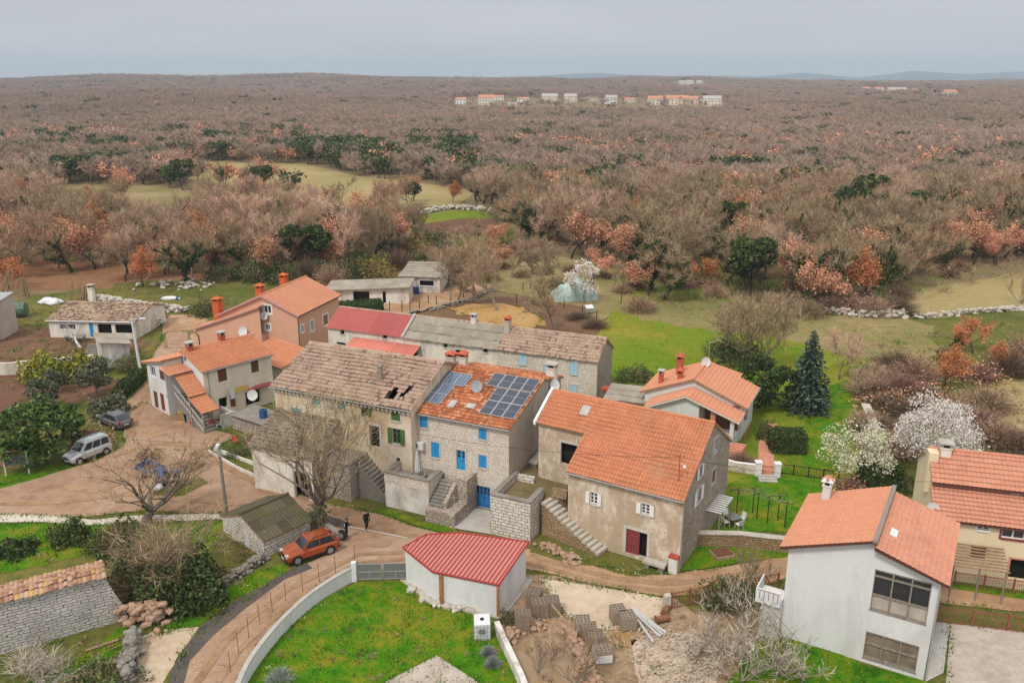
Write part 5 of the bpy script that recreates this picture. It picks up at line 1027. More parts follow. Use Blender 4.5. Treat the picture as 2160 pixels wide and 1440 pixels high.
mb = MB(); mb.box(Wl - .12, -.5, hr - .03, Wl + .14, D + .35, hr + .14); mb.build('ridge_cap', 'grey_wood', Hh); mb = MB(); mb.box(Wl + .02, -.5, 8.0, Wl + .1, D + .3, hr - .03); mb.build('roof_step', 'gutter_brown', Hh)
chimney(r_, (.85, D - .8), hl + .2, 1.15, .5, 'white_plaster', 'tiles'); mb = MB(); mb.lathe([(.42, 0), (.1, .3)], (.85, D - .8, hl + 1.82), 4); mb.build('chimney_cap', 'pink_tiles', r_)
zz = lambda x: 8.05 + sl * (x - Wl) + .1
mb = MB(); a = [(Wl + .55, 1.6, zz(Wl + .55)), (Wl + .95, 1.6, zz(Wl + .95)), (Wl + .95, 2.5, zz(Wl + .95)), (Wl + .55, 2.5, zz(Wl + .55))]; mb.hexa(a, [(p[0], p[1], p[2] + .1) for p in a]); mb.build('skylight', 'white_plastic', r2)
mb = MB(); mb.tube([(tot + .1, -.1, 6.5), (tot + .1, -.06, 2.0), (tot + .1, -.06, .1)], .05, 6); mb.build('downpipe', 'zinc', Hh)
mb = MB(); mb.box(-1.55, -.9, 2.55, -.02, .9, 2.75); mb.build('balcony', 'white_plaster', Hh); mb = MB(); mb.box(-1.55, -.9, 2.75, -.02, -.82, 3.55); mb.box(-1.55, -.82, 2.75, -1.47, .9, 3.55); bp = mb.build('balcony_parapet', 'white_plaster', Hh)
mb = MB()
for k in range(5): mb.tube([(-1.3 + .28 * k, -.92, 2.85), (-1.3 + .28 * k, -.92, 3.45)], .015, 4)
mb.tube([(-1.4, -.92, 3.48), (-.1, -.92, 3.48)], .015, 4); mb.build('bars', 'rust', bp)
mb = MB(); mb.box(-1.2, -.6, 0, -.02, .8, 2.54); mb.build('annex_wall', 'white_plaster', Hh)
mb = MB()
for k in range(10): mb.box(-1.5, .92 + .3 * k, 0, -.3, .92 + .3 * (k + 1), 2.6 - .26 * k)
mb.build('stairs', 'grey_concrete', Hh); mb = MB(); mb.tube([(-1.5, .95, 2.6), (-1.5, .95, 3.5), (-1.5, 3.9, .95), (-1.5, 3.9, .1)], .025, 5)
for k in range(9): mb.tube([(-1.5, 1.2 + .3 * k, 2.35 - .26 * k), (-1.5, 1.2 + .3 * k, 3.25 - .26 * k)], .015, 4)
mb.build('railing', 'rust', Hh)

# ------------------------------------------------------------------ yellow house at the right edge
Yh = thing('yellow_house', 'yellow house with two tiers of pink tiled roof at the right edge', 'house', (29.556, 53.124, 0), -.2716); Ly = 13.0
f = Wall(Yh, (0, 0), (1, 0)); fu = Wall(Yh, (0, 2.5), (1, 0))
h1 = f.rect(2062, 1101, 2087, 1117); h2 = f.rect(2113, 1110, 2163, 1136); h3 = f.rect(2047, 1153, 2080, 1176); h4 = f.rect(2128, 1180, 2172, 1222); h5 = fu.rect(2132, 1030, 2153, 1045); h3 = (h3[0], h3[1], h3[2], min(h3[3], h1[1] - .3))
h5 = (h5[0], 6.12, h5[2], 6.5)
cl_ = lambda h: (h[0], max(.1, h[1]), h[2], min(h[3], 4.7))
wall_part(Yh, 'yellow_plaster', [(f, [(0, 0), (Ly, 0), (Ly, 4.85), (0, 4.85)], [cl_(h1), cl_(h2), cl_(h3), cl_(h4)]), (fu, [(0, 4.8), (Ly, 4.8), (Ly, 6.6), (0, 6.6)], []), (Wall(Yh, (0, 8.2), (0, -1)), [(0, 0), (8.2, 0), (8.2, 4.85), (5.7, 5.9), (5.7, 6.6), (3.5, 7.95), (0, 5.8)], []), (Wall(Yh, (Ly, 0), (0, 1)), [(0, 0), (8.2, 0), (8.2, 5.8), (4.7, 7.95), (2.5, 6.6), (0, 4.85)], [])])
opening(f, cl_(h1), 'glass', frame='white_paint'); opening(f, cl_(h2), 'glass', frame='red_door_paint'); opening(f, cl_(h3), 'shutters', 'brown_wood', None); opening(f, cl_(h4), 'dark_door', frame='pink_tiles')
kw = dict(amp=.07, pu=.3, row=.4, step=.05)
mb = MB(); V = Vector((0, 2.85, 1.24)); tile_panel(mb, (-.2, -.35, 4.84), (1, 0, 0), V, Ly + .2, V.length, **kw); r1 = mb.build('roof', 'pink_tiles', Yh); r1['label'] = 'lower tier of the tiled roof'
mb = MB(); a = [(-.18, -.33, 4.68), (Ly, -.33, 4.68), (Ly, 2.48, 5.9), (-.18, 2.48, 5.9)]; mb.hexa(a, [(p[0], p[1], p[2] + .14) for p in a]); mb.build('deck', 'gutter_brown', r1)
mb = MB(); V = Vector((0, 2.55, 1.565)); tile_panel(mb, (-.15, 2.15, 6.45), (1, 0, 0), V, Ly + .2, V.length, **kw); tile_panel(mb, (Ly, 8.6, 5.55), (-1, 0, 0), Vector((0, -3.9, 2.45)), Ly + .2, 4.6, **kw); mb.tube([(-.2, 4.7, 8.06), (Ly, 4.7, 8.06)], .13, 6); r2 = mb.build('roof', 'pink_tiles', Yh)
mb = MB(); a = [(-.13, 2.17, 6.28), (Ly, 2.17, 6.28), (Ly, 4.7, 7.83), (-.13, 4.7, 7.83)]; mb.hexa(a, [(p[0], p[1], p[2] + .15) for p in a]); mb.build('deck', 'gutter_brown', r2)
mb = MB(); mb.box(-.3, 3.6, 5.0, .35, 4.5, 8.1); mb.build('chimney_stack', 'yellow_plaster', Yh); chimney(r2, (.9, 4.4), 7.0, 1.3, .7, 'lime_wash', 'flat'); mb = MB(); mb.box(h5[0], 2.42, 6.05, h5[2], 2.5, 6.5); mb.build('vent_window', 'white_plastic', Yh)
dish('white satellite dish at the left end of the lower pink roof of the yellow house', to_world(Yh, (-.25, .6, 4.6)), R(-15), .45, 'dish_white', 8, .6)
pg = thing('pergola', 'wooden slatted pergola on the front of the yellow house', 'pergola', Yh.location, Yh.rotation_euler.z)
mb = MB()
for k in range(8): mb.box(.9, -2.3 + .28 * k, 2.5 + .09 * k, 4.4, -2.2 + .28 * k, 2.58 + .09 * k)
mb.build('slats', 'raw_wood', pg)
for x in (1.0, 2.6, 4.2): mb = MB(); mb.tube([(x, -2.2, 0), (x, -2.2, 2.49)], .06, 6); mb.build('post', 'grey_wood', pg)

# ------------------------------------------------------------------ white garage with a red sheet roof
base = [Vector((-7.37, 52.92)), Vector((-6.14, 51.34)), Vector((-4.95, 50.06)), Vector((-1.2, 49.0)), Vector((1.1, 54.0)), Vector((-3.2, 56.6)), Vector((-6.2, 55.6))]
ga = thing('garage', 'white garage with a polygonal red sheet metal roof beside the grey gate', 'garage', (-4.95, 50.06, 0), 0)
pA, pB, pC = G(911.3, 1205, 2.45), G(1052.6, 1233.5, 2.45), G(1116, 1142.8, 3.05); nr = (pB - pA).cross(pC - pA).normalized()
def onpl(px, py): d = ray(px, py); c = Vector((0, 0, CAM_H)); return c + d * ((pA - c).dot(nr) / d.dot(nr)) - ga.location
rp_ = [onpl(*q) for q in ((849, 1154.4), (911.3, 1205), (1052.6, 1233.5), (1116, 1142.8), (969.6, 1123.3), (899.6, 1127))]
up = nr if nr.z > 0 else -nr
cen = sum(rp_, Vector()) / 6; bz = lambda x, y: (pA - ga.location).z - (up.x * (x - (pA - ga.location).x) + up.y * (y - (pA - ga.location).y)) / up.z
wp = [cen + (p - cen) * .955 for p in rp_]
wp = [Vector((p.x, p.y, bz(p.x, p.y) - .12)) for p in wp]; mb = MB(); nW = len(wp)
for i in range(nW):
    a, b = wp[i], wp[(i + 1) % nW]; mb.add([(a.x, a.y, -.1), (b.x, b.y, -.1), tuple(b), tuple(a)], [(0, 1, 2, 3)])
mb.add([tuple(p) for p in wp], [tuple(range(nW))]); mb.build('wall', 'white_plaster', ga)
mb = MB(); mb.slab([tuple(p + Vector((0, 0, .0))) for p in rp_], .1); mb.build('roof_edge', 'red_edge', ga)
mb = MB(); Uu = (rp_[2] - rp_[1]).normalized(); Vv = up.cross(Uu).normalized(); q = [((p - rp_[1]).dot(Uu), (p - rp_[1]).dot(Vv)) for p in rp_]
# ribs run from the high rear edge to the low front edge
sk = Vector((rp_[3] - rp_[2])).normalized(); rib = MB()
u0, u1 = min(a for a, b in q), max(a for a, b in q); v1 = max(b for a, b in q)
sv = ((rp_[3] - rp_[2]).dot(Uu), (rp_[3] - rp_[2]).dot(Vv)); kx = sv[0] / sv[1]
mb.add([tuple(p + up * .012) for p in rp_], [tuple(range(6))]); u = u0 - kx * v1
while u < u1 + abs(kx) * v1:
    tt = [k / 60 * v1 for k in range(61)]; ins = [v for v in tt if in_poly(np.array([u + kx * v]), np.array([v]), q)[0]]
    if len(ins) > 2:
        a = rp_[1] + Uu * (u + kx * ins[0]) + Vv * ins[0]; b = rp_[1] + Uu * (u + kx * ins[-1]) + Vv * ins[-1]; w_ = Uu * .035; h_ = up * .075
        rib.hexa([a - w_ + up * .013, b - w_ + up * .013, b + w_ + up * .013, a + w_ + up * .013], [a - w_ * .6 + h_, b - w_ * .6 + h_, b + w_ * .6 + h_, a + w_ * .6 + h_])
    u += .30
ro_ = mb.build('roof', 'red_sheet_pale', ga); rib.build('seams', 'red_edge', ro_)
mb = MB()
for i in range(6): mb.tube([rp_[i] + up * .03, rp_[(i + 1) % 6] + up * .03], .06, 5)
mb.build('roof_trim', 'red_edge', ga)
def post_at(p, m='orange_wood'):
    d = (p - cen); d.z = 0; d = d.normalized() * .12; mb = MB(); mb.box(p.x + d.x - .11, p.y + d.y - .11, 0, p.x + d.x + .11, p.y + d.y + .11, p.z - .02); mb.build('post', m, ga)
post_at(wp[1].lerp(wp[2], .13)); post_at(wp[2])
mb = MB(); mb.slab([(wp[i].x * 1.12 - cen.x * .12, wp[i].y * 1.12 - cen.y * .12, .1) for i in (0, 1, 2, 3)], .2); mb.build('footing', 'limestone', ga)
t = thing('tv_antenna', 'thin pole with a small aerial on the ridge of the red garage roof', 'antenna', rp_[4].lerp(rp_[5], .15) + ga.location, 0); mb = MB(); mb.tube([(0, 0, -.05), (0, 0, 3.0)], .025, 5); mb.tube([(-.2, 0, 2.8), (.2, 0, 2.8)], .012, 4); mb.build('mast', 'zinc', t)

# ------------------------------------------------------------------ stone hut, ruined barn wall, left farm
T = gable('stone_hut', 'small white stone hut with a dark mossy sheet roof beside the orange car', 'shed', (-18.38, 55.82, .86, 4.2, 0, 1.5, 2.6), 5.5, .5, 1.5, 'white_masonry', 'mossy_sheet', [('L', 'shutter', (2.9, .05, 3.6, 1.25), dict(local=True, col='white_plastic', frame='stone_frame', name='door'))], eo=.25, vo=.1, roof_kw=dict(pu=.3, row=1.2, amp=.035, step=.02, jit=.03, rng=rs), gut=None)
p0, p1 = G(-40, 1392), G(268, 1306); d = p1 - p0; ang_ = math.atan2(d.y, d.x); Lb = d.length
Q = thing('ruined_barn', 'grey stone barn wall with a double pitched tile coping at lower left', 'barn', p0, ang_)
mb = MB(); w_ = Wall(Q, (0, 0), (1, 0)); w_.face(mb, [(0, 0), (Lb, 0), (Lb, .9), (Lb - .5, 2.2), (Lb - .9, 3.55), (0, 3.55)], []); Wall(Q, (Lb - .9, 0), (0, 1)).face(mb, [(0, 1.2), (1.7, 1.2), (1.7, 3.55), (0, 3.55)], []); mb.build('wall', 'barn_masonry', Q)
mb = MB(); mb.box(.02, .02, 0, Lb - .95, 1.7, 3.5); mb.build('core', 'grey_stone', Q)
mb = MB(); V = Vector((0, .85, .33)); tile_panel(mb, (-.1, -.2, 3.55), (1, 0, 0), V, Lb - .7, V.length, pu=.27, row=.45, amp=.07, jit=.09, rng=rs, step=.05); V = Vector((0, -1.4, .33)); tile_panel(mb, (Lb - .8, 2.05, 3.55), (-1, 0, 0), V, Lb - .7, V.length, pu=.27, row=.45, amp=.07, jit=.12, rng=rs, step=.05); mb.tube([(-.1, .65, 3.9), (Lb - .8, .65, 3.9)], .12, 6); mb.build('coping', 'coping_tiles', Q)
F = gable('farm_building', 'low farm building with an old tan tile roof and blue door by the lane', 'barn', (-63.35, 112.2, -.07, 12.2, 0, 2.5, 3.6), 8.8, .6, 2.6, 'lime_wash', 'tan_tiles', [('F', 'glass', (126, 684, 159, 695), dict(frame=None)), ('F', 'shutters', (189, 682, 197.5, 710), dict(col='blue_paint', name='door', frame=None)), ('F', 'dark', (207, 683, 236, 710), dict(frame=None)), ('F', 'dark', (243, 684, 281, 703), dict(frame=None))], roof_kw=dict(jit=.12, rng=rs, wave=.15, pu=.3), gut='aluminium')
chimney(F['roof'], (2.4, 7.2), 2.9, 2.4, .7, 'lime_wash', 'flat')
fh = thing('grey_outbuilding', 'plain grey rendered outbuilding cut by the left edge of the photo', 'outbuilding', G(-40, 724), .05); mb = MB(); Wall(fh, (-3, 0), (1, 0)).face(mb, [(0, 0), (5.0, 0), (5.0, 5.0), (0, 5.0)], []); Wall(fh, (2.0, 0), (0, 1)).face(mb, [(0, 0), (6, 0), (6, 5.4), (0, 5.0)], []); mb.build('wall', 'grey_render', fh); mb = MB(); mb.hexa([(-3.1, -.2, 4.98), (2.15, -.2, 4.98), (2.15, 6.2, 5.4), (-3.1, 6.2, 5.4)], [(-3.1, -.2, 5.12), (2.15, -.2, 5.12), (2.15, 6.2, 5.54), (-3.1, 6.2, 5.54)]); mb.build('roof', 'zinc', fh)
p = G(218, 776); fs_ = thing('lean_shed', 'small white shed with a grey sheet roof behind the lamp post', 'shed', p, .55)
mb = MB(); Wall(fs_, (0, 0), (1, 0)).face(mb, [(0, 0), (3.2, 0), (3.2, 2.6), (0, 3.2)], []); Wall(fs_, (3.2, 0), (0, 1)).face(mb, [(0, 0), (4.6, 0), (4.6, 2.7), (0, 2.6)], []); Wall(fs_, (0, 4.6), (0, -1)).face(mb, [(0, 0), (4.6, 0), (4.6, 3.2), (0, 3.2)], []); mb.build('wall', 'mould_wall', fs_)
mb = MB(); V = Vector((-3.8, 0, .72)); tile_panel(mb, (3.5, -.3, 2.62), (0, 1, 0), V, 5.2, V.length, pu=.4, row=1.2, amp=.04); mb.build('roof', 'fibre_sheet', fs_); 
# hen houses behind the row
hp = G(690, 640); hb = thing('hen_house', 'long low hen house with a flat grey roof and pale wooden doors', 'shed', hp, math.atan2((G(850, 640) - hp).y, (G(850, 640) - hp).x) - .02)
LH = (G(860, 645) - hp).length
w_ = Wall(hb, (0, 0), (1, 0)); ds = [w_.rect(745, 612, 779, 628), w_.rect(806, 594, 813, 613)]; ds = [(d_[0], .1, d_[2], 2.0) for d_ in ds]; mb = MB(); w_.face(mb, [(0, 0), (LH, 0), (LH, 2.7), (0, 2.2)], ds); mb.box(LH - .2, .25, 0, LH, 5, 2.6); mb.box(0, .25, 0, .2, 5, 2.2); mb.box(.2, 4.8, 0, LH - .2, 5, 2.3); mb.build('wall', 'lime_wash', hb)
for d_ in ds: opening(w_, d_, 'dark', None, None)
mb = MB(); mb.hexa([(-.3, -.6, 2.15), (LH + .3, -.6, 2.7), (LH + .3, 5.3, 2.85), (-.3, 5.3, 2.4)], [(-.3, -.6, 2.3), (LH + .3, -.6, 2.85), (LH + .3, 5.3, 3.0), (-.3, 5.3, 2.55)]); mb.build('roof', 'fibre_sheet', hb)
p = G(846, 616); hb2 = thing('farm_shed', 'white walled farm shed with a corrugated grey roof and long window', 'shed', p, -.12); w_ = Wall(hb2, (0, 0), (1, 0)); r = (3.2, 1.2, 5.6, 2.1); r2 = (.5, .05, 1.4, 2.0)
mb = MB(); w_.face(mb, [(0, 0), (6.6, 0), (6.6, 2.5), (1.9, 2.7), (0, 3.0)], [r, r2]); Wall(hb2, (6.6, 0), (0, 1)).face(mb, [(0, 0), (7, 0), (7, 2.9), (0, 2.5)], []); Wall(hb2, (0, 7), (0, -1)).face(mb, [(0, 0), (7, 0), (7, 3.0), (0, 3.4)], []); mb.build('wall', 'mould_wall', hb2); opening(w_, r, 'dark', None, 'white_paint'); opening(w_, r2, 'dark', None, None)
mb = MB(); V = Vector((0, 8, .9)); tile_panel(mb, (-.3, -.5, 2.75), (1, 0, 0), V, 7.6, V.length, pu=.5, row=1.4, amp=.06, jit=.05, rng=rs); mb.build('roof', 'fibre_sheet', hb2)
# ------------------------------------------------------------------ vehicles
def zfor(base, py):                                 # height of a point above a ground pixel that shows at photo row py
    p = G(*base); lo, hi = 0.0, 30.0
    for _ in range(40):
        z = (lo + hi) / 2; dz = z - CAM_H; c = p.y * CP - dz * SP; v = p.y * SP + dz * CP
        if 720 - FPX * v / c > py: lo = z
        else: hi = z
    return z
def car(name, label, cat, near_f, near_r, spec, paint):
    a, b = G(*near_f), G(*near_r); d = (a - b); d.z = 0; hd = math.atan2(d.y, d.x); dn = d.normalized(); side = spec.get('side', 1)
    Lc, wd, ht = spec['L'], spec['W'], spec['H']; off = Vector((-dn.y, dn.x, 0)) * side
    if off.y < 0: off = -off
    mid = (a + b) / 2 + off * (wd / 2 - .1); t = thing(name, label, cat, (mid.x, mid.y, .085), hd)
    def loft(sts, k, cap=True):
        vs = []; fs = []; n = k
        for s in sts: vs += s
        for i in range(len(sts) - 1):
            for j in range(n): fs.append((i * n + j, i * n + (j + 1) % n, (i + 1) * n + (j + 1) % n, (i + 1) * n + j))
        if cap: fs += [tuple(range(n))[::-1], tuple((len(sts) - 1) * n + j for j in range(n))]
        return vs, fs
    hw = wd / 2
    def sec(x, zb, zt, w): return [(x, -w * .93, zb), (x, -w, zb + (zt - zb) * .3), (x, -w, zt - (zt - zb) * .22), (x, -w * .9, zt), (x, w * .9, zt), (x, w, zt - (zt - zb) * .22), (x, w, zb + (zt - zb) * .3), (x, w * .93, zb)]
    mb = MB(); vs, fs = loft([sec(x * Lc, zb, zt * ht, hw * wf) for x, zb, zt, wf in spec['body']], 8); mb.add(vs, fs); bd = mb.build('body', paint, t, smooth=False)
    g = spec['cabin']                                # (x belt, x roof) pairs: front, rear ; belt height, roof height
    xf, xfr, xrr, xr = [v * Lc for v in g[:4]]; zb, zr = g[4] * ht, ht; wb, wr = hw * .9, hw * .74
    mb = MB(); lo = [(xr, -wb, zb), (xf, -wb, zb), (xf, wb, zb), (xr, wb, zb)]; hi = [(xrr, -wr, zr - .06), (xfr, -wr, zr - .06), (xfr, wr, zr - .06), (xrr, wr, zr - .06)]; mb.hexa(lo, hi)
    e = .07; mb.hexa(hi, [(xrr + e, -wr + .12, zr), (xfr - e, -wr + .12, zr), (xfr - e, wr - .12, zr), (xrr + e, wr - .12, zr)]); mb.build('roof', paint, t)
    L3 = lambda p, q, f: tuple(p[i] + (q[i] - p[i]) * f for i in range(3))
    def glass(nm, a, b, c, d, push, inset=(.06, .94, .1, .92)):
        P = lambda u, v: Vector(L3(L3(a, b, u), L3(d, c, u), v)) + Vector(push)
        m = MB(); m.quad(P(inset[0], inset[2]), P(inset[1], inset[2]), P(inset[1], inset[3]), P(inset[0], inset[3])); m.build(nm, 'glass', t)
    glass('windscreen', lo[1], lo[2], hi[2], hi[1], (.015, 0, .008)); glass('rear_window', lo[3], lo[0], hi[0], hi[3], (-.015, 0, .008))
    cuts = spec.get('side_windows', ((.05, .46), (.5, .93)))
    for u0, u1 in cuts:
        glass('side_window', lo[0], lo[1], hi[1], hi[0], (0, -.012, .004), (1 - u1, 1 - u0, .1, .88)); glass('side_window', lo[2], lo[3], hi[3], hi[2], (0, .012, .004), (u0, u1, .1, .88))
    wx = spec['wheels']; r = spec['r']
    for x in wx:
        for s in (-1, 1):
            mb = MB(); y0, y1 = s * (hw - .2), s * (hw + .015); mb.tube([(x * Lc, y0, r), (x * Lc, y1, r)], r, 16); w_ = mb.build('wheel', 'tyre', t)
            mb = MB(); mb.tube([(x * Lc, y1 - s * .02, r), (x * Lc, y1 + s * .01, r)], r * .66, 12); mb.build('rim', 'wheel_alloy', w_)
            for k in range(5):
                an = 2 * math.pi * k / 5; m = MB(); m.tube([(x * Lc + math.cos(an) * r * .12, y1 + s * .014, r + math.sin(an) * r * .12), (x * Lc + math.cos(an + .5) * r * .5, y1 + s * .014, r + math.sin(an + .5) * r * .5)], .02, 4)
            m = MB(); m.tube([(x * Lc, s * (hw - .16), r + .03), (x * Lc, s * (hw + .004), r + .03)], r * 1.17, 16); m.build('wheel_arch', 'black_plastic', t)
    fx, rx = spec['body'][-1][0] * Lc, spec['body'][0][0] * Lc; hz = spec.get('hz', .72)
    for s in (-1, 1):
        mb = MB(); mb.box(fx - .22, s * hw * .62 - .18, hz - .08, fx - .005, s * hw * .62 + .18, hz + .07); mb.build('headlight', 'lamp_clear', t)
        mb = MB(); mb.box(rx - .012, s * hw * .78 - .1, hz + .05, rx + .14, s * hw * .78 + .1, hz + .3); mb.build('tail_light', 'lamp_red', t)
        mb = MB(); mb.box(xf - .35, s * (hw * .93) - .02, zb + .0, xf - .2, s * (hw * .93) + .2 * s, zb + .15) if s > 0 else mb.box(xf - .35, -hw * .93 - .2, zb, xf - .2, -hw * .93 + .02, zb + .15); mb.build('mirror', paint, t)
        mb = MB()
        for x in spec['seams']: mb.box(x * Lc - .008, s * hw * 1.0 - .004, .35, x * Lc + .008, s * hw * 1.0 + .004, zb - .08)
        mb.box(rx + .5, s * hw * .985 - .015, .27, fx - .5, s * hw * .985 + .015, .4); mb.build('sill_trim', 'black_plastic', t)
        mb = MB()
        for x in spec['seams'][1:]: mb.box(x * Lc + .12, s * hw - .025, zb - .2, x * Lc + .3, s * hw + .025, zb - .16)
        mb.build('handle', paint, t)
    mb = MB(); mb.box(fx - .02, -hw * .4, hz - .14, fx + .012, hw * .4, hz + .04); mb.build('grille', 'black_plastic', t); mb = MB(); mb.box(fx - .05, -hw * .88, .26, fx + .03, hw * .88, .46); mb.build('bumper', 'black_plastic', t); mb = MB(); mb.box(rx - .03, -hw * .88, .3, rx + .05, hw * .88, .5); mb.build('bumper', spec.get('rb', 'black_plastic'), t)
    for x, s in ((fx + .032, 1), (rx - .032, -1)): mb = MB(); mb.box(min(x, x + s * .01), -.26, .5 if s < 0 else .4, max(x, x + s * .01), .26, .61 if s < 0 else .51); mb.build('number_plate', 'white_paint', t)
    if spec.get('rails'):
        for s in (-1, 1): mb = MB(); mb.tube([(xrr + .25, s * wr * .9, zr - .02), (xrr + .3, s * wr * .9, zr + .07), (xfr - .35, s * wr * .9, zr + .07), (xfr - .25, s * wr * .9, zr - .02)], .025, 5); mb.build('roof_rail', 'black_plastic' if spec['rails'] == 1 else 'zinc', t)
    if spec.get('bonnet'): mb = MB(); x0, x1 = xf + .1, fx - .3; mb.box(x0, -.015 - .45, zb - .0, x1, -.45 + .015, zb + .012); mb.box(x0, .45 - .015, zb, x1, .45 + .015, zb + .012); mb.build('bonnet_crease', paint, t)
    return t
hatch = [(-.5, .36, .50, .82), (-.47, .28, .60, .95), (-.36, .24, .62, 1), (.0, .22, .615, 1), (.18, .22, .61, 1), (.34, .24, .575, .98), (.45, .28, .52, .92), (.5, .32, .44, .78)]
car('parked_car', 'bright orange crossover car parked beside the white stone hut', 'car', (632, 1191), (693, 1171), dict(L=4.1, W=1.8, H=1.58, body=hatch, cabin=(.2, .06, -.36, -.47, .6), wheels=(.31, -.31), r=.34, seams=(.16, -.08, -.27), rails=1, hz=.76, bonnet=1), 'car_orange')
vanb = [(-.5, .36, .5, .9), (-.48, .28, .57, .97), (-.3, .24, .58, 1), (.1, .22, .575, 1), (.25, .24, .56, .99), (.4, .26, .5, .96), (.48, .3, .42, .86), (.5, .34, .36, .74)]
car('parked_van', 'silver leisure van parked on the verge by the round evergreen', 'van', (168.5, 981), (223, 960), dict(L=4.1, W=1.7, H=1.82, body=vanb, cabin=(.27, .1, -.46, -.49, .56), wheels=(.31, -.33), r=.32, seams=(.16, -.08, -.27), rails=2, hz=.7, side_windows=((.1, .34), (.38, .64), (.68, .94))), 'car_silver')
car('parked_car', 'dark silver hatchback parked nose in behind the silver van', 'car', (207, 893), (249, 910), dict(L=4.3, W=1.76, H=1.45, body=hatch, cabin=(.22, .04, -.3, -.46, .61), wheels=(.31, -.3), r=.32, seams=(.16, -.08, -.27), hz=.68, rb='car_grey'), 'car_grey')
tp = G(352, 1020); tr = thing('tractor', 'small blue tractor half hidden under the bare tree on the plaza', 'tractor', (tp.x, tp.y, .07), 2.4)
mb = MB(); mb.box(.1, -.32, .55, 1.35, .32, 1.1); mb.box(-.7, -.45, .6, .1, .45, .85); mb.build('body', 'blue_plastic', tr); mb = MB(); mb.box(-.75, -.3, .85, -.3, .3, .98); mb.box(-.8, -.3, .98, -.68, .3, 1.4); mb.build('seat', 'black_plastic', tr)
for x, r_, y in ((-.55, .6, .62), (.95, .36, .55)):
    for s in (-1, 1):
        mb = MB(); mb.tube([(x, s * y - .13, r_), (x, s * y + .13, r_)], r_, 14); wl_ = mb.build('wheel', 'tyre', tr); mb = MB(); mb.tube([(x, s * y - .14, r_), (x, s * y + .14, r_)], r_ * .5, 10); mb.build('rim', 'blue_plastic', wl_)
for s in (-1, 1): mb = MB(); mb.hexa([(-1.15, s * .62 - .17, 1.0), (.0, s * .62 - .17, 1.0), (.0, s * .62 + .17, 1.0), (-1.15, s * .62 + .17, 1.0)], [(-.95, s * .62 - .17, 1.3), (-.2, s * .62 - .17, 1.3), (-.2, s * .62 + .17, 1.3), (-.95, s * .62 + .17, 1.3)]); mb.build('mudguard', 'blue_plastic', tr)
mb = MB(); mb.tube([(-.85, -.5, .9), (-.85, -.5, 2.0), (-.85, .5, 2.0), (-.85, .5, .9)], .04, 6); mb.build('roll_bar', 'black_metal', tr); mb = MB(); mb.tube([(.0, 0, 1.0), (-.2, 0, 1.3)], .025, 5); mb.build('steering_column', 'black_metal', tr)
tp = G(318, 1002); tl = thing('trailer', 'small dark trailer with blue sides beside the tractor', 'trailer', (tp.x, tp.y, .07), 2.6); mb = MB(); mb.box(-1.1, -.7, .45, 1.1, .7, .55); mb.build('bed', 'black_metal', tl)
mb = MB(); mb.box(-1.1, -.7, .55, 1.1, -.64, .95); mb.box(-1.1, .64, .55, 1.1, .7, .95); mb.box(-1.1, -.64, .55, -1.04, .64, .95); mb.box(1.04, -.64, .55, 1.1, .64, .95); mb.build('side', 'blue_plastic', tl)
for s in (-1, 1): mb = MB(); mb.tube([(0, s * .78 - .08, .3), (0, s * .78 + .08, .3)], .3, 12); mb.build('wheel', 'tyre', tl)
mb = MB(); mb.tube([(1.1, 0, .48), (2.0, 0, .4)], .05, 5); mb.build('drawbar', 'black_metal', tl)
def rounded(name, label, cat, loc, sx, sy, sz, mat, seed=1, group=None, amp=.18):
    bm = bmesh.new(); bmesh.ops.create_icosphere(bm, subdivisions=3, radius=1)
    for v in bm.verts:
        n_ = 1 + amp * mnoise.noise(v.co * 1.8 + Vector((seed, 0, 0))); v.co = Vector((v.co.x * sx * n_, v.co.y * sy * n_, max(v.co.z, -.55) * sz * n_ + sz * .5))
    me = bpy.data.meshes.new(name); bm.to_mesh(me); bm.free(); me.materials.append(M(mat)); me.polygons.foreach_set('use_smooth', [True] * len(me.polygons)); o = bpy.data.objects.new(name, me); COL.objects.link(o); o.location = loc; return cset(o, label, cat, group)
rounded('sack', 'bulging white sack lying in front of the blue tractor', 'sack', G(334, 1033) + Vector((0, 0, .08)), .5, .38, .32, 'white_plastic', 3)

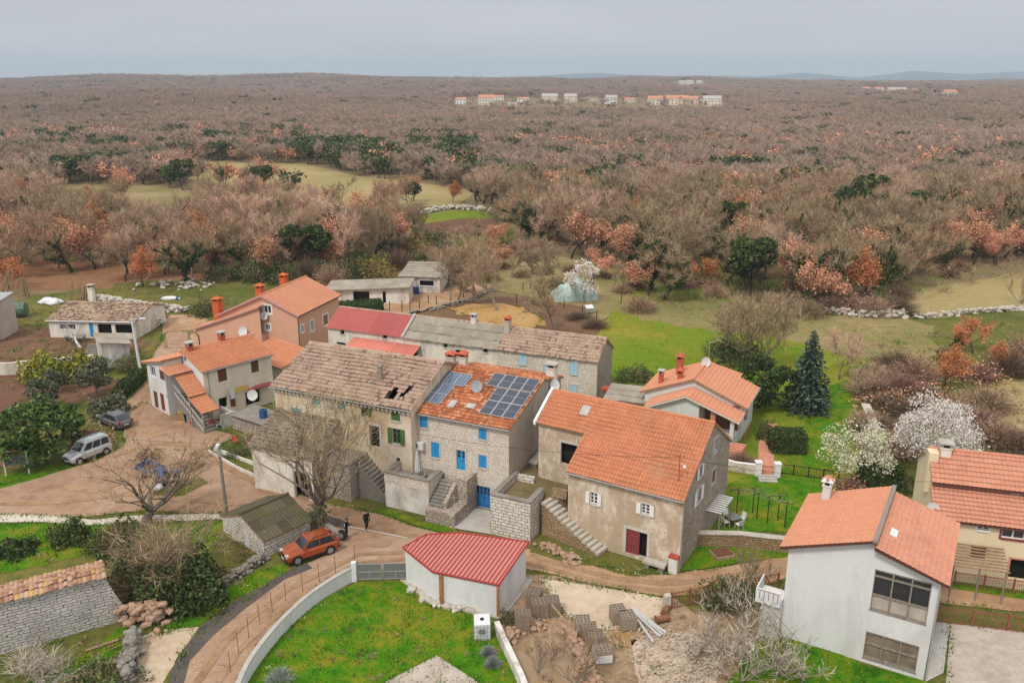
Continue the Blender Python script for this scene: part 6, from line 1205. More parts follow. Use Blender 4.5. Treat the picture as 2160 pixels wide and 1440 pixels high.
# ------------------------------------------------------------------ people
def person(label, loc, yaw, pose, top, trousers, stripe=None):
    t = thing('person', label, 'person', loc, yaw); me = bpy.data.meshes.new('body'); J = pose
    names = list(J); idx = {n: i for i, n in enumerate(names)}
    E_ = [('pelvis', 'chest'), ('chest', 'neck'), ('neck', 'head'), ('head', 'crown')]
    for s in 'lr': E_ += [('chest', s + 'sh'), (s + 'sh', s + 'el'), (s + 'el', s + 'wr'), (s + 'wr', s + 'pm'), ('pelvis', s + 'hip'), (s + 'hip', s + 'kn'), (s + 'kn', s + 'an'), (s + 'an', s + 'to')]
    rad_ = dict(pelvis=(.165, .12), chest=(.185, .125), neck=(.06, .06), head=(.085, .1), crown=(.07, .085)); V_ = [J[n] for n in names]; rr_ = []
    for n in names:
        k = n[1:] if n not in rad_ else n
        rr_.append(rad_.get(k) or dict(sh=(.075, .07), el=(.05, .05), wr=(.036, .034), pm=(.045, .028), hip=(.1, .1), kn=(.07, .07), an=(.052, .052), to=(.05, .035))[k])
    edges = [(idx[a], idx[b]) for a, b in E_]
    for s in 'lr':                                  # five fingers to each hand
        p = Vector(J[s + 'pm']); w0 = Vector(J[s + 'wr']); d = (p - w0).normalized(); sd_ = Vector((1, 0, 0)) if abs(d.x) < .8 else Vector((0, 1, 0))
        for k, ln in enumerate((.05, .075, .085, .078, .06)):
            base_ = p if k else w0.lerp(p, .4); q = base_ + sd_ * ((k - 2) * .018 if k else (.045 if s == 'r' else -.045)) + d * ln; q2 = q + d * ln * .35 + Vector((0, 0, -.012))
            i0 = idx[s + ('pm' if k else 'wr')]; V_ += [tuple(q), tuple(q2)]; rr_ += [(.009, .009), (.007, .007)]; edges += [(i0, len(V_) - 2), (len(V_) - 2, len(V_) - 1)]
    me.from_pydata(V_, edges, []); me.update(); o = bpy.data.objects.new('body', me); COL.objects.link(o); o.parent = t
    sk_ = o.modifiers.new('skin', 'SKIN'); sk_.use_smooth_shade = True
    if not me.skin_vertices: 
        bm = bmesh.new(); bm.from_mesh(me); bm.verts.layers.skin.verify(); bm.to_mesh(me); bm.free()
    for i, sv_ in enumerate(me.skin_vertices[0].data): sv_.radius = rr_[i]; sv_.use_root = (i == idx['pelvis'])
    ss = o.modifiers.new('sub', 'SUBSURF'); ss.levels = 1; ss.render_levels = 1
    k = NT('clothes_%s' % label[:12].replace(' ', '_'), .85, .15); z = k.n('ShaderNodeSeparateXYZ'); k.l(k.coord('Object'), z.inputs[0])   # trousers, jacket, bare head
    c = k.mix(k.math('GREATER_THAN', z.outputs[2], .92), trousers, top); c = k.mix(k.math('GREATER_THAN', z.outputs[2], 1.47), c, (.44, .25, .18)); c = k.mix(k.math('LESS_THAN', z.outputs[2], .09), c, (.5, .5, .5)); me.materials.append(k.col(c))
    hd = Vector(J['head']); cr = Vector(J['crown']); bm = bmesh.new(); bmesh.ops.create_uvsphere(bm, u_segments=14, v_segments=10, radius=.118)
    for v in bm.verts: v.co = Vector((v.co.x * .92, v.co.y * 1.08, max(v.co.z, -.03 if v.co.y > -.02 else .035)))
    m2 = bpy.data.meshes.new('hair'); bm.to_mesh(m2); bm.free(); m2.materials.append(M('hair')); h_ = bpy.data.objects.new('hair', m2); COL.objects.link(h_); h_.parent = t; h_.location = hd.lerp(cr, .45) + Vector((0, .015, 0))
    mb = MB(); f = hd + Vector((0, -.1, 0)); mb.hexa([(f.x - .015, f.y + .02, f.z - .03), (f.x + .015, f.y + .02, f.z - .03), (f.x + .004, f.y - .012, f.z - .025), (f.x - .004, f.y - .012, f.z - .025)], [(f.x - .008, f.y + .02, f.z + .02), (f.x + .008, f.y + .02, f.z + .02), (f.x + .003, f.y + .004, f.z + .02), (f.x - .003, f.y + .004, f.z + .02)])
    mb.box(f.x - .025, f.y - .002, f.z - .055, f.x + .025, f.y + .012, f.z - .047); mb.build('face', 'skin', t); mb = MB()
    for s in (-1, 1): mb.box(f.x + s * .032 - .01, f.y + .0, f.z + .022, f.x + s * .032 + .01, f.y + .012, f.z + .032)
    mb.build('eyes', 'hair', t); mb = MB()
    for s in (-1, 1): mb.box(hd.x + s * .088 - .008, hd.y - .01, hd.z - .03, hd.x + s * .088 + .008, hd.y + .02, hd.z + .03)
    mb.build('ears', 'skin', t)
    if stripe:
        for s in 'lr':
            mb = MB(); a = Vector(J[s + 'sh']); b = Vector(J[s + 'el']); ox = Vector((-.07 if s == 'l' else .07, 0, .01)); mb.tube([a + ox, b + ox * .75], .022, 5); mb.build('sleeve_stripe', 'white_cloth', t)
            mb = MB(); a = Vector(J[s + 'hip']); b = Vector(J[s + 'an']); ox = Vector((-.09 if s == 'l' else .09, 0, 0)); mb.tube([a + ox, Vector(J[s + 'kn']) + ox * .75, b + ox * .55], .018, 5); mb.build('trouser_stripe', 'white_cloth', t)
    return t
pose1 = dict(pelvis=(0, 0, .95), chest=(0, -.02, 1.32), neck=(0, -.02, 1.5), head=(0, -.05, 1.62), crown=(0, -.05, 1.74), lsh=(-.2, -.02, 1.42), lel=(-.25, .02, 1.14), lwr=(-.22, -.08, .93), lpm=(-.22, -.1, .85), rsh=(.2, -.02, 1.42), rel=(.26, .03, 1.14), rwr=(.24, -.07, .92), rpm=(.23, -.09, .84),
             lhip=(-.1, 0, .88), lkn=(-.11, -.14, .5), lan=(-.11, -.05, .1), lto=(-.12, -.2, .05), rhip=(.1, 0, .88), rkn=(.11, .02, .48), ran=(.11, .16, .11), rto=(.12, .02, .05))
pose2 = dict(pelvis=(0, 0, .93), chest=(0, -.04, 1.28), neck=(0, -.07, 1.46), head=(0, -.13, 1.57), crown=(0, -.15, 1.69), lsh=(-.2, -.04, 1.38), lel=(-.24, -.04, 1.1), lwr=(-.1, -.26, 1.12), lpm=(-.04, -.31, 1.14), rsh=(.2, -.04, 1.38), rel=(.24, -.04, 1.1), rwr=(.12, -.25, 1.1), rpm=(.05, -.31, 1.13),
             lhip=(-.1, 0, .86), lkn=(-.12, -.03, .48), lan=(-.13, 0, .1), lto=(-.15, -.16, .05), rhip=(.1, 0, .86), rkn=(.12, -.03, .48), ran=(.13, .02, .1), rto=(.15, -.14, .05))
person('person in black clothes walking along the village road', G(774, 1119) + Vector((0, 0, .08)), R(35), pose1, (.014, .014, .017), (.016, .016, .02))
person('person in a black tracksuit with white stripes looking down at their hands', G(731, 1136) + Vector((0, 0, .08)), R(75), pose2, (.016, .016, .02), (.014, .014, .018), True)

# ------------------------------------------------------------------ posts, lamps, cables, signs
hz_ = zfor((297, 786), 672); lp = thing('street_lamp', 'tall white concrete lamp post with a side arm beside the lane', 'street lamp', G(297, 786), 0)
mb = MB(); mb.tube([(0, 0, 0), (-.25, 0, hz_)], [.2, .11], 8); mb.build('pole', 'white_plastic', lp); mb = MB(); mb.tube([(-.25, 0, hz_ - .15), (.9, -.1, hz_ + .05)], .05, 6); mb.build('arm', 'zinc', lp); mb = MB(); mb.box(.8, -.22, hz_ - .02, 1.5, .02, hz_ + .14); mb.build('lamp_head', 'white_plastic', lp)
hz_ = zfor((478, 1083), 932); lp = thing('street_lamp', 'grey wooden pole with a small lamp at the edge of the plaza', 'street lamp', G(478, 1083), 0)
mb = MB(); mb.tube([(0, 0, 0), (-.05, 0, hz_)], [.16, .1], 8); mb.build('pole', 'grey_wood', lp); mb = MB(); mb.box(-.12, -.55, hz_ - .25, .12, -.05, hz_ - .08); mb.build('lamp_head', 'white_plastic', lp); mb = MB(); mb.box(-.14, -.2, hz_ - 1.2, .14, -.08, hz_ - .5); mb.build('meter_box', 'zinc', lp)
pole_top = G(478, 1083) + Vector((0, 0, hz_ - .1))
def cable(label, a, b, sag, r=.012):
    a, b = Vector(a), Vector(b); mb = MB(); mb.tube([a.lerp(b, k / 14) - Vector((0, 0, sag * 4 * (k / 14) * (1 - k / 14))) for k in range(15)], r, 4); o = mb.build('cable', 'black_metal', uv=False); cset(o, label, 'cable')
cable('overhead cable running left from the plaza pole to the sign', pole_top, G(20, 985) + Vector((0, 0, 4.5)), .5)
cable('overhead cable from the plaza pole to the corner of the old house', pole_top, to_world(O['root'], (.3, -.1, 7.4)), .4)
cable('overhead cable from the terrace to the mast on the orange barn roof', to_world(S['root'], (-1, -.2, 5.6)), pm.location + Vector((0, 0, 1.9)), .55, .014)
cable('overhead cable from the barn roof mast to the yellow house', pm.location + Vector((0, 0, 1.9)), to_world(Yh, (.2, 2.3, 6.5)), .5)
cable('slanting wire from the balcony of the white house to the grass', to_world(Hh, (-1.2, -.95, 2.9)), G(1712, 1378), .05, .014)
sg = thing('sign_board', 'dark village sign board on two white posts at the left edge', 'sign', G(38, 1002), .22)
for x in (-.95, .95): mb = MB(); mb.tube([(x, 0, 0), (x, 0, 2.3)], .06, 6); mb.build('post', 'white_paint', sg)
mb = MB(); mb.box(-1.0, .06, .95, 1.0, .11, 2.25); mb.build('board', 'gate_grey', sg); mb = MB(); mb.box(-1.35, -.1, 2.3, .7, -.06, 2.5); mb.build('arrow_plank', 'red_plastic', sg); mb = MB(); mb.box(-1.3, -.115, 2.34, -.3, -.1, 2.46); mb.build('arrow_face', 'white_paint', sg)
st_ = [(750, 1188), (709, 1211), (675, 1228), (640, 1249), (604, 1270), (576, 1292), (549, 1318), (526, 1348), (505, 1380), (488, 1420)]
for i, p in enumerate(st_):
    a = G(*p); mb = MB(); mb.tube([(0, 0, 0), (.02 * math.sin(i * 2.1), .03 * math.cos(i * 1.7), 1.55)], .025, 5); o = mb.build('fence_stake', 'rust', uv=False); o.location = a + Vector((-.05, .05, 0)); cset(o, 'thin rusty stake standing along the road side of the white curved wall', 'fence post', 'rusty stakes along the curved wall')
def wall_run(name, label, cat, pts, h, th, mat, cap=None, parts=None, world=False):
    P_ = [Vector((*p, 0)) if world else G(*p) for p in pts]; o = thing(name, label, cat, P_[0], 0); lf, rt_ = [], []
    for i, p in enumerate(P_):
        d = (P_[min(i + 1, len(P_) - 1)] - P_[max(i - 1, 0)]).normalized(); n = Vector((-d.y, d.x, 0)) * th / 2; lf.append(p + n - P_[0]); rt_.append(p - n - P_[0])
    def strip(z0, z1, g, nm, m):
        mb = MB(); k = len(P_); sc_ = [(lf[i] + (lf[i] - rt_[i]) * g, rt_[i] - (lf[i] - rt_[i]) * g) for i in range(k)]
        vs = [];
        for a, b in sc_: vs += [(a.x, a.y, z0), (b.x, b.y, z0), (b.x, b.y, z1), (a.x, a.y, z1)]
        fs = [(4 * i + j, 4 * i + (j + 1) % 4, 4 * i + 4 + (j + 1) % 4, 4 * i + 4 + j) for i in range(k - 1) for j in range(4)] + [(3, 2, 1, 0), tuple(4 * (k - 1) + j for j in range(4))]
        mb.add(vs, fs); mb.build(nm, m, o)
    strip(-.1, h, 0, 'wall', mat)
    if cap: strip(h, h + .07, .12, 'coping', cap)
    return o
def smooth_pts(p, n=4):
    out = []
    for i in range(len(p) - 1):
        a, b, c, d = [Vector(p[max(0, min(len(p) - 1, j))]) for j in (i - 1, i, i + 1, i + 2)]
        for k in range(n): t = k / n; out.append(tuple(.5 * (2 * b + (c - a) * t + (2 * a - 5 * b + 4 * c - d) * t * t + (3 * b - a - 3 * c + d) * t ** 3)))
    return out + [p[-1]]
wall_run('garden_wall', 'long curved white rendered wall between the road and the bright lawn', 'wall', smooth_pts([(748, 1222), (712, 1241), (668, 1270), (627, 1304), (588, 1344), (549, 1392), (520, 1438), (495, 1500)]), 1.0, .24, 'white_plaster', 'grey_concrete')
wall_run('garden_wall', 'straight rough white wall between the lawn and the muddy building plot', 'wall', [(1048, 1330), (1062, 1362), (1098, 1440), (1125, 1510)], .75, .35, 'mould_wall')
gp = thing('garden_gate', 'grey double leaf sheet metal gate between white pillar and garage', 'gate', G(753, 1224), math.atan2((G(862, 1221) - G(753, 1224)).y, (G(862, 1221) - G(753, 1224)).x)); gl = (G(862, 1221) - G(753, 1224)).length
mb = MB(); mb.box(-.35, -.18, 0, 0, .18, 1.5); mb.build('pillar', 'white_plaster', gp)
for k in (0, 1):
    x0, x1 = .05 + k * gl / 2, gl / 2 - .02 + k * gl / 2; mb = MB(); mb.box(x0, -.02, .08, x1, .02, 1.35); lf_ = mb.build('leaf', 'gate_grey', gp)
    mb = MB()
    for z in (.08, .66, 1.29): mb.box(x0, -.05, z, x1, -.021, z + .07)
    for x in (x0, (x0 + x1) / 2 - .03, x1 - .06): mb.box(x, -.05, .15, x + .06, -.021, .66 if x < x1 - .2 and x > x0 + .2 else 1.29)
    mb.build('leaf_frame', 'zinc', lf_)
def bar_fence(name, label, cat, p0, p1, h, gap, mat, posts=3, z0=.1, group=None, infill=True):
    a, b = G(*p0), G(*p1); L_ = (b - a).length; t = thing(name, label, cat, a, math.atan2((b - a).y, (b - a).x), group)
    mb = MB()
    for z in (z0, h - .08): mb.box(0, -.02, z, L_, .02, z + .05)
    if infill:
        k = 0.0
        while k < L_: mb.box(k - .012, -.012, z0, k + .012, .012, h + .04); k += gap
    mb.build('bars', mat, t)
    for i in range(posts): x = L_ * i / (posts - 1); mb = MB(); mb.box(x - .05, -.05, 0, x + .05, .05, h + .1); mb.build('post', mat, t)
    return t
bar_fence('iron_fence', 'red brown iron fence along the concrete drive of the white house', 'fence', (1975, 1312), (2200, 1340), 1.2, .14, 'red_iron', 4)
bar_fence('iron_fence', 'red brown iron fence in front of the yellow house terrace', 'fence', (2012, 1232), (2200, 1258), 1.0, .14, 'red_iron', 4)
bar_fence('iron_gate', 'rusty barred yard gate beside the road above the rubble', 'gate', (1415, 1285), (1493, 1268), 1.25, .12, 'rust', 3)
bar_fence('wire_fence', 'low wire fence on thin rusty posts leading to the white house', 'fence', (1500, 1266), (1640, 1240), 1.2, .5, 'rust', 5, .5, infill=False)
bar_fence('iron_fence', 'thin black iron fence crossing the grass behind the white house', 'fence', (1642, 998), (1768, 1016), 1.0, .16, 'black_metal', 5)
wall_run('garden_wall', 'low wall of loose tan stone at the edge of the orchard garden', 'wall', [(1468, 1150), (1560, 1152), (1664, 1164)], 1.1, .5, 'warm_masonry', 'limestone')
wall_run('garden_wall', 'low cream wall with a white top below the cottage yard', 'wall', [(1530, 988), (1548, 994), (1594, 1000)], .9, .25, 'cream_plaster', 'white_paint')
wall_run('garden_wall', 'narrow tall stone wall rising beside the orchard lawn', 'wall', [(1822, 880), (1832, 905), (1842, 935)], 1.5, .7, 'warm_masonry', 'limestone')
wall_run('terrace_wall', 'crumbling plastered retaining wall below the left farm yard', 'wall', [(-20, 790), (20, 790), (90, 782), (200, 772)], 1.5, .4, 'lime_wash')
for nm_, p in (('white gate pillar left of the brick garden path', (1598, 1003)), ('white gate pillar right of the brick garden path', (1638, 1006))): mb = MB(); mb.box(-.25, -.25, 0, .25, .25, 1.3); mb.box(-.3, -.3, 1.3, .3, .3, 1.42); o = mb.build('gate_pillar', 'white_paint'); o.location = G(*p); cset(o, nm_, 'pillar')
bar_fence('iron_gate', 'small barred gate across the brick garden path', 'gate', (1602, 1003), (1633, 1005), 1.0, .12, 'rust', 2)
mb = MB()
for k in range(3): mb.box(-.8, -.3 - .3 * k, 0, .8, -.3 * k, .36 - .12 * k)
o = mb.build('garden_steps', 'grey_concrete'); o.location = G(1617, 1008); o.rotation_euler.z = -.1; cset(o, 'pale steps leading up to the brick garden path', 'steps')
# vine pergola frames, table, hatch
for i, p in enumerate([(1553, 1086), (1596, 1094), (1618, 1102), (1587, 1082), (1655, 1114), (1640, 1098)]):
    pt_ = G(*p); t = thing('vine_post', 'thin dark metal vine post standing in the orchard garden', 'post', pt_, .3 * i, 'vine posts in the orchard garden'); mb = MB(); mb.tube([(0, 0, 0), (0, 0, 2.3)], .04, 6); mb.build('pole', 'black_metal', t); mb = MB(); mb.tube([(-.5, 0, 2.28), (.5, 0, 2.3)], .025, 5); mb.tube([(0, -.5, 2.2), (0, .5, 2.2)], .02, 5); mb.build('cross_arm', 'black_metal', t)
vt = thing('vine_wires', 'bare vines trained on wires between the metal garden posts', 'vines', (0, 0, 0)); mb = MB(); P_ = [G(*p) + Vector((0, 0, 2.25)) for p in [(1553, 1086), (1596, 1094), (1618, 1102), (1655, 1114), (1640, 1098), (1587, 1082), (1553, 1086)]]
for a, b in zip(P_, P_[1:]):
    for o_ in (-.4, 0, .4): mb.tube([a + Vector((o_, 0, 0))] + [a.lerp(b, k / 8) + Vector((o_ + rs.uniform(-.1, .1), rs.uniform(-.1, .1), rs.uniform(-.15, .05))) for k in range(1, 8)] + [b + Vector((o_, 0, 0))], .018, 4)
mb.build('stems', 'pale_bark', vt)
ta = thing('garden_table', 'dark square garden table on the gravel by the barn garden', 'table', G(1546, 1106), .4); mb = MB(); mb.box(-.5, -.5, .7, .5, .5, .75); mb.build('tabletop', 'gate_grey', ta)
for sx in (-1, 1):
    for sy in (-1, 1): mb = MB(); mb.box(sx * .42 - .03, sy * .42 - .03, 0, sx * .42 + .03, sy * .42 + .03, .7); mb.build('leg', 'black_metal', ta)
def chair(label, loc, rz, mat, group=None):
    c = thing('garden_chair', label, 'chair', loc, rz, group); mb = MB(); mb.box(-.24, -.24, .42, .24, .24, .46); mb.build('seat', mat, c); mb = MB(); mb.hexa([(-.24, .2, .46), (.24, .2, .46), (.24, .24, .46), (-.24, .24, .46)], [(-.22, .3, .9), (.22, .3, .9), (.22, .34, .9), (-.22, .34, .9)]); mb.build('backrest', mat, c)
    for sx in (-1, 1):
        for sy in (-1, 1): mb = MB(); mb.tube([(sx * .2, sy * .2, .42), (sx * .25, sy * .25, 0)], .02, 5); mb.build('leg', mat, c)
    return c
tl_ = G(1546, 1106)
for k, a in enumerate((.4, 1.97, 3.54, 5.1)): chair('white garden chair tipped against the dark garden table', tl_ + Vector((math.cos(a + 1.57) * .75, math.sin(a + 1.57) * .75, 0)), a, 'white_plastic', 'white chairs round the garden table')
chair('red garden chair among the beds beside the plaza', G(497, 938), .6, 'red_plastic'); chair('white garden chair on the terrace beds by the old house', G(541, 955), 2.2, 'white_plastic'); chair('white chair on the left farm yard beside a table', G(146, 714), 2.6, 'white_plastic')
ta = thing('yard_table', 'grey plank table on the yard of the left farm', 'table', G(160, 720), .1); mb = MB(); mb.box(-1.3, -.5, .75, 1.3, .5, .82); mb.build('tabletop', 'grey_wood', ta)
for x in (-1.1, 1.1): mb = MB(); mb.box(x - .06, -.45, 0, x + .06, .45, .75); mb.build('leg', 'grey_wood', ta)
ht = thing('well_cover', 'square brown well cover on the grass in front of the garden wall', 'well cover', G(1523, 1172), .3); mb = MB(); mb.box(-.75, -.6, 0, .75, .6, .3); mb.build('rim', 'warm_rock', ht); mb = MB(); mb.box(-.65, -.5, .3, .65, .5, .38); mb.build('lid', 'brown_wood', ht)
wb_ = thing('slat_pergola', 'white slatted pergola against the side of the stone barn', 'pergola', B['root'].location, B['root'].rotation_euler.z); mb = MB()
for k in range(9): mb.box(9.1, 5.4 + .36 * k, 2.45, 10.3, 5.48 + .36 * k, 2.53)
mb.build('slats', 'white_paint', wb_)
for y in (5.45, 8.2): mb = MB(); mb.box(10.1, y, 0, 10.2, y + .1, 2.44); mb.build('post', 'grey_wood', wb_)

# ------------------------------------------------------------------ building plot: blocks, tank, beams
def block_stack(label, top, h, a, b, rz, layers=5, mat='block_grey', wrap=False):
    p = G(*top, h); t = thing('block_pallet', label, 'concrete blocks', (p.x, p.y, .02), rz, None); mb = MB()
    for x in (-b / 2 + .08, 0, b / 2 - .08): mb.box(-a / 2, x - .05, 0, a / 2, x + .05, .1)
    mb.box(-a / 2, -b / 2, .1, a / 2, b / 2, .13); mb.build('pallet', 'grey_wood', t); mb = MB(); hl_ = (h - .13) / layers; ca = max(2, round(a / .5)); cb = max(2, round(b / .2))
    for l in range(layers):
        for i in range(ca):
            x0, x1 = -a / 2 + a * i / ca + .006, -a / 2 + a * (i + 1) / ca - .006
            if l < layers - 1 and 0: continue
            j = rs.uniform(-.012, .012); mb.box(x0, -b / 2 + j, .13 + l * hl_ + .004, x1, b / 2 + j, .13 + (l + 1) * hl_)
    mb.build('blocks', mat, t); mb = MB()
    for i in range(ca):
        for k in range(cb):
            x0 = -a / 2 + a * i / ca; y0 = -b / 2 + b * k / cb
            for q in (.1, .55): mb.box(x0 + a / ca * q, y0 + b / cb * .22, h - .02, x0 + a / ca * (q + .36), y0 + b / cb * .8, h + .004)
    mb.build('hollow_shade', 'block_hole_shade', t)  # dark plates on the block tops, painted as shade in uncut holes
    if wrap: mb = MB(); mb.box(-a / 2 - .02, -b / 2 - .02, .14, a / 2 + .02, b / 2 + .02, h * .78); mb.build('wrapping', 'white_plastic', t)
block_stack('stack of concrete blocks nearest the garage wall', (1127, 1246), 1.15, .95, 1.0, -.35, 5)
block_stack('wide stack of concrete blocks behind the leaning plank', (1139, 1267), 1.1, 1.1, .95, .1, 5)
block_stack('stack of concrete blocks right of the wide stack with a plank on it', (1166, 1263), 1.15, .9, .95, .06, 5)
block_stack('tall single stack of concrete blocks beside the white garden wall', (1102, 1290), 1.35, .95, .8, .05, 6)
block_stack('farther stack of hollow blocks at the edge of the mud pool', (1230, 1305), 1.15, .95, 1.0, .04, 5, 'block_pale')
block_stack('middle stack of hollow blocks at the edge of the mud pool', (1243, 1319), 1.1, .95, .9, .04, 5)
block_stack('low front stack of hollow blocks near the wrapped pallet', (1256, 1337), 1.0, .95, .8, .05, 4)
block_stack('pallet of hollow blocks wrapped in white film', (1271, 1367), .85, 1.0, .95, .12, 4, 'block_pale', True)
block_stack('rear pallet of hollow blocks in front of the white beams', (1304, 1281), 1.05, .95, .9, .2, 5, 'block_pale')
block_stack('front pallet of hollow blocks touching the white beams', (1324, 1294), 1.05, .95, .95, .2, 5, 'block_pale')
a, b = G(1164, 1274, 1.2), G(1214, 1334, .1); mb = MB(); mb.tube([a, b], .08, 4); o = mb.build('plank', 'raw_wood'); cset(o, 'long wooden plank leaning from the block stacks to the mud', 'plank')
for i, (p, q) in enumerate([((1330, 1279), (1398, 1336)), ((1333, 1285), (1392, 1340)), ((1339, 1288), (1404, 1333)), ((1345, 1305), (1378, 1352)), ((1336, 1281), (1402, 1330))]):
    a, b = G(*p, .25 + .1 * (i % 2)), G(*q, .2 + .1 * (i % 2)); d = (b - a).normalized(); n = Vector((-d.y, d.x, 0)); mb = MB(); mb.hexa([a - n * .07 - Vector((0, 0, .1)), b - n * .07 - Vector((0, 0, .1)), b + n * .07 - Vector((0, 0, .1)), a + n * .07 - Vector((0, 0, .1))], [a - n * .07, b - n * .07, b + n * .07, a + n * .07]); o = mb.build('roofing_beam', 'aluminium'); cset(o, 'long white metal beam lying on the rubble beside the blocks', 'beam', 'white beams on the rubble')
for lab, p, rz in (('rusty orange drum lying by the yard gate', (1396, 1312), .3), ('rusty orange drum standing against the gate stone', (1404, 1294), 1.2)):
    t = thing('drum', lab, 'drum', G(*p), rz); mb = MB(); mb.tube([(-.4, 0, .28), (.4, 0, .28)], .22, 12); mb.build('shell', 'rust', t); mb = MB(); mb.tube([(-.44, 0, .28), (-.4, 0, .28)], .29, 12); mb.tube([(.4, 0, .28), (.44, 0, .28)], .29, 12); mb.build('rim', 'rust', t)
ib = thing('water_tank', 'white caged water tank standing on the lawn by the garage', 'tank', G(1017, 1338), .06); mb = MB(); mb.box(-.5, -.6, .15, .5, .6, 1.15); mb.build('tank', 'white_plastic', ib); mb = MB(); mb.box(-.52, -.62, 0, .52, .62, .13); mb.build('pallet', 'zinc', ib); mb = MB()
for k in range(6): x = -.52 + 1.04 * k / 5; mb.box(x - .012, -.635, .13, x + .012, -.61, 1.18); mb.box(x - .012, .61, .13, x + .012, .635, 1.18)
for k in range(6): y = -.6 + 1.2 * k / 5; mb.box(-.535, y - .012, .13, -.51, y + .012, 1.18); mb.box(.51, y - .012, .13, .535, y + .012, 1.18)
for z in (.35, .65, .95): mb.box(-.52, -.64, z, .52, -.636, z + .025); mb.box(.536, -.6, z, .54, .6, z + .025)
mb.build('cage', 'zinc', ib); mb = MB(); mb.lathe([(.13, 0), (.13, .06), (.05, .07)], (0, 0, 1.15), 10); mb.build('lid', 'black_plastic', ib); mb = MB(); mb.box(-.22, -.645, .5, .2, -.641, .85); mb.build('plate', 'gate_grey', ib)
def rocks(name, label, cat, pts, n, r, h, mat, seed, sp=.5, kind=None, group=None, world=False):
    g = random.Random(seed); P_ = pts if world else [G(*p) for p in pts]; mb = MB(); tot_ = [(P_[i + 1] - P_[i]).length for i in range(len(P_) - 1)]; T_ = sum(tot_) or 1
    for k in range(n):
        s = g.random() * T_; i = 0
        while i < len(tot_) - 1 and s > tot_[i]: s -= tot_[i]; i += 1
        p = P_[i].lerp(P_[i + 1], min(1, s / max(tot_[i], 1e-6))) if len(P_) > 1 else P_[0]
        z = h * g.random() ** 1.3; q = 1 - .6 * z / max(h, .01); mb.rock((p.x + g.gauss(0, sp * .5) * q, p.y + g.gauss(0, sp * .5) * q, z + r * .3), r * g.uniform(.55, 1.35), g)
    o = mb.build(name, mat, uv=False); return cset(o, label, cat, group, kind)
rocks('rubble_heap', 'heap of broken tan stones at the end of the ruined barn wall', 'stone heap', [(280, 1312), (345, 1308)], 110, .27, 1.3, 'warm_rock', 1, 1.0)
rocks('stone_wall', 'stubby broken dry stone wall at the bottom left edge', 'stone wall', [(283, 1350), (276, 1400), (268, 1450)], 190, .24, 1.0, 'grey_stone', 2, .6)
rocks('stone_wall', 'overgrown dry stone wall running from the hut down to the dark bushes', 'stone wall', [(438, 1252), (500, 1216), (555, 1182)], 200, .2, .6, 'grey_stone', 3, .5)
rocks('stone_wall', 'pale dry stone wall in the grass left of the salmon house', 'stone wall', [(205, 632), (270, 644), (330, 652), (395, 658)], 260, .36, .8, 'limestone', 4, 1.3)
rocks('stone_wall', 'old field wall of white stones beside the small green plot', 'stone wall', [(880, 452), (950, 440), (1010, 443), (1080, 455)], 200, .55, .9, 'limestone', 5, 1.6)
rocks('stone_wall', 'white field wall below the brown thicket on the right', 'stone wall', [(1750, 660), (1820, 668), (1915, 668)], 170, .36, .8, 'limestone', 6, 1.0)
rocks('stone_wall', 'long low field wall along the tan field at the right edge', 'stone wall', [(1930, 672), (2040, 662), (2170, 652)], 200, .3, .6, 'limestone', 7, .7)
rocks('stone_wall', 'kerb of loose stones along the lower edge of the fowl yard', 'stone wall', [(860, 665), (930, 650), (1000, 632), (1040, 610)], 120, .25, .4, 'grey_stone', 8, .8)
rocks('loose_stones', 'loose pale stones scattered on the grass beyond the left farm', 'stones', [(330, 600), (390, 608), (440, 598)], 40, .45, .3, 'limestone', 9, 5)
rocks('rubble_stones', 'pale broken stones covering the mound on the building plot', 'rubble', [(1340, 1352), (1400, 1345), (1470, 1360), (1500, 1420), (1420, 1440), (1380, 1400)], 650, .085, .22, 'rubble', 10, 2.2, 'stuff')
rocks('clay_bank', 'crumbling orange clay bank along the edge of the mud pool', 'clay bank', [(1195, 1335), (1215, 1370), (1235, 1410), (1260, 1460)], 160, .25, .5, 'warm_rock', 12, .6)
rocks('clay_bank', 'broken orange clay lumps between the garden wall and the mud pool', 'clay bank', [(1075, 1345), (1090, 1330), (1140, 1320)], 110, .18, .3, 'warm_rock', 13, .8)
rocks('rock_footing', 'flat pale rocks along the foot of the white garage', 'rocks', [(868, 1232), (890, 1252), (920, 1276), (1000, 1292)], 45, .28, .12, 'limestone', 14, .4)
rocks('rock_spill', 'tumbled tan stones at the foot of the barn stairs wall', 'rocks', [(1140, 1150), (1180, 1168), (1225, 1186)], 60, .22, .3, 'warm_rock', 15, .9)

for i_, pl_ in enumerate(([(420, 1430), (520, 1310), (620, 1240), (700, 1205), (800, 1165), (1000, 1160)], [(0, 1050), (200, 1030), (330, 940), (300, 860), (400, 940), (560, 1040), (700, 1090)], [(1110, 1180), (1300, 1222), (1450, 1236), (1650, 1200)], [(1150, 1240), (1250, 1270), (1380, 1290), (1300, 1320), (1200, 1290)])):
    rocks('loose_gravel', ['loose stones along the curved village road', 'loose stones on the plaza and lane', 'loose stones on the dirt road by the barn', 'loose stones on the pale building yard'][i_], 'gravel', pl_, 420, .055, .02, 'gravel', 40 + i_, 3.2, 'stuff')
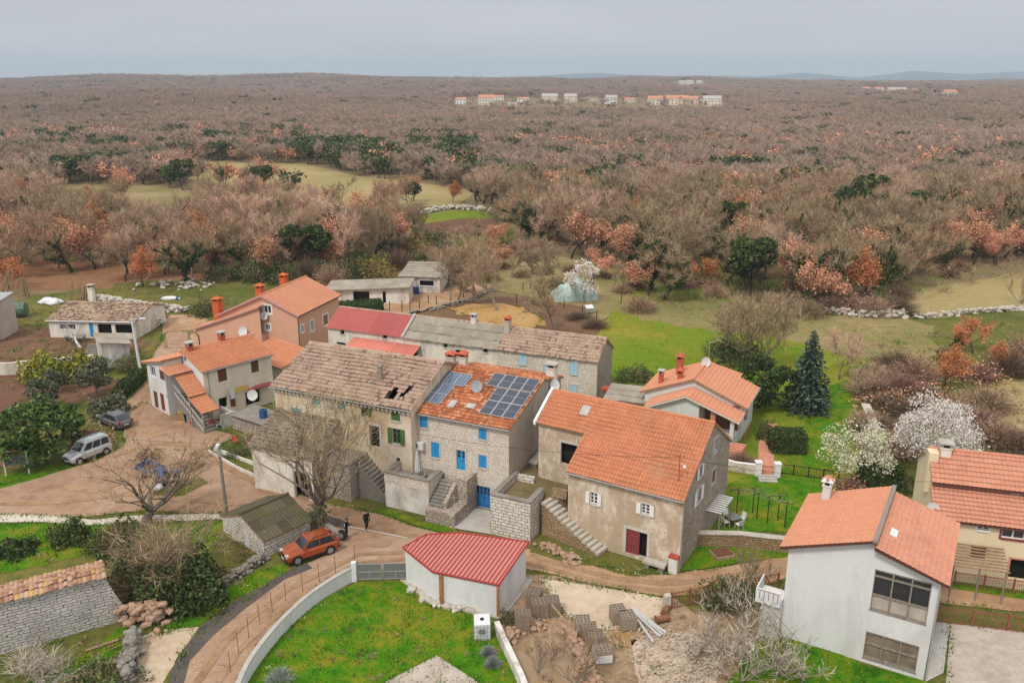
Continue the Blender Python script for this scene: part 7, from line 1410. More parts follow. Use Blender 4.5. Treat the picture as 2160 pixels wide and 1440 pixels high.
# ------------------------------------------------------------------ farmyard things
def barrel(label, p, r, h, mat, z=0, group=None):
    t = thing('barrel', label, 'barrel', G(*p, z) if z == 0 else Vector((*G(*p, z).xy, z)), 0, group); mb = MB(); mb.lathe([(r * .93, 0), (r, h * .1), (r, h * .32), (r * 1.04, h * .34), (r, h * .36), (r, h * .64), (r * 1.04, h * .66), (r, h * .68), (r, h * .9), (r * .93, h)], n=14); mb.build('shell', mat, t); mb = MB(); mb.lathe([(r * .6, h), (r * .6, h + .03)], n=10); mb.build('lid', 'black_plastic', t)
barrel('left blue plastic barrel in front of the farm shed', (870, 618), .42, 1.1, 'blue_plastic'); barrel('right blue plastic barrel in front of the farm shed', (879, 620), .42, 1.15, 'blue_plastic')
barrel('white drum beside the hen house door', (836, 614), .4, .9, 'white_plastic')
pw_ = wall_run('yard_terrace', 'low raised terrace with a rough stone face beside the cream house', 'terrace', [(513, 895), (545, 905), (585, 918)], 1.6, 2.6, 'grey_masonry', 'grey_stone')
barrel('blue barrel standing on the rough stone terrace', (556, 880), .4, .85, 'blue_plastic', 1.67)
for lab, p, m, a in (('yellow plastic bin under the roofed stairs', (385, 884), 'yellow_plastic', .5), ('black plastic bin under the roofed stairs', (396, 890), 'black_plastic', .55), ('terracotta planter at the foot of the roofed stairs', (408, 897), 'chimney_red', .35)):
    t = thing('bin' if 'bin' in lab else 'planter', lab, 'bin' if 'bin' in lab else 'planter', G(*p) + Vector((0, 0, .06)), .4); mb = MB(); mb.hexa([(-.25, -.25, 0), (.25, -.25, 0), (.25, .25, 0), (-.25, .25, 0)], [(-.32, -.32, a * 1.5), (.32, -.32, a * 1.5), (.32, .32, a * 1.5), (-.32, .32, a * 1.5)]); mb.build('body', m, t); mb = MB(); mb.box(-.35, -.35, a * 1.5, .35, .35, a * 1.5 + .07); mb.build('rim', m, t)
sd_ = thing('wheeled_stall', 'small cart with cloth goods standing by the yard wall of the cream house', 'cart', G(453, 903), .3); mb = MB(); mb.box(-.7, -.4, .5, .7, .4, .6); mb.build('tray', 'grey_wood', sd_); mb = MB(); mb.box(-.5, -.3, .6, .1, .2, .95); mb.build('bundle', 'red_door_paint', sd_)
mb = MB(); mb.box(.15, -.43, .15, .6, -.41, .55); mb.build('white_cloth', 'white_cloth', sd_)
for s in (-1, 1): mb = MB(); mb.tube([(s * .45, -.45, .25), (s * .45, .45, .25)], .25, 12); mb.build('wheel', 'tyre', sd_)
cl_ = thing('clothes_line', 'clothes line with yellow and white washing on the cream house front', 'clothes line', Lh['root'].location, Lh['root'].rotation_euler.z); mb = MB(); mb.tube([(2.2, -.5, 2.95), (6.0, -.5, 3.05)], .012, 4); mb.tube([(2.2, -.5, 2.95), (2.2, -.02, 3.0)], .02, 4); mb.tube([(6, -.5, 3.05), (6, -.02, 3.1)], .02, 4); mb.build('line', 'zinc', cl_)
for x0, x1, h_, m in ((2.5, 3.0, 1.1, 'white_cloth'), (3.1, 3.5, .55, 'yellow_cloth'), (3.55, 4.1, .5, 'yellow_cloth'), (4.2, 4.6, .6, 'yellow_cloth'), (4.7, 5.1, .45, 'white_cloth')): mb = MB(); mb.hexa([(x0, -.515, 2.98 - h_), (x1, -.515, 3.0 - h_), (x1, -.485, 3.0 - h_), (x0, -.485, 2.98 - h_)], [(x0, -.515, 3.0), (x1, -.515, 3.0), (x1, -.485, 3.0), (x0, -.485, 3.0)]); mb.build('garment', m, cl_)
t = thing('flower_bowl', 'red half barrel planter on a post beside the garden shed', 'planter', G(1279, 862), 0); mb = MB(); mb.tube([(0, 0, 0), (0, 0, 1.9)], .06, 6); mb.build('post', 'zinc', t); mb = MB(); mb.lathe([(.35, 1.9), (.55, 2.1), (.6, 2.45), (.5, 2.5)], n=12); mb.build('bowl', 'red_plastic', t)
t = thing('round_bale', 'green wrapped round bale behind the grey outbuilding', 'bale', G(45, 668), .2); mb = MB(); mb.tube([(-.9, 0, 1.1), (-.8, 0, 1.1), (.8, 0, 1.1), (.9, 0, 1.1)], [.9, 1.1, 1.1, .9], 18); mb.build('roll', 'green_film', t)
rounded('plastic_heap', 'crumpled heap of white plastic sheet beside the farm chimney', 'plastic sheet', G(108, 640), 1.7, .9, .6, 'white_plastic', 5, None, .5)
rounded('wrapped_boat', 'long white wrapped bundle with a blue end lying on the grass', 'bundle', G(360, 632), 1.6, .45, .4, 'white_plastic', 8); o = rounded('barrel_end', 'small blue tub beside the long white bundle', 'tub', G(374, 632), .4, .35, .35, 'blue_plastic', 9)
bt = thing('tarpaulin_tent', 'pale green tarpaulin thrown over a frame in the orchard grass', 'tarpaulin', G(1212, 628), .1); bm = bmesh.new(); bmesh.ops.create_grid(bm, x_segments=36, y_segments=24, size=1)
for v in bm.verts:
    x, y = v.co.x, v.co.y; rr2 = 1 - max(abs(x), abs(y)) ** 2.2; h_ = 3.0 * max(0, rr2) ** .6 * (1 - .35 * abs(x - .1)) * (1 + .25 * mnoise.noise(Vector((x * 3, y * 3, 0)))) + .12 * mnoise.noise(Vector((x * 9, y * 9, 4))); v.co = Vector((x * 3.7, y * 2.4, max(.02, h_)))
me = bpy.data.meshes.new('sheet'); bm.to_mesh(me); bm.free(); me.materials.append(M('tarpaulin')); o = bpy.data.objects.new('sheet', me); COL.objects.link(o); o.parent = bt
t = thing('bee_box', 'small white box with a tilted lid at the paddock corner', 'box', G(1243, 660), .3); mb = MB(); mb.box(-.5, -.4, .2, .5, .4, .8); mb.build('box', 'zinc', t); mb = MB(); mb.hexa([(-.6, -.5, .8), (.6, -.5, .8), (.6, .5, 1.1), (-.6, .5, 1.1)], [(-.6, -.5, .87), (.6, -.5, .87), (.6, .5, 1.17), (-.6, .5, 1.17)]); mb.build('lid', 'white_plastic', t)
for i, p in enumerate([(822, 656), (848, 658), (865, 661), (885, 652), (904, 640), (921, 643), (978, 628), (998, 624), (1026, 616), (1103, 612), (1119, 609), (1139, 628), (1190, 650), (1228, 660), (1258, 672), (1310, 640), (1335, 650), (1090, 640)]):
    mb = MB(); mb.tube([(0, 0, 0), (.05 * math.sin(i), .05 * math.cos(i * 2), 1.5 + .3 * math.sin(i * 1.3))], .07, 5); o = mb.build('fence_post', 'dark_bark', uv=False); o.location = G(*p); cset(o, 'weathered wooden post of the paddock fence behind the row house', 'fence post', 'paddock fence posts')
def pole_pile(label, p, n, h, lean, seed):
    g = random.Random(seed); t = thing('pole_pile', label, 'wooden poles', G(*p), 0); 
    mb = MB()
    for k in range(n): x = g.uniform(-1, 1); mb.tube([(x * 1.1, g.uniform(-.5, .5), 0), (x * .6 + lean * h + g.uniform(-.2, .2), g.uniform(-.3, .3) + .4, h * g.uniform(.8, 1.05))], .06, 5)
    mb.build('poles', 'raw_wood', t)
pole_pile('tall stack of long poles leaning at the left edge', (14, 622), 16, 4.2, .22, 1); pole_pile('stack of thin poles leaning left of the farm chimney', (46, 626), 14, 3.2, .05, 2); pole_pile('stack of poles leaning right of the farm chimney', (158, 640), 9, 3.6, .12, 3); pole_pile('second stack of poles leaning on a rack behind the farm building', (182, 640), 14, 2.8, .1, 4)
mb = MB()
for k in range(9): mb.box(-.7, -.34 * (k + 1), 0, .7, -.34 * k, 1.5 - .17 * k)
o = mb.build('garden_stairs', 'grey_stone'); o.location = G(200, 748); o.rotation_euler.z = .25; cset(o, 'worn steps leading down from the left farm yard to the garden', 'steps')
t = thing('post_box', 'black tyre and stone block leaning at the end of the parking bay', 'tyre', G(722, 1140) + Vector((0, 0, .07)), 1.2); mb = MB(); mb.tube([(-.12, 0, .42), (.12, 0, .42)], .42, 16); mb.build('tyre', 'tyre', t); mb = MB(); mb.tube([(-.13, 0, .42), (.13, 0, .42)], .2, 10); mb.build('hub', 'grey_stone', t)
wall_run('kerb_wall', 'low rough wall between the orange car and the bare plaza tree', 'wall', [(660, 1120), (690, 1122), (716, 1142)], .7, .35, 'grey_masonry', 'grey_stone')
for lab, pts in (('timber edging of the upper garden bed beside the plaza', [(452, 950), (520, 975), (575, 995)]), ('timber edging of the lower garden bed beside the plaza', [(440, 955), (500, 990), (560, 1018)])): wall_run('garden_edging', lab, 'edging', pts, .35, .12, 'lime_wash')
for i, (p, q) in enumerate([((238, 1395), (150, 1430)), ((225, 1405), (120, 1445)), ((250, 1348), (180, 1372))]):
    a, b = G(*p, .12), G(*q, .12); mb = MB(); mb.tube([a, b], .09, 6); o = mb.build('log', 'raw_wood'); cset(o, 'long cut trunk lying on the grass below the ruined barn', 'log', 'cut trunks below the ruined barn')
rt_ = thing('stone_post', 'pale stone gatepost at the left end of the rusty yard gate', 'post', G(1406, 1285), .2); mb = MB(); mb.hexa([(-.25, -.2, 0), (.25, -.2, 0), (.25, .2, 0), (-.25, .2, 0)], [(-.2, -.17, 1.1), (.2, -.17, 1.15), (.18, .17, 1.2), (-.2, .17, 1.12)]); mb.build('stone', 'limestone', rt_)
# far houses of the next villages
def far_house(i, px, py, wpx, hpx, roof, label, cat='house', wallm='white_paint'):
    d = ray(px, py); lo, hi = 200., 4000.
    for _ in range(50):
        m = (lo + hi) / 2
        if CAM_H + d.z / d.y * m > float(terrain(d.x / d.y * m, m)): lo = m
        else: hi = m
    y = lo; x = d.x / d.y * y; z = float(terrain(x, y)); k = y / CP / FPX; w_, h_ = wpx * k, hpx * k * .78; dd = w_ * .55
    roof = 'grey_concrete' if roof == 'white_paint' else roof; t = thing('village_house', label, cat, (x, y, z - .3), .15 * math.sin(i * 2.3)); mb = MB(); mb.box(-w_ / 2, 0, 0, w_ / 2, dd, h_); mb.build('wall', wallm, t); mb = MB(); rr3 = h_ * .42
    mb.add([(-w_ / 2 - .4, -.5, h_), (w_ / 2 + .4, -.5, h_), (w_ / 2 + .4, dd + .5, h_), (-w_ / 2 - .4, dd + .5, h_), (-w_ / 2 - .4, dd / 2, h_ + rr3), (w_ / 2 + .4, dd / 2, h_ + rr3)], [(0, 1, 5, 4), (2, 3, 4, 5), (0, 4, 3), (1, 2, 5), (3, 2, 1, 0)]); mb.build('roof', roof, t)
    n = max(2, int(w_ / 4))
    for j in range(n):
        for z0 in ((h_ * .15, h_ * .58) if h_ > 4.5 else (h_ * .3,)): xx = -w_ / 2 + w_ * (j + .5) / n; mb = MB(); mb.box(xx - .6, -.06, z0, xx + .6, -.005, z0 + 1.3); mb.build('window', 'dark_room', t)
    return (x, y)
FAR = []
for i, a in enumerate([(972, 220, 20, 12, 'pink_tiles', 'small far house with a pink roof at the left end of the far village'), (1026, 222, 30, 18, 'pink_tiles', 'far house with terracotta roof in the far village'), (1080, 226, 18, 8, 'white_paint', 'low white far building beside the dark cypress'), (1104, 216, 22, 9, 'pink_tiles', 'low far house just right of the dark cypress'), (1160, 217, 30, 16, 'white_paint', 'plain white far house left of its white twin'), (1203, 216, 24, 15, 'white_paint', 'plain white far house right of its white twin'), (1290, 219, 22, 15, 'white_paint', 'lone white far house between the far hedges'), (1382, 222, 28, 16, 'pink_tiles', 'far house behind a lone cypress in the far village'), (1418, 222, 24, 17, 'smooth_tiles', 'far house with tan roof next to the yellow one'), (1456, 221, 32, 15, 'pink_tiles', 'yellow walled far house near the right end of the far village'), (1502, 224, 34, 18, 'white_paint', 'pale far house at the right end of the far village'),
        (1440, 180, 14, 8, 'white_paint', 'tiny white house on the far ridge left'), (1456, 179, 12, 8, 'white_paint', 'tiny white house on the far ridge middle'), (1475, 178, 10, 7, 'white_paint', 'tiny white house on the far ridge right'), (1825, 193, 18, 8, 'pink_tiles', 'leftmost pale house of the hazy far hamlet'), (1855, 195, 16, 9, 'pink_tiles', 'second pale house of the hazy far hamlet'), (1893, 197, 34, 10, 'white_paint', 'long pale row in the middle of the hazy far hamlet'), (1925, 199, 22, 9, 'pink_tiles', 'house right of the long row in the hazy far hamlet'), (1975, 201, 26, 9, 'white_paint', 'pale house near the right of the hazy far hamlet'), (2005, 203, 24, 11, 'pink_tiles', 'rightmost house of the hazy far hamlet'), (497, 169, 14, 6, 'white_paint', 'tiny white house on the left wooded hill'), (1050, 212, 22, 9, 'pink_tiles', 'farther pink roofed house behind the left end of the far village'), (1250, 213, 26, 7, 'brown_sheet', 'low brown roofed barn in the middle of the far village'), (1330, 216, 20, 8, 'pink_tiles', 'small far house left of the lone cypress'), (1400, 213, 22, 9, 'pink_tiles', 'farther house behind the right group of the far village'), (1440, 212, 26, 9, 'smooth_tiles', 'farther tan house behind the yellow walled one'), (1482, 213, 22, 9, 'brown_sheet', 'farther brown roofed house at the right group of the far village')]):
    FAR.append(far_house(i, *a, wallm='yellow_plaster' if 'yellow walled' in a[5] else ('cream_plaster' if i % 3 else 'white_paint')))
# ------------------------------------------------------------------ plants: meshes
def unit(a): return a / np.maximum(np.linalg.norm(a, axis=-1, keepdims=True), 1e-9)
def quads(P, D, ln, wd, g, taper=.35):              # flat strips from P along D
    D = unit(D); S = unit(np.cross(D, g.normal(size=D.shape))); ln = np.asarray(ln)[:, None]; wd = np.asarray(wd)[:, None] / 2; Q = P + D * ln
    v = np.stack([P - S * wd, P + S * wd, Q + S * wd * taper, Q - S * wd * taper], 1).reshape(-1, 3); return v, np.arange(len(v)).reshape(-1, 4)
def leaves(C, size, g, up=0.0):                     # leaf sprays, freely turned
    n = len(C); a = unit(g.normal(size=(n, 3)) + np.array([0, 0, up])); b = unit(np.cross(a, g.normal(size=(n, 3)))); c = np.cross(a, b); s = size * g.uniform(.6, 1.4, (n, 1))
    v = np.stack([C - b * s - c * s * .6, C + b * s - c * s * .45, C + b * s * .7 + c * s * .6, C - b * s * .8 + c * s * .5], 1).reshape(-1, 3); return v, np.arange(len(v)).reshape(-1, 4)
def merge(parts):
    V_, F_, M_ = [], [], []; o = 0
    for v, f, m in parts: V_.append(v); F_.append(f + o); M_.append(np.full(len(f), m)); o += len(v)
    return np.concatenate(V_), np.concatenate(F_), np.concatenate(M_)
def skeleton(seed, h, spread, tf=.28, levels=4, nb=(5, 3, 3, 3), r0=None, up=.25, droop=0.0, bend=.25, lean=0.0, ratio=.62, first=None):
    g = random.Random(seed); segs = []; r0 = r0 or h * .022
    def grow(p, d, ln, r, lv):
        n = 3 if lv < 2 else 2
        for k in range(n):
            d = (d + Vector((g.gauss(0, bend), g.gauss(0, bend), g.gauss(0, bend * .6) + (up * .35 if lv else 0) - droop * lv * .12))).normalized(); q = p + d * (ln / n); r1 = r * .82; segs.append((p, q, r, r1, lv)); p, r = q, r1
            if lv < levels and lv > 0 and k < n - 1:
                for _ in range(1 if lv < 3 else 1): branch(p, d, ln * ratio, r * .55, lv + 1)
        if lv < levels:
            for _ in range(nb[min(lv, len(nb) - 1)]): branch(p, d, ln * ratio * g.uniform(.8, 1.2) if lv else (first or h * (1 - tf) * .52) * g.uniform(.8, 1.15), r * .62, lv + 1)
    def branch(p, d, ln, r, lv):
        a = Vector((g.gauss(0, 1), g.gauss(0, 1), g.gauss(0, .35))).normalized(); k = spread if lv == 1 else spread * .85
        grow(p, (d + a * k + Vector((0, 0, up * .5))).normalized(), ln, r, lv)
    grow(Vector((0, 0, -.1)), Vector((lean, 0, 1)).normalized(), h * tf, r0, 0); return segs
def segs_mesh(segs, lo, hi, rmin=.0, sides=(7, 6, 5, 4, 3, 3)):
    mb = MB()
    for p, q, r, r1, l in segs:
        if lo <= l <= hi: mb.tube([p, q], [max(r, rmin), max(r1, rmin)], sides[min(l, 5)], cap=False)
    return (np.array(mb.v), np.array(mb.f)) if mb.v else (np.zeros((0, 3)), np.zeros((0, 4), int))
def bare(seed, h=9, spread=.95, tw=3, twl=.9, tww=.05, levels=3, fine=0, **kw):
    segs = skeleton(seed, h, spread, levels=levels, **kw); g = np.random.default_rng(seed); v, f = segs_mesh(segs, 0, 2, .02)
    # tubes keep 4-sided faces
    P, D, Ln, Wd = [], [], [], []
    for p, q, r, r1, l in segs:
        if l >= 3: P.append(p); D.append(q - p); Ln.append((q - p).length * 1.03); Wd.append(max(2.4 * r, tww * .8))
        if l >= 2:
            for _ in range(tw if l >= levels else max(1, tw // 2)):
                t = g.random(); P.append(p.lerp(q, t)); d = (q - p).normalized() + Vector(g.normal(0, .6, 3)) + Vector((0, 0, kw.get('up', .25) - kw.get('droop', 0))); D.append(d); Ln.append(twl * g.uniform(.5, 1.2)); Wd.append(tww * g.uniform(.6, 1.2))
                for _ in range(fine):
                    P.append(P[-1] + (Vector(d).normalized() * Ln[-1] * g.uniform(.2, .8) if _ == 0 else Vector((0, 0, 0)))); D.append(Vector(d).normalized() + Vector(g.normal(0, .6, 3))); Ln.append(twl * .55); Wd.append(tww * .7)
    cv, cf = quads(np.array(P), np.array(D), Ln, Wd, g); return (v, f), (cv, cf), segs
def leafy(seed, h, cr, n, size, trunk=True, clumps=26, squash=.75, base=.45, gap=.5, levels=2):
    g = np.random.default_rng(seed); segs = skeleton(seed, h * .9, .9, levels=levels, nb=(5, 3), tf=.3); v, f = segs_mesh(segs, 0, levels, .03); cz = h * (base + (1 - base) / 2)
    u = unit(g.normal(size=(clumps, 3))); rr_ = g.uniform(gap, 1, (clumps, 1)) ** .6; cc = u * rr_ * np.array([cr, cr, h * (1 - base) / 2 * 1.02]) + np.array([0, 0, cz]); k = g.integers(0, clumps, n); sc_ = g.uniform(.5, 1.25, clumps)[k][:, None]
    o = unit(g.normal(size=(n, 3))) * g.uniform(.35, 1, (n, 1)) ** .5; C = cc[k] + o * np.array([cr, cr, cr * squash]) * .36 * sc_; C[:, 2] = np.maximum(C[:, 2], h * .08); return (v, f), leaves(C, size, g)
def bushm(seed, r, h, n, size, twig=0, tl=.6, tw_=.04, flat=.5):
    g = np.random.default_rng(seed); u = unit(g.normal(size=(n, 3)) * np.array([1, 1, .9])); u[:, 2] = np.abs(u[:, 2]); b = 1 + .35 * np.sin(u[:, 0] * 5 + seed) * np.cos(u[:, 1] * 4 + seed * 2); C = u * (g.uniform(.35, 1, n) ** .5 * b)[:, None] * np.array([r, r, h]); parts = []
    if size: v, f = leaves(C, size, g); parts.append((v, f, 0))
    if twig:
        k = twig; a = g.uniform(0, 6.28, k); q = g.uniform(.0, .95, k) ** .7; P = np.stack([np.cos(a) * q * r * .55, np.sin(a) * q * r * .55, g.uniform(0, .55, k) * h * (1 - q * .5)], 1); D = np.stack([np.cos(a) * q, np.sin(a) * q, .35 + .9 * (1 - q)], 1) + g.normal(0, .3, (k, 3)); v, f = quads(P, D, tl * g.uniform(.6, 1.25, k), tw_ * g.uniform(.6, 1.3, k), g); parts.append((v, f, 1 if size else 0))
    return merge(parts)
def spruce(seed, h, r, n):
    g = np.random.default_rng(seed); P, D, Ln, Wd = [], [], [], []
    for z in np.arange(.06, .99, .028):
        rr_ = r * (1 - z) ** .8 * (1 if z > .12 else .8); m = int(5 + 13 * (1 - z)); a0 = g.uniform(0, 6)
        for k in range(m):
            a = a0 + 6.283 * k / m + g.normal(0, .15); d = np.array([math.cos(a), math.sin(a), -.22 + .5 * z]); L_ = rr_ * g.uniform(.72, 1.12)
            q = max(3, int(L_ * n))
            for j in range(q):
                t = (j + g.random()) / q; p = np.array([0, 0, z * h]) + d * L_ * t + np.array([0, 0, -.25 * t * t * L_]); P.append(p); D.append(d * .7 + g.normal(0, .5, 3) + np.array([0, 0, -.25])); Ln.append(.42 * g.uniform(.6, 1.2) * (1.15 - .4 * z)); Wd.append(.26)
    mb = MB(); mb.tube([(0, 0, -.1), (0, 0, h * .96)], [h * .022, .03], 7, cap=False); return (np.array(mb.v), np.array(mb.f)), quads(np.array(P), np.array(D), Ln, Wd, g, .5)
class Proto:
    def __init__(s, trunk, crown, bark, leaf, h, extra=None):
        s.h = h; s.t = np_mesh('trunk', *trunk, [bark], link=False); s.c = np_mesh('crown', *crown, [leaf], link=False); s.raw = merge([(*trunk, 0), (*crown, 1)]); s.mats = [bark, leaf]; s.whole = None
        if extra: s.x = [(np_mesh(n, *d, [m], link=False), n) for n, d, m in extra]
        else: s.x = []
    def put(s, name, label, loc, h, rz=0.0, cat='tree', group=None, wide=1.0, parts=True):
        k = h / s.h; loc = Vector(loc)
        if parts:
            t = thing(name, label, cat, loc, rz, group); t.scale = (k * wide, k * wide, k)
            for m, n in [(s.t, 'trunk'), (s.c, 'crown')] + s.x: o = bpy.data.objects.new(n, m); COL.objects.link(o); o.parent = t
        else:
            if not s.whole: s.whole = np_mesh(name, s.raw[0], s.raw[1], s.mats, s.raw[2], link=False)
            t = bpy.data.objects.new(name, s.whole); COL.objects.link(t); t.location = loc; t.rotation_euler.z = rz; t.scale = (k * wide, k * wide, k); cset(t, label, cat, group)
        return t
def ivy_on(segs, seed, n, size, lv=1):
    g = np.random.default_rng(seed); ss = [s for s in segs if s[4] <= lv]; C = []
    for _ in range(n): p, q, r, r1, l = ss[g.integers(len(ss))]; C.append(np.array(p.lerp(q, g.random())) + g.normal(0, .28 - .08 * l, 3))
    return leaves(np.array(C), size, g)
PB = []
for i, (m, bk) in enumerate((('bare_twigs', 'bark'), ('purple_twigs', 'bark'), ('bare_twigs', 'pale_bark'), ('purple_twigs', 'dark_bark'), ('olive_twigs', 'pale_bark'))):
    t_, c_, _ = bare(40 + i, 9, .95 - .05 * i, tw=12, twl=1.0, tww=.045, levels=3, nb=(5, 3, 3)); PB.append(Proto(t_, c_, bk, m, 9))
def leaf_on(seed, h, leafmat, n, size, bk='dark_bark'):
    t_, c_, sg_ = bare(seed, h, .95, tw=1, levels=3, nb=(5, 3, 3)); g = np.random.default_rng(seed); ss = [s for s in sg_ if s[4] >= 2]
    C = np.array([np.array(p.lerp(q, g.random())) + g.normal(0, .35, 3) for p, q, r, r1, l in (ss[g.integers(len(ss))] for _ in range(n))]); return Proto(t_, leaves(C, size, g), bk, leafmat, h)
PR = [leaf_on(60, 8, 'russet_leaves', 4600, .105), leaf_on(61, 8, 'russet_leaves', 3600, .11), leaf_on(62, 7, 'orange_leaves', 4600, .10), leaf_on(63, 7, 'orange_leaves', 4000, .10)]
PI = []
for i in range(3):
    t_, c_, sg_ = bare(80 + i, 9, .8, tw=6, twl=1.0, tww=.055, levels=3, nb=(5, 3, 3)); iv = ivy_on(sg_, 90 + i, 2200, .15, 2); PI.append(Proto(t_, c_, 'dark_bark', 'olive_twigs', 9, [('ivy', iv, 'ivy_leaves')]))
    PI[-1].raw = merge([(*t_, 0), (*c_, 1), (*iv, 2)]); PI[-1].mats = ['dark_bark', 'olive_twigs', 'ivy_leaves']
PE = [Proto(*leafy(100, 7, 2.9, 2800, .2), 'dark_bark', 'ivy_leaves', 7), Proto(*leafy(101, 6, 3.0, 5200, .15, clumps=40, base=.12), 'dark_bark', 'bright_leaves', 6)]
def bush_proto(seed, r, h, n, size, mats, twig=0, **kw): v, f, m = bushm(seed, r, h, n, size, twig, **kw); return np_mesh('bush', v, f, mats, m, link=False), (v, f, m), mats
BB = [bush_proto(1, 1.6, 1.9, 420, .06, ['brown_brush', 'bare_twigs'], 1000, tl=.9, tw_=.028), bush_proto(2, 1.7, 1.8, 0, 0, ['brown_brush'], 1300, tl=.9, tw_=.028), bush_proto(3, 1.6, 1.7, 1100, .075, ['ivy_leaves', 'olive_twigs'], 220, tl=.8), bush_proto(4, 1.6, 1.8, 800, .075, ['mustard_leaves', 'bare_twigs'], 500, tw_=.028), bush_proto(5, 1.6, 1.8, 420, .055, ['russet_leaves', 'brown_brush'], 900, tw_=.028)]
def put_bush(b, label, loc, rad, h, rz=0, name='bush', cat='bush', group=None):
    o = bpy.data.objects.new(name, b[0]); COL.objects.link(o); o.location = loc; o.rotation_euler.z = rz; o.scale = (rad / 1.6, rad / 1.6, h / 1.8); return cset(o, label, cat, group)
def own(name, label, cat, loc, data, mats, group=None, rz=0): v, f, m = data; o = np_mesh(name, v, f, mats, m); o.location = loc; o.rotation_euler.z = rz; return cset(o, label, cat, group)

# ------------------------------------------------------------------ plants one can point to
def ptree(pr, name, label, base, topy, **kw): p = G(*base); return pr.put(name, label, p, zfor(base, topy), **kw)
t_, c_, sg_ = bare(7, 9.4, .75, tw=3, twl=.8, tww=.028, levels=4, fine=0, nb=(6, 3, 3, 2), tf=.26, r0=.36, up=.35, first=4.0); iv = ivy_on(sg_, 3, 520, .065, 0); ptree(Proto(t_, c_, 'bark', 'olive_twigs', 9.6, [('ivy', iv, 'ivy_leaves')]), 'bare_tree', 'big bare broad tree with an ivied trunk standing beside the stone hut', (680, 1122), 866, wide=1.35)
t_, c_, _ = bare(8, 6, 1.2, tw=2, twl=.8, tww=.026, levels=4, fine=0, nb=(6, 3, 3, 2), tf=.2, r0=.42, up=.28, first=3.1); ptree(Proto(t_, c_, 'bark', 'olive_twigs', 6.6), 'bare_tree', 'wide spreading bare tree at the lower edge of the plaza', (305, 1108), 935, wide=1.15)
own('ivy_thicket', 'dark ivy mound under the wide bare plaza tree', 'thicket', G(262, 1150), bushm(21, 2.4, 1.7, 2200, .11, 700, tl=1.4, tw_=.035), ['ivy_leaves', 'olive_twigs']); own('ivy_thicket', 'large dark ivy covered thicket beside the ruined barn', 'thicket', G(320, 1240), bushm(22, 3.6, 3.1, 3600, .12, 2600, tl=2.0, tw_=.04), ['ivy_leaves', 'olive_twigs']); own('ivy_thicket', 'black green ivy bush at the lower end of the overgrown stone wall', 'thicket', G(408, 1262), bushm(23, 2.6, 3.1, 4200, .11, 350, tl=1.5, tw_=.04), ['ivy_leaves', 'olive_twigs'])
t_, c_, _ = bare(18, 5, 1.25, tw=3, twl=1.0, tww=.03, levels=4, nb=(6, 3, 3, 2), tf=.15, r0=.2, up=.25, first=2.4); Proto(t_, c_, 'pale_bark', 'olive_twigs', 5).put('bare_tree', 'tangled bare tree growing out of the ivy thicket above the barn wall', G(345, 1240), 5.0, wide=1.1)
own('clipped_bush', 'dark clipped bush on the lawn at the left edge', 'bush', G(32, 1165), bushm(24, 1.5, 1.0, 1500, .09), ['ivy_leaves']); own('clipped_bush', 'dark round bush on the lawn left of the wide bare tree', 'bush', G(150, 1140), bushm(25, 1.5, 1.7, 1800, .09), ['ivy_leaves'])
t_, c_, _ = bare(9, 3, 1.3, tw=3, twl=1.2, tww=.03, levels=3, fine=0, nb=(7, 4, 3), tf=.1, r0=.07, up=.3, first=1.5); Proto(t_, c_, 'pale_bark', 'fig_twigs', 3).put('cut_branches', 'pile of pale cut branches at the bottom left corner', G(75, 1440), 1.7, cat='branches', wide=1.7)
put_bush(BB[2], 'low green brown bush below the cut trunks at the bottom edge', G(215, 1440), 2.2, 1.3)
FG = []
for i in range(2): t_, c_, _ = bare(30 + i, 3.4, 1.25, tw=1, twl=.5, tww=.035, levels=3, fine=0, nb=(6, 4, 2), tf=.12, r0=.1, up=.55, bend=.32, first=1.6); FG.append(Proto(t_, c_, 'pale_bark', 'fig_twigs', 3.4))
for i, (p, h, lb_) in enumerate([((1585, 1345), 3.6, 'bare fig tree nearest the annex of the white house'), ((1530, 1385), 3.6, 'bare fig tree in the middle of the rubble garden'), ((1640, 1420), 3.8, 'bare fig tree on the grass before the white wall'), ((1565, 1440), 3.9, 'large bare fig tree at the bottom edge right of the rubble'), ((1470, 1395), 2.6, 'small bare fig tree on the rubble mound'), ((1690, 1440), 2.6, 'small bare fig tree at the bottom edge near the white house')]): FG[i % 2].put('fig_tree', lb_, G(*p), h * .95, i * 1.3, wide=1.3)
SHR = Proto(*bare(33, 3, .9, tw=1, twl=.8, tww=.028, levels=3, nb=(6, 3, 2), tf=.08, r0=.07, up=.6)[:2], 'pale_bark', 'bare_twigs', 3)
for i, (p, h, lb_) in enumerate([((1165, 1392), 2.6, 'tan bare shrub beside the mud pool behind the garden wall'), ((1215, 1440), 3.0, 'tan bare shrub at the bottom edge in the mud pool'), ((1130, 1420), 2.2, 'small tan bare shrub at the foot of the rough white wall'), ((1588, 1240), 3.2, 'tan bare shrub on the road side of the white house stairs'), ((1440, 872), 3.4, 'small bare tree in front of the white cottage porch'), ((1470, 872), 2.8, 'second small bare tree in front of the cottage porch'), ((2155, 640), 6, 'thin bare tree beside the tan field at the right edge')]): SHR.put('bare_shrub', lb_, G(*p), h, i, cat='shrub')
for lb_, p, r_, h_ in (('upper grey lavender cushion by the rough white wall', (1030, 1380), .55, .55), ('lower grey lavender cushion by the rough white wall', (1040, 1403), .6, .55), ('pale olive shrub at the bottom of the bright lawn', (590, 1440), 1.3, 1.5)): own('lavender_bush', lb_, 'bush', G(*p), bushm(26, r_, h_, 0, 0, 700, tl=.35, tw_=.03), ['lavender'])
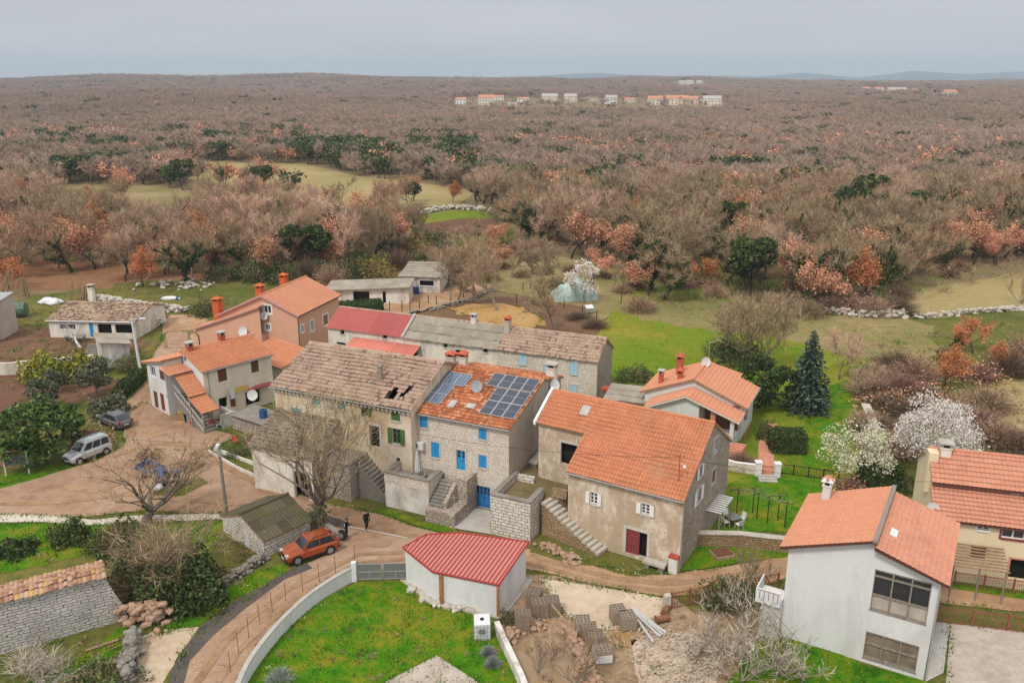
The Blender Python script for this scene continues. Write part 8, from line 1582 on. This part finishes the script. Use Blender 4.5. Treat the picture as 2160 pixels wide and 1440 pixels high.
PE[1].put('evergreen_tree', 'round glossy evergreen beside the silver van', G(97, 972), 5.6, .4, wide=1.25)
for i, (p, h) in enumerate([((80, 800), 3.0), ((115, 806), 3.4), ((150, 800), 3.1), ((182, 792), 2.6)]): own('golden_shrub', ['leftmost', 'second', 'third', 'rightmost'][i] + ' of the yellow green shrubs below the left farm', 'shrub', G(*p), bushm(27 + i, 2.0, h, 1500, .15), ['yellow_leaves'])
OL = Proto(*leafy(110, 4, 1.7, 2600, .11, clumps=30, base=.3), 'bark', 'olive_leaves', 4); OL.put('olive_tree', 'grey green olive tree on the red soil plot near the lane', G(206, 838), 4.2, cat='tree'); OL.put('olive_tree', 'thin olive tree in the left part of the red soil plot', G(95, 872), 3.6, 2); OL.put('olive_tree', 'low olive bush behind the thin olive tree', G(120, 830), 2.8, 4)
own('lane_bush', 'light green bush where the lane meets the parking verge', 'bush', G(232, 872), bushm(31, 2.2, 2.0, 1800, .12, 260), ['olive_leaves', 'mustard_leaves']); put_bush(BB[4], 'tan brush behind the round evergreen', G(185, 935), 2.4, 2.2); put_bush(BB[1], 'bare brown brush left of the round evergreen', G(25, 900), 2.6, 2.0)
def hedge(label, a, b, th, h, z0=0, mat='hedge_leaves'):
    A_, B_ = G(*a), G(*b); L_ = (B_ - A_).length; g = np.random.default_rng(int(a[0])); n = int((L_ * h * 2 + L_ * th + h * th * 2) * 95); o = thing('hedge', label, 'hedge', A_, math.atan2((B_ - A_).y, (B_ - A_).x)); mb = MB(); mb.box(.12, -th / 2 + .12, 0, L_ - .12, th / 2 - .12, h - .12); mb.build('core', 'ivy_leaves', o, uv=False)
    C = g.uniform(0, 1, (n, 3)) * np.array([L_, th, h]) - np.array([0, th / 2, 0]); k = g.integers(0, 5, n); C[k == 0, 1] = -th / 2; C[k == 1, 1] = th / 2; C[k >= 3, 2] = h; C[(k == 2), 0] = np.where(g.random((k == 2).sum()) < .5, 0, L_); C += g.normal(0, .07, C.shape); C[:, 2] = np.maximum(C[:, 2], .05); v, f = leaves(C, .085, g); np_mesh('foliage', v, f, [mat], parent=o)
hedge('clipped box hedge on the orchard lawn below the garden table', (1622, 948), (1694, 950), 2.2, 1.9); hedge('clipped dark hedge behind the white house and the blossom', (1810, 1024), (1894, 1028), 1.6, 2.0); hedge('long dark hedge in front of the hen house', (700, 668), (806, 660), 3.2, 1.9); hedge('low hedge along the lane below the lamp post', (248, 846), (300, 800), 1.2, 1.4)
for p, r_, h_, lb_, b in [((272, 778), 2.2, 1.8, 'green bush behind the lamp post', 2), ((300, 690), 2.6, 2.2, 'dark bush at the bend of the sandy path', 2), ((432, 665), 2.2, 2.4, 'dark bush at the left corner of the salmon house', 2), ((1350, 656), 3.0, 2.8, 'round brown bush at the edge of the bright meadow', 0), ((1562, 770), 3.2, 3.4, 'dark bush behind the white cottage', 2), ((1528, 748), 2.4, 2.4, 'smaller dark bush behind the white cottage', 2), ((1345, 798), 2.4, 1.6, 'low dark bush on the meadow behind the garden shed', 2), ((1560, 985), 2.0, 1.5, 'tan hydrangea bush in front of the cottage porch', 1), ((1790, 1040), 1.7, 2.0, 'rust brown bush left of the dark hedge', 4), ((1520, 1278), 1.5, 2.2, 'dark evergreen bush by the rusty yard gate', 2), ((1560, 1262), 1.8, 1.4, 'low dark bush below the wire fence', 2), ((1612, 925), 1.0, 2.3, 'narrow topiary bush beside the garden path', 2), ((1255, 690), 2.4, 1.4, 'brown brush heap at the lower corner of the paddock', 1), ((1220, 672), 2.6, 1.2, 'low brown brush heap inside the paddock', 1), ((540, 935), 1.5, 1.2, 'dry vine bush hanging over the rough terrace', 1), ((1075, 1310), .9, .7, 'small green weed clump between the block stacks', 2), ((500, 960), 1.2, .8, 'low green plant in the garden bed by the plaza', 2)]: put_bush(BB[b], lb_, G(*p), r_, h_, r_)
for p, lb_ in (((305, 975), 'left heap of dark pruned brushwood on the plaza'), ((395, 985), 'right heap of dark pruned brushwood on the plaza')):
    t_, c_, _ = bare(int(p[0]), 2.2, 1.4, tw=3, twl=.5, tww=.06, levels=3, nb=(6, 3, 3), tf=.1, r0=.1, up=.1, bend=.5); Proto(t_, c_, 'brown_wood', 'brown_brush', 2.2).put('brushwood_pile', lb_, G(*p) + Vector((0, 0, .05)), 2.0, cat='brushwood', wide=1.0)
t_, c_, _ = bare(12, 4.4, 1.1, tw=2, twl=.5, tww=.05, levels=2, nb=(6, 3), tf=.4, r0=.2, up=.1, bend=.4); Proto(t_, c_, 'white_plastic', 'pale_bark', 4.4).put('pollarded_tree', 'pale pollarded tree in front of the left farm building', G(170, 732), 4.6)
for i, (p, ty, lb_, k) in enumerate([((1048, 655), 530, 'bare tree standing in the yellow straw of the paddock', 4), ((1170, 698), 588, 'bare tree at the right edge of the paddock', 4), ((950, 634), 530, 'leaning bare tree at the left end of the paddock posts', 2), ((966, 632), 545, 'second bare tree at the left end of the paddock posts', 0), ((1002, 624), 510, 'tall bare tree on the paddock post line', 2), ((1140, 626), 560, 'bare tree left of the green tarpaulin', 0), ((985, 600), 500, 'bare tree at the upper end of the fowl yard', 1), ((1808, 940), 860, 'dark crooked bare tree beside the narrow tan wall', 3), ((1770, 800), 700, 'bare tree behind the big spruce', 1), ((1830, 850), 770, 'bare purple tree at the end of the orchard lawn', 3)]): ptree(PB[k], 'bare_tree', lb_, p, ty, rz=i)
t_, c_, _ = bare(13, 8, 1.1, tw=7, twl=1.3, tww=.04, levels=3, fine=1, nb=(9, 4, 3), tf=.1, r0=.2, up=.5, first=4); ptree(Proto(t_, c_, 'pale_bark', 'olive_twigs', 8.2), 'willow_tree', 'big twiggy yellowish willow behind the white cottage', (1612, 778), 628, wide=1.2)
ptree(Proto(*spruce(5, 12, 3.6, 8), 'bark', 'spruce_needles', 12), 'spruce_tree', 'tall blue green spruce on the orchard lawn', (1700, 866), 696, wide=1.12)
ptree(Proto(*leafy(111, 6, 2.6, 3600, .13, clumps=34, base=.12), 'bark', 'hedge_leaves', 6), 'cypress_bush', 'dark green yew beside the tall spruce', (1614, 862), 752, wide=1.1)
def blossom(seed, h, r, n, size, mat, clumps=50):
    (tv, tf_), (lv_, lf__) = leafy(seed, h, r, n, size, clumps=clumps, base=.25, gap=.35, levels=2); return Proto((tv, tf_), (lv_, lf__), 'bark', mat, h)
ptree(blossom(112, 6, 4.0, 9500, .08, 'blossom', 70), 'blossom_tree', 'broad white blossoming tree behind the yellow house', (1962, 1000), 850, wide=.74); ptree(blossom(113, 5, 3.2, 5200, .07, 'cream_blossom', 44), 'blossom_tree', 'smaller cream blossoming tree on the orchard lawn edge', (1800, 1015), 905); ptree(blossom(114, 5, 2.0, 1500, .085, 'blossom', 26), 'blossom_tree', 'slender white blossoming tree by the green tarpaulin', (1232, 640), 548)
put_bush(BB[2], 'cream flowered bush between hedge and yellow house', G(1905, 1035), 1.2, 2.0)
for i, (k, p, ty, lb_) in enumerate([(2, (302, 606), 530, 'orange leaved oak beyond the left farm'), (0, (245, 432), 345, 'russet oak in front of the far green field'), (1, (380, 382), 318, 'russet oak left of the ivy tree on the far dry field'), (1, (540, 400), 318, 'russet oak behind the round dark evergreen'), (0, (705, 442), 392, 'russet oak at the lower edge of the far dry field'), (0, (872, 425), 362, 'russet oak above the dark bush on the far dry field'), (2, (955, 428), 386, 'bright orange oak above the white field wall'), (0, (1160, 508), 416, 'big russet oak right of the small green plot'), (1, (1205, 545), 425, 'big russet oak with a dark trunk above the mound'), (1, (692, 552), 440, 'tall russet oak behind the hen house'), (0, (1732, 500), 412, 'broad russet oak in the right hand wood'), (2, (1990, 822), 735, 'orange oak in the thicket right of the orchard'), (3, (2052, 745), 668, 'orange oak upper right of the thicket'), (2, (2102, 785), 728, 'orange oak at the right end of the thicket'), (3, (1910, 568), 522, 'orange oak on the edge of the right hand wood'), (3, (1480, 600), 538, 'russet sapling at the meadow edge'), (0, (60, 560), 470, 'russet oak at the left edge above the farm'), (3, (20, 610), 540, 'orange oak at the far left edge')]): ptree(PR[k], 'russet_oak', lb_, p, ty, rz=i * 1.1)
for i, (k, p, ty, lb_) in enumerate([(0, (555, 414), 350, 'round dark evergreen on the far dry field'), (0, (386, 402), 338, 'dark evergreen left on the far dry field'), (0, (606, 428), 388, 'small dark evergreen below the far dry field'), (0, (866, 434), 384, 'dark evergreen beside the orange oaks'), (1, (1800, 512), 436, 'bright dark green evergreen in the right hand wood'), (0, (1640, 500), 440, 'dark evergreen left of the broad russet oak'), (0, (136, 382), 328, 'dark evergreen above the far green field')]): ptree(PE[k], 'evergreen_tree', lb_, p, ty, rz=i * 1.7)
for i, (p, ty, lb_) in enumerate([((476, 402), 344, 'spiky ivied tree in the middle of the far dry field'), ((302, 388), 334, 'ivied tree above the far green field'), ((392, 595), 470, 'tall dark ivied tree beyond the left farm'), ((1510, 470), 392, 'ivied oak at the left of the right hand clearing'), ((2000, 735), 680, 'ivied tree on the right hand meadow'), ((1975, 760), 720, 'small ivied tree beside the orange oak')]): ptree(PI[i % 3], 'ivy_tree', lb_, p, ty, rz=i * 2.1)
for i, (p, h_) in enumerate([((1850, 800), 2.0), ((1890, 785), 3.0), ((1930, 800), 3.2), ((1900, 830), 2.4), ((1960, 850), 2.6), ((2010, 880), 2.4), ((2060, 905), 2.2), ((2100, 930), 2.2), ((2140, 945), 2.0), ((1870, 860), 2.2), ((1840, 830), 2.0), ((1930, 880), 2.2), ((2080, 860), 2.6), ((2130, 790), 3.4), ((2060, 800), 2.6), ((2160, 760), 3.5), ((1855, 915), 2.0), ((1875, 950), 2.0), ((1750, 655), 2.6), ((1790, 655), 3.0), ((1840, 662), 3.2), ((1890, 660), 3.0), ((1700, 665), 2.6), ((1660, 650), 3.0)]): put_bush(BB[[0, 1, 0, 1, 4][i % 5]], 'tangled brown bramble in the thickets right of the orchard', G(*p), 3.6, h_, i, 'bramble', 'bramble', 'brambles in the right hand thickets')

for i, (x, y) in enumerate([(470, 590), (505, 584), (540, 592), (578, 582), (610, 596), (650, 590), (668, 574), (700, 596), (735, 590), (770, 584), (800, 572), (838, 566), (872, 560), (905, 554), (940, 548), (880, 530), (920, 520), (840, 540)]): put_bush(BB[[2, 0, 2, 3, 2, 1][i % 6]], 'dense bush at the foot of the wood behind the salmon house and hen house', G(x, y), 3.4, 3.2 + (i % 3) * .6, i, 'wood_bush', 'bush', 'bushes behind the hen house')
for i, (x, y) in enumerate([(900, 520), (948, 566), (985, 545), (1012, 585), (1040, 560), (1078, 578), (1100, 545), (1122, 572), (1000, 512), (1062, 522), (1182, 566), (925, 590), (1150, 600), (880, 500), (1250, 580), (1290, 610)]): [PB[4], PB[0], PB[2], PI[0], PR[1]][i % 5].put('copse_tree', 'small tree of the loose copse between the paddock and the ploughed plot', G(x, y), 4.6 + (i * 7 % 5) * .5, i * 1.9, group='copse trees behind the paddock', wide=1.2, parts=False); put_bush(BB[i % 5], 'low scrub bush of the copse between the paddock and the ploughed plot', G(x + 22, y + 6), 2.2, 1.6, i, 'scrub_bush', 'bush', 'scrub bushes behind the paddock')
for i, p in enumerate([(795, 582), (1560, 548), (1700, 560), (1850, 590)]): put_bush(BB[3], ['mustard yellow bush beside the hen house wood', 'mustard bush in the middle of the right hand wood', 'second mustard bush in the right hand wood', 'mustard bush at the edge of the tan field'][i], G(*p), 4.0, 3.6, i)
# ------------------------------------------------------------------ the wood
g = np.random.default_rng(2024)
BX = np.array([-900, 0, 100, 250, 450, 520, 690, 720, 930, 1010, 1050, 1120, 1200, 1290, 1335, 1400, 1500, 1560, 1700, 1905, 1940, 2160, 3200]); BY = np.array([585, 585, 585, 598, 590, 592, 586, 566, 552, 532, 520, 516, 542, 566, 628, 640, 622, 640, 660, 640, 598, 560, 520])
def project(x, y, z): dz = z - CAM_H; c = y * CP - dz * SP; v = y * SP + dz * CP; return 1080 + FPX * x / c, 720 - FPX * v / c
def grid(r0, r1, s): 
    ys = np.arange(r0, r1, s); xs = np.arange(-r1 * .78, r1 * .78, s); X, Y = np.meshgrid(xs, ys); X = X.ravel() + g.uniform(-.48, .48, X.size) * s; Y = Y.ravel() + g.uniform(-.48, .48, Y.size) * s; k = np.abs(X) < Y * .70 + 12; return X[k], Y[k]
bands = [(125, 250, 4.9), (250, 420, 5.4), (420, 900, 6.6), (900, 1700, 8.6), (1700, 3700, 12.5)]; Xs, Ys = zip(*[grid(*b) for b in bands]); X, Y = np.concatenate(Xs), np.concatenate(Ys); Zt = terrain(X, Y); px, py = project(X, Y, Zt); ok = py < np.interp(px, BX, BY)
for nme in ('field.far_green', 'field.far_dry', 'field.small_green', 'field.ploughed', 'field.tan', 'meadow.upper', 'field.fowl_yard'): ok &= ~in_poly(X, Y, PATCH[nme])
for a in range(0, 1): ok &= ~((px > 955) & (px < 1535) & (py > 207) & (py < 239) & (g.random(len(X)) > .07)); ok &= ~((px > 1815) & (px < 2030) & (py > 186) & (py < 211) & (g.random(len(X)) > .15)); ok &= ~((px > 1420) & (px < 1490) & (py > 172) & (py < 186))
TIP = py - 9.0 * FPX * .95 / np.hypot(np.hypot(X, Y), CAM_H); MID = TIP + .2 * (py - TIP)
for pl_ in ([(95, 430), (120, 388), (240, 392), (330, 392), (440, 405), (430, 425), (330, 440)], [(380, 375), (420, 340), (560, 345), (640, 346), (760, 372), (900, 388), (1010, 405), (965, 432), (800, 436), (690, 430), (610, 405), (500, 398)], [(865, 480), (870, 458), (960, 443), (1030, 447), (1075, 460), (1000, 488)], [(1905, 655), (1920, 625), (1990, 605), (2160, 580), (2300, 560), (2300, 650)]): ok &= ~((in_poly(px, TIP + .08 * (py - TIP), pl_) | in_poly(px, MID, pl_) | in_poly(px, (py + MID) / 2, pl_)) & (g.random(len(X)) > .10))
ok &= ~((py > 520) & (px < 560) & (px > -100) & (g.random(len(X)) > np.where(px > 300, .95, .7))); X, Y, Zt, px, py = X[ok], Y[ok], Zt[ok], px[ok], py[ok]; n = len(X)
nz1 = np.array([mnoise.noise(Vector((a / 75, b / 75, 0))) for a, b in zip(X, Y)]); nz2 = np.array([mnoise.noise(Vector((a / 28, b / 28, 7))) for a, b in zip(X, Y)]); u = g.random(n)
pr_, pi_, pb_ = np.full(n, .085), np.full(n, .07), np.full(n, .04)
left = (px < 900) & (py > 420); pr_[left] = .20; pi_[left] = .10; pb_[left] = .10
m = (px > 600) & (px < 1010) & (py > 318) & (py < 425); pi_[m] = .40; pr_[m] = .06
m = (px > 1380) & (py > 420); pr_[m] = .20; pi_[m] = .26; pb_[m] = .22
m = (px > 1000) & (px <= 1380) & (py > 380); pi_[m] = .26; pb_[m] = .10; pr_[m] = .16
m = (px < 600) & (py > 300) & (py < 420); pi_[m] = .17; pr_[m] = .12
pi_ *= np.clip(1 + 1.6 * nz2, .1, 2.6); pr_ *= np.clip(1 + 1.6 * nz1, .1, 2.6); m = (px > 1300) & (py > np.interp(px, BX, BY) - 45); pb_[m] = .5; far = Y > 520; pi_[far] *= .45; pr_[far] *= .25; pb_[far] = 0
kind = np.where(u < pr_, 1, np.where(u < pr_ + pi_, 2, np.where(u < pr_ + pi_ + pb_, 3, 0))); H_ = g.uniform(7.2, 10.8, n) * np.where(kind == 1, .85, 1) * np.where(Y > 1700, 1.25, 1); H_[py > 430] *= 1.1; RZ = g.uniform(0, 6.28, n); ordr = np.argsort(Y)
vis = (px > -60) & (px < 2220)
LAB = {0: ('bare_tree', 'bare grey brown tree standing in the winter wood', 'tree', 'bare trees of the wood'), 1: ('russet_oak', 'russet oak keeping its dead leaves among the bare wood', 'tree', 'russet oaks of the wood'), 2: ('ivy_tree', 'ivy covered dark tree standing in the winter wood', 'tree', 'ivied trees of the wood'), 3: ('wood_bush', 'low tangled bush at the edge of the winter wood', 'bush', 'bushes of the wood edge')}
MAXK = {0: 285, 1: 150, 2: 200, 3: 150}; cnt = {k: 0 for k in MAXK}; rest = np.ones(n, bool)
for i in ordr:
    k = int(kind[i])
    if cnt[k] >= MAXK[k] or not vis[i] or Y[i] > 430: continue
    cnt[k] += 1; rest[i] = False; nm, lb_, ct_, gr_ = LAB[k]; p = (X[i], Y[i], Zt[i] - .05)
    if k == 3: put_bush(BB[int(g.integers(0, 5))], lb_, p, g.uniform(1.8, 3.2), g.uniform(1.6, 3.0), RZ[i], nm, ct_, gr_); continue
    pr = {0: PB[int(g.choice([1, 3, 2, 0, 0])) if px[i] < 900 else int(g.choice([0, 2, 4, 0, 1, 3]))], 1: PR[int(g.integers(0, 2)) if g.random() < .8 else 2], 2: PI[i % 3] if g.random() < .94 else PE[0]}[k]; pr.put(nm, lb_, p, H_[i], RZ[i], ct_, gr_, g.uniform(.85, 1.2), parts=cnt[k] <= 90)
print('individual', cnt, 'rest', int(rest.sum()))
# the rest of the wood: one mass, its trees instanced from four sample trees kept in its own mesh
arch = []
for i, (lm, sd) in enumerate((('far_twigs', 51), ('far_twigs', 52), ('russet_leaves', 53), ('ivy_leaves', 54))):
    t_, c_, sg_ = bare(sd, 9, .95, tw=18, twl=1.25, tww=.085, levels=2, nb=(5, 4, 3), up=.3)
    if i >= 2: gg = np.random.default_rng(sd); ss = [s for s in sg_ if s[4] >= (1 if i == 3 else 2)]; c_ = leaves(np.array([np.array(p.lerp(q, gg.random())) + gg.normal(0, .5, 3) for p, q, r, r1, l in (ss[gg.integers(len(ss))] for _ in range(420))]), .36, gg)
    arch.append(merge([(*t_, 0), (*c_, 1 + i)]))
o = 0; V_, F_, M_, role = [], [], [], []
for i, (v, f, mm) in enumerate(arch): V_.append(v); F_.append(f + o); M_.append(mm); role.append(np.full(len(v), i)); o += len(v)
R_ = np.where(rest)[0]; R_ = R_[~((kind[R_] == 3))]; pts = np.stack([X[R_], Y[R_], Zt[R_] - .1], 1); kk = np.where(kind[R_] == 1, 2, np.where(kind[R_] == 2, 3, g.integers(0, 2, len(R_)))); V_.append(pts); role.append(100 + kk)
fo = np_mesh('forest', np.concatenate(V_), np.concatenate(F_), ['bark', 'far_twigs', 'far_twigs', 'russet_leaves', 'ivy_leaves'], np.concatenate(M_)); cset(fo, 'bare winter wood covering the plain to the horizon', 'forest', None, 'stuff'); me = fo.data
def attr(nm, typ, arr): a = me.attributes.new(nm, typ, 'POINT'); a.data.foreach_set('value', arr)
off = len(me.vertices) - len(R_); full = lambda arr, d: np.concatenate([np.full(off, d, np.float32), arr.astype(np.float32)]); attr('role', 'INT', np.concatenate(role).astype(np.int32)); attr('rot', 'FLOAT', full(RZ[R_], 0)); attr('scl', 'FLOAT', full(H_[R_] / 9 * np.where(kind[R_] == 1, 1.1, 1), 1)); attr('wid', 'FLOAT', full(H_[R_] / 9 * g.uniform(1.1, 1.55, len(R_)), 1))
ng = bpy.data.node_groups.new('wood', 'GeometryNodeTree'); ng.interface.new_socket('Geometry', in_out='INPUT', socket_type='NodeSocketGeometry'); ng.interface.new_socket('Geometry', in_out='OUTPUT', socket_type='NodeSocketGeometry'); gi = ng.nodes.new('NodeGroupInput'); go = ng.nodes.new('NodeGroupOutput'); jn = ng.nodes.new('GeometryNodeJoinGeometry'); lk = ng.links.new
def nattr(nm, t): a = ng.nodes.new('GeometryNodeInputNamedAttribute'); a.data_type = t; a.inputs[0].default_value = nm; return [s for s in a.outputs if s.enabled][0]
def pick(val):
    s = ng.nodes.new('GeometryNodeSeparateGeometry'); s.domain = 'POINT'; c = ng.nodes.new('FunctionNodeCompare'); c.data_type = 'INT'; c.operation = 'EQUAL'; ins = [q for q in c.inputs if q.enabled]; lk(nattr('role', 'INT'), ins[0]); ins[1].default_value = val; lk(c.outputs[0], s.inputs['Selection']); lk(gi.outputs[0], s.inputs[0]); return s.outputs[0]
for i in range(4):
    ip = ng.nodes.new('GeometryNodeInstanceOnPoints'); lk(pick(100 + i), ip.inputs['Points']); lk(pick(i), ip.inputs['Instance']); cx = ng.nodes.new('ShaderNodeCombineXYZ'); lk(nattr('rot', 'FLOAT'), cx.inputs[2]); lk(cx.outputs[0], ip.inputs['Rotation']); cs_ = ng.nodes.new('ShaderNodeCombineXYZ'); w_ = nattr('wid', 'FLOAT'); lk(w_, cs_.inputs[0]); lk(w_, cs_.inputs[1]); lk(nattr('scl', 'FLOAT'), cs_.inputs[2]); lk(cs_.outputs[0], ip.inputs['Scale']); lk(ip.outputs[0], jn.inputs[0])
lk(jn.outputs[0], go.inputs[0]); md = fo.modifiers.new('wood', 'NODES'); md.node_group = ng

# ------------------------------------------------------------------ grass and undergrowth
def scatter(poly, dens, seed):
    gg = np.random.default_rng(seed); P_ = np.array(poly); lo, hi = P_.min(0), P_.max(0); k = int(np.prod(hi - lo) * dens); x = gg.uniform(lo[0], hi[0], k); y = gg.uniform(lo[1], hi[1], k); q, _ = project(x, y, np.zeros(k)); m = in_poly(x, y, poly) & (q > -80) & (q < 2240); return x[m], y[m]
V_ = []
for nme, dn in (('lawn.garden', 60), ('lawn.west', 34), ('lawn.verge', 70), ('lawn.barn', 60), ('lawn.strip', 90), ('lawn.corner', 60), ('lawn.orchard', 18), ('lawn.house', 45), ('lawn.stair', 60), ('lawn.sign', 40), ('lawn.wayside', 40), ('lawn.plaza', 60), ('meadow', 4.5)):
    x, y = scatter(PATCH[nme], dn, len(V_)); q = len(x); gg = np.random.default_rng(5 + len(V_)); cl = np.array([mnoise.noise(Vector((a * .8, b * .8, 2))) for a, b in zip(x, y)]); kp = cl > gg.uniform(-.55, .35, q); x, y, cl = x[kp], y[kp], cl[kp]; q = len(x); hh_ = gg.uniform(.05, .12, q) * (1 + 1.1 * np.clip(cl, 0, 1)) * (1.3 if nme != 'lawn.garden' else 1); a = gg.uniform(0, 6.28, q); wv = .035 + .03 * gg.random(q); b0 = np.stack([x, y, np.full(q, .02)], 1); s_ = np.stack([np.cos(a) * wv, np.sin(a) * wv, np.zeros(q)], 1); tp_ = b0 + np.stack([gg.normal(0, .05, q), gg.normal(0, .05, q), hh_], 1); V_.append(np.stack([b0 - s_, b0 + s_, tp_], 1).reshape(-1, 3))
for nme in ('road', 'road.east', 'road.lane', 'path', 'driveway', 'gravel.yard', 'gravel.drive', 'concrete_pad', 'gravel', 'field.straw'):   # ragged tufts along the edges
    P_ = [Vector(p) for p in PATCH[nme]]; gg = np.random.default_rng(len(nme))
    for a_, b_ in zip(P_, P_[1:] + P_[:1]):
        if min(a_.length, b_.length) > 130 or min(a_.length, b_.length) < 30: continue
        q = int((b_ - a_).length * 26); t = gg.random(q); x = a_.x + (b_.x - a_.x) * t; y = a_.y + (b_.y - a_.y) * t; d = (b_ - a_).normalized(); o_ = gg.normal(0, .22, q); x = x - d.y * o_; y = y + d.x * o_
        ok_ = np.array([mnoise.noise(Vector((u_ * .6, v_ * .6, 9))) for u_, v_ in zip(x, y)]) > gg.uniform(-.35, .3, q)
        for rn in ('road', 'road.east', 'road.lane'): ok_ &= ~(in_poly(x, y, PATCH[rn]) & (np.abs(o_) > .25))
        x, y = x[ok_], y[ok_]; q = len(x); a = gg.uniform(0, 6.28, q); wv = .03 + .03 * gg.random(q); b0 = np.stack([x, y, np.full(q, .05)], 1); s_ = np.stack([np.cos(a) * wv, np.sin(a) * wv, np.zeros(q)], 1); tp_ = b0 + np.stack([gg.normal(0, .08, q), gg.normal(0, .08, q), gg.uniform(.1, .3, q)], 1); V_.append(np.stack([b0 - s_, b0 + s_, tp_], 1).reshape(-1, 3))
V_ = np.concatenate(V_); cset(np_mesh('grass', V_, np.arange(len(V_)).reshape(-1, 3), 'grass_blades'), 'short bright grass covering the lawns and verges', 'grass', None, 'stuff'); print('grass', len(V_) // 3)
parts = []; gg = np.random.default_rng(77); roadp = [PATCH[k] for k in ('road', 'road.east', 'road.lane', 'path', 'field.fowl_yard', 'field.straw', 'driveway', 'gravel.yard')]
for zone, dn, sz in ((PATCH['lawn.garden'], .3, .3), (PATCH['lawn.west'], .3, .4), (G2([(1180, 520), (1290, 560), (1400, 635), (1560, 635), (1900, 640), (2300, 560), (2300, 430), (1100, 430)]), .075, 2.0), (G2([(560, 600), (-100, 590), (-100, 430), (900, 440), (1000, 520)]), .03, 1.5), (G2([(1760, 700), (1990, 700), (2300, 640), (2300, 1000), (1900, 1040), (1800, 960)]), .16, 1.0), (G2([(1290, 560), (1560, 600), (1900, 650), (1700, 680), (1400, 660)]), .10, 1.0), (G2([(-60, 700), (200, 600), (560, 640), (420, 690), (300, 780), (240, 880), (-60, 980)]), .3, .6), (G2([(200, 1180), (430, 1190), (480, 1120), (560, 1190), (430, 1290), (200, 1420), (0, 1440)]), .7, .5), (G2([(1060, 1340), (1640, 1270), (1640, 1440), (1130, 1440)]), .35, .4), (G2([(1120, 1165), (1240, 1180), (1290, 1192), (1200, 1195)]), .9, .45), (G2([(1500, 1200), (1660, 1240), (1640, 1330), (1520, 1330)]), .5, .6), (G2([(860, 690), (1250, 690), (1290, 620), (1040, 600)]), .05, .6), (G2([(430, 640), (700, 600), (1000, 560), (1040, 600), (700, 640)]), .12, .8), (G2([(740, 1060), (900, 1080), (880, 1100), (780, 1080)]), .5, .5)):
    x, y = scatter(zone, dn, int(dn * 100) + len(parts)); ok_ = np.ones(len(x), bool)
    for rp__ in roadp: ok_ &= ~in_poly(x, y, rp__)
    for a, b in zip(x[ok_], y[ok_]):
        r_ = sz * gg.uniform(.4, 1.2); k = int(26 * max(1, r_)); uu = unit(gg.normal(size=(k, 3))); uu[:, 2] = np.abs(uu[:, 2]) * .7; C = uu * r_ * gg.uniform(.2, 1, (k, 1)) + np.array([a, b, .03]); v, f = quads(C * np.array([1, 1, .6]) + np.array([0, 0, .0]), uu + gg.normal(0, .4, (k, 3)) + np.array([0, 0, .5]), r_ * gg.uniform(.3, .7, k), np.full(k, .05), gg); parts.append((v, f, int(gg.integers(0, 4))))
v, f, mm = merge(parts); cset(np_mesh('undergrowth', v, f, ['brown_brush', 'olive_twigs', 'grass_blades', 'bare_twigs'], mm), 'low dry weeds and brush scattered over rough ground', 'undergrowth', None, 'stuff')

# ------------------------------------------------------------------ the air
hz = MB(); hz.box(-12000, -60, -60, 12000, 12500, 260); ho = hz.build('haze', [], uv=False); cset(ho, None, None, None, 'stuff')
hm = bpy.data.materials.new('haze'); hm.use_nodes = True; nt = hm.node_tree; nt.nodes.clear(); oo = nt.nodes.new('ShaderNodeOutputMaterial'); pv = nt.nodes.new('ShaderNodeVolumePrincipled'); pv.inputs['Density'].default_value = 0.00015; pv.inputs['Color'].default_value = (.70, .83, .96, 1); pv.inputs['Anisotropy'].default_value = 0.0
nt.links.new(pv.outputs[0], oo.inputs['Volume']); ho.data.materials.append(hm)
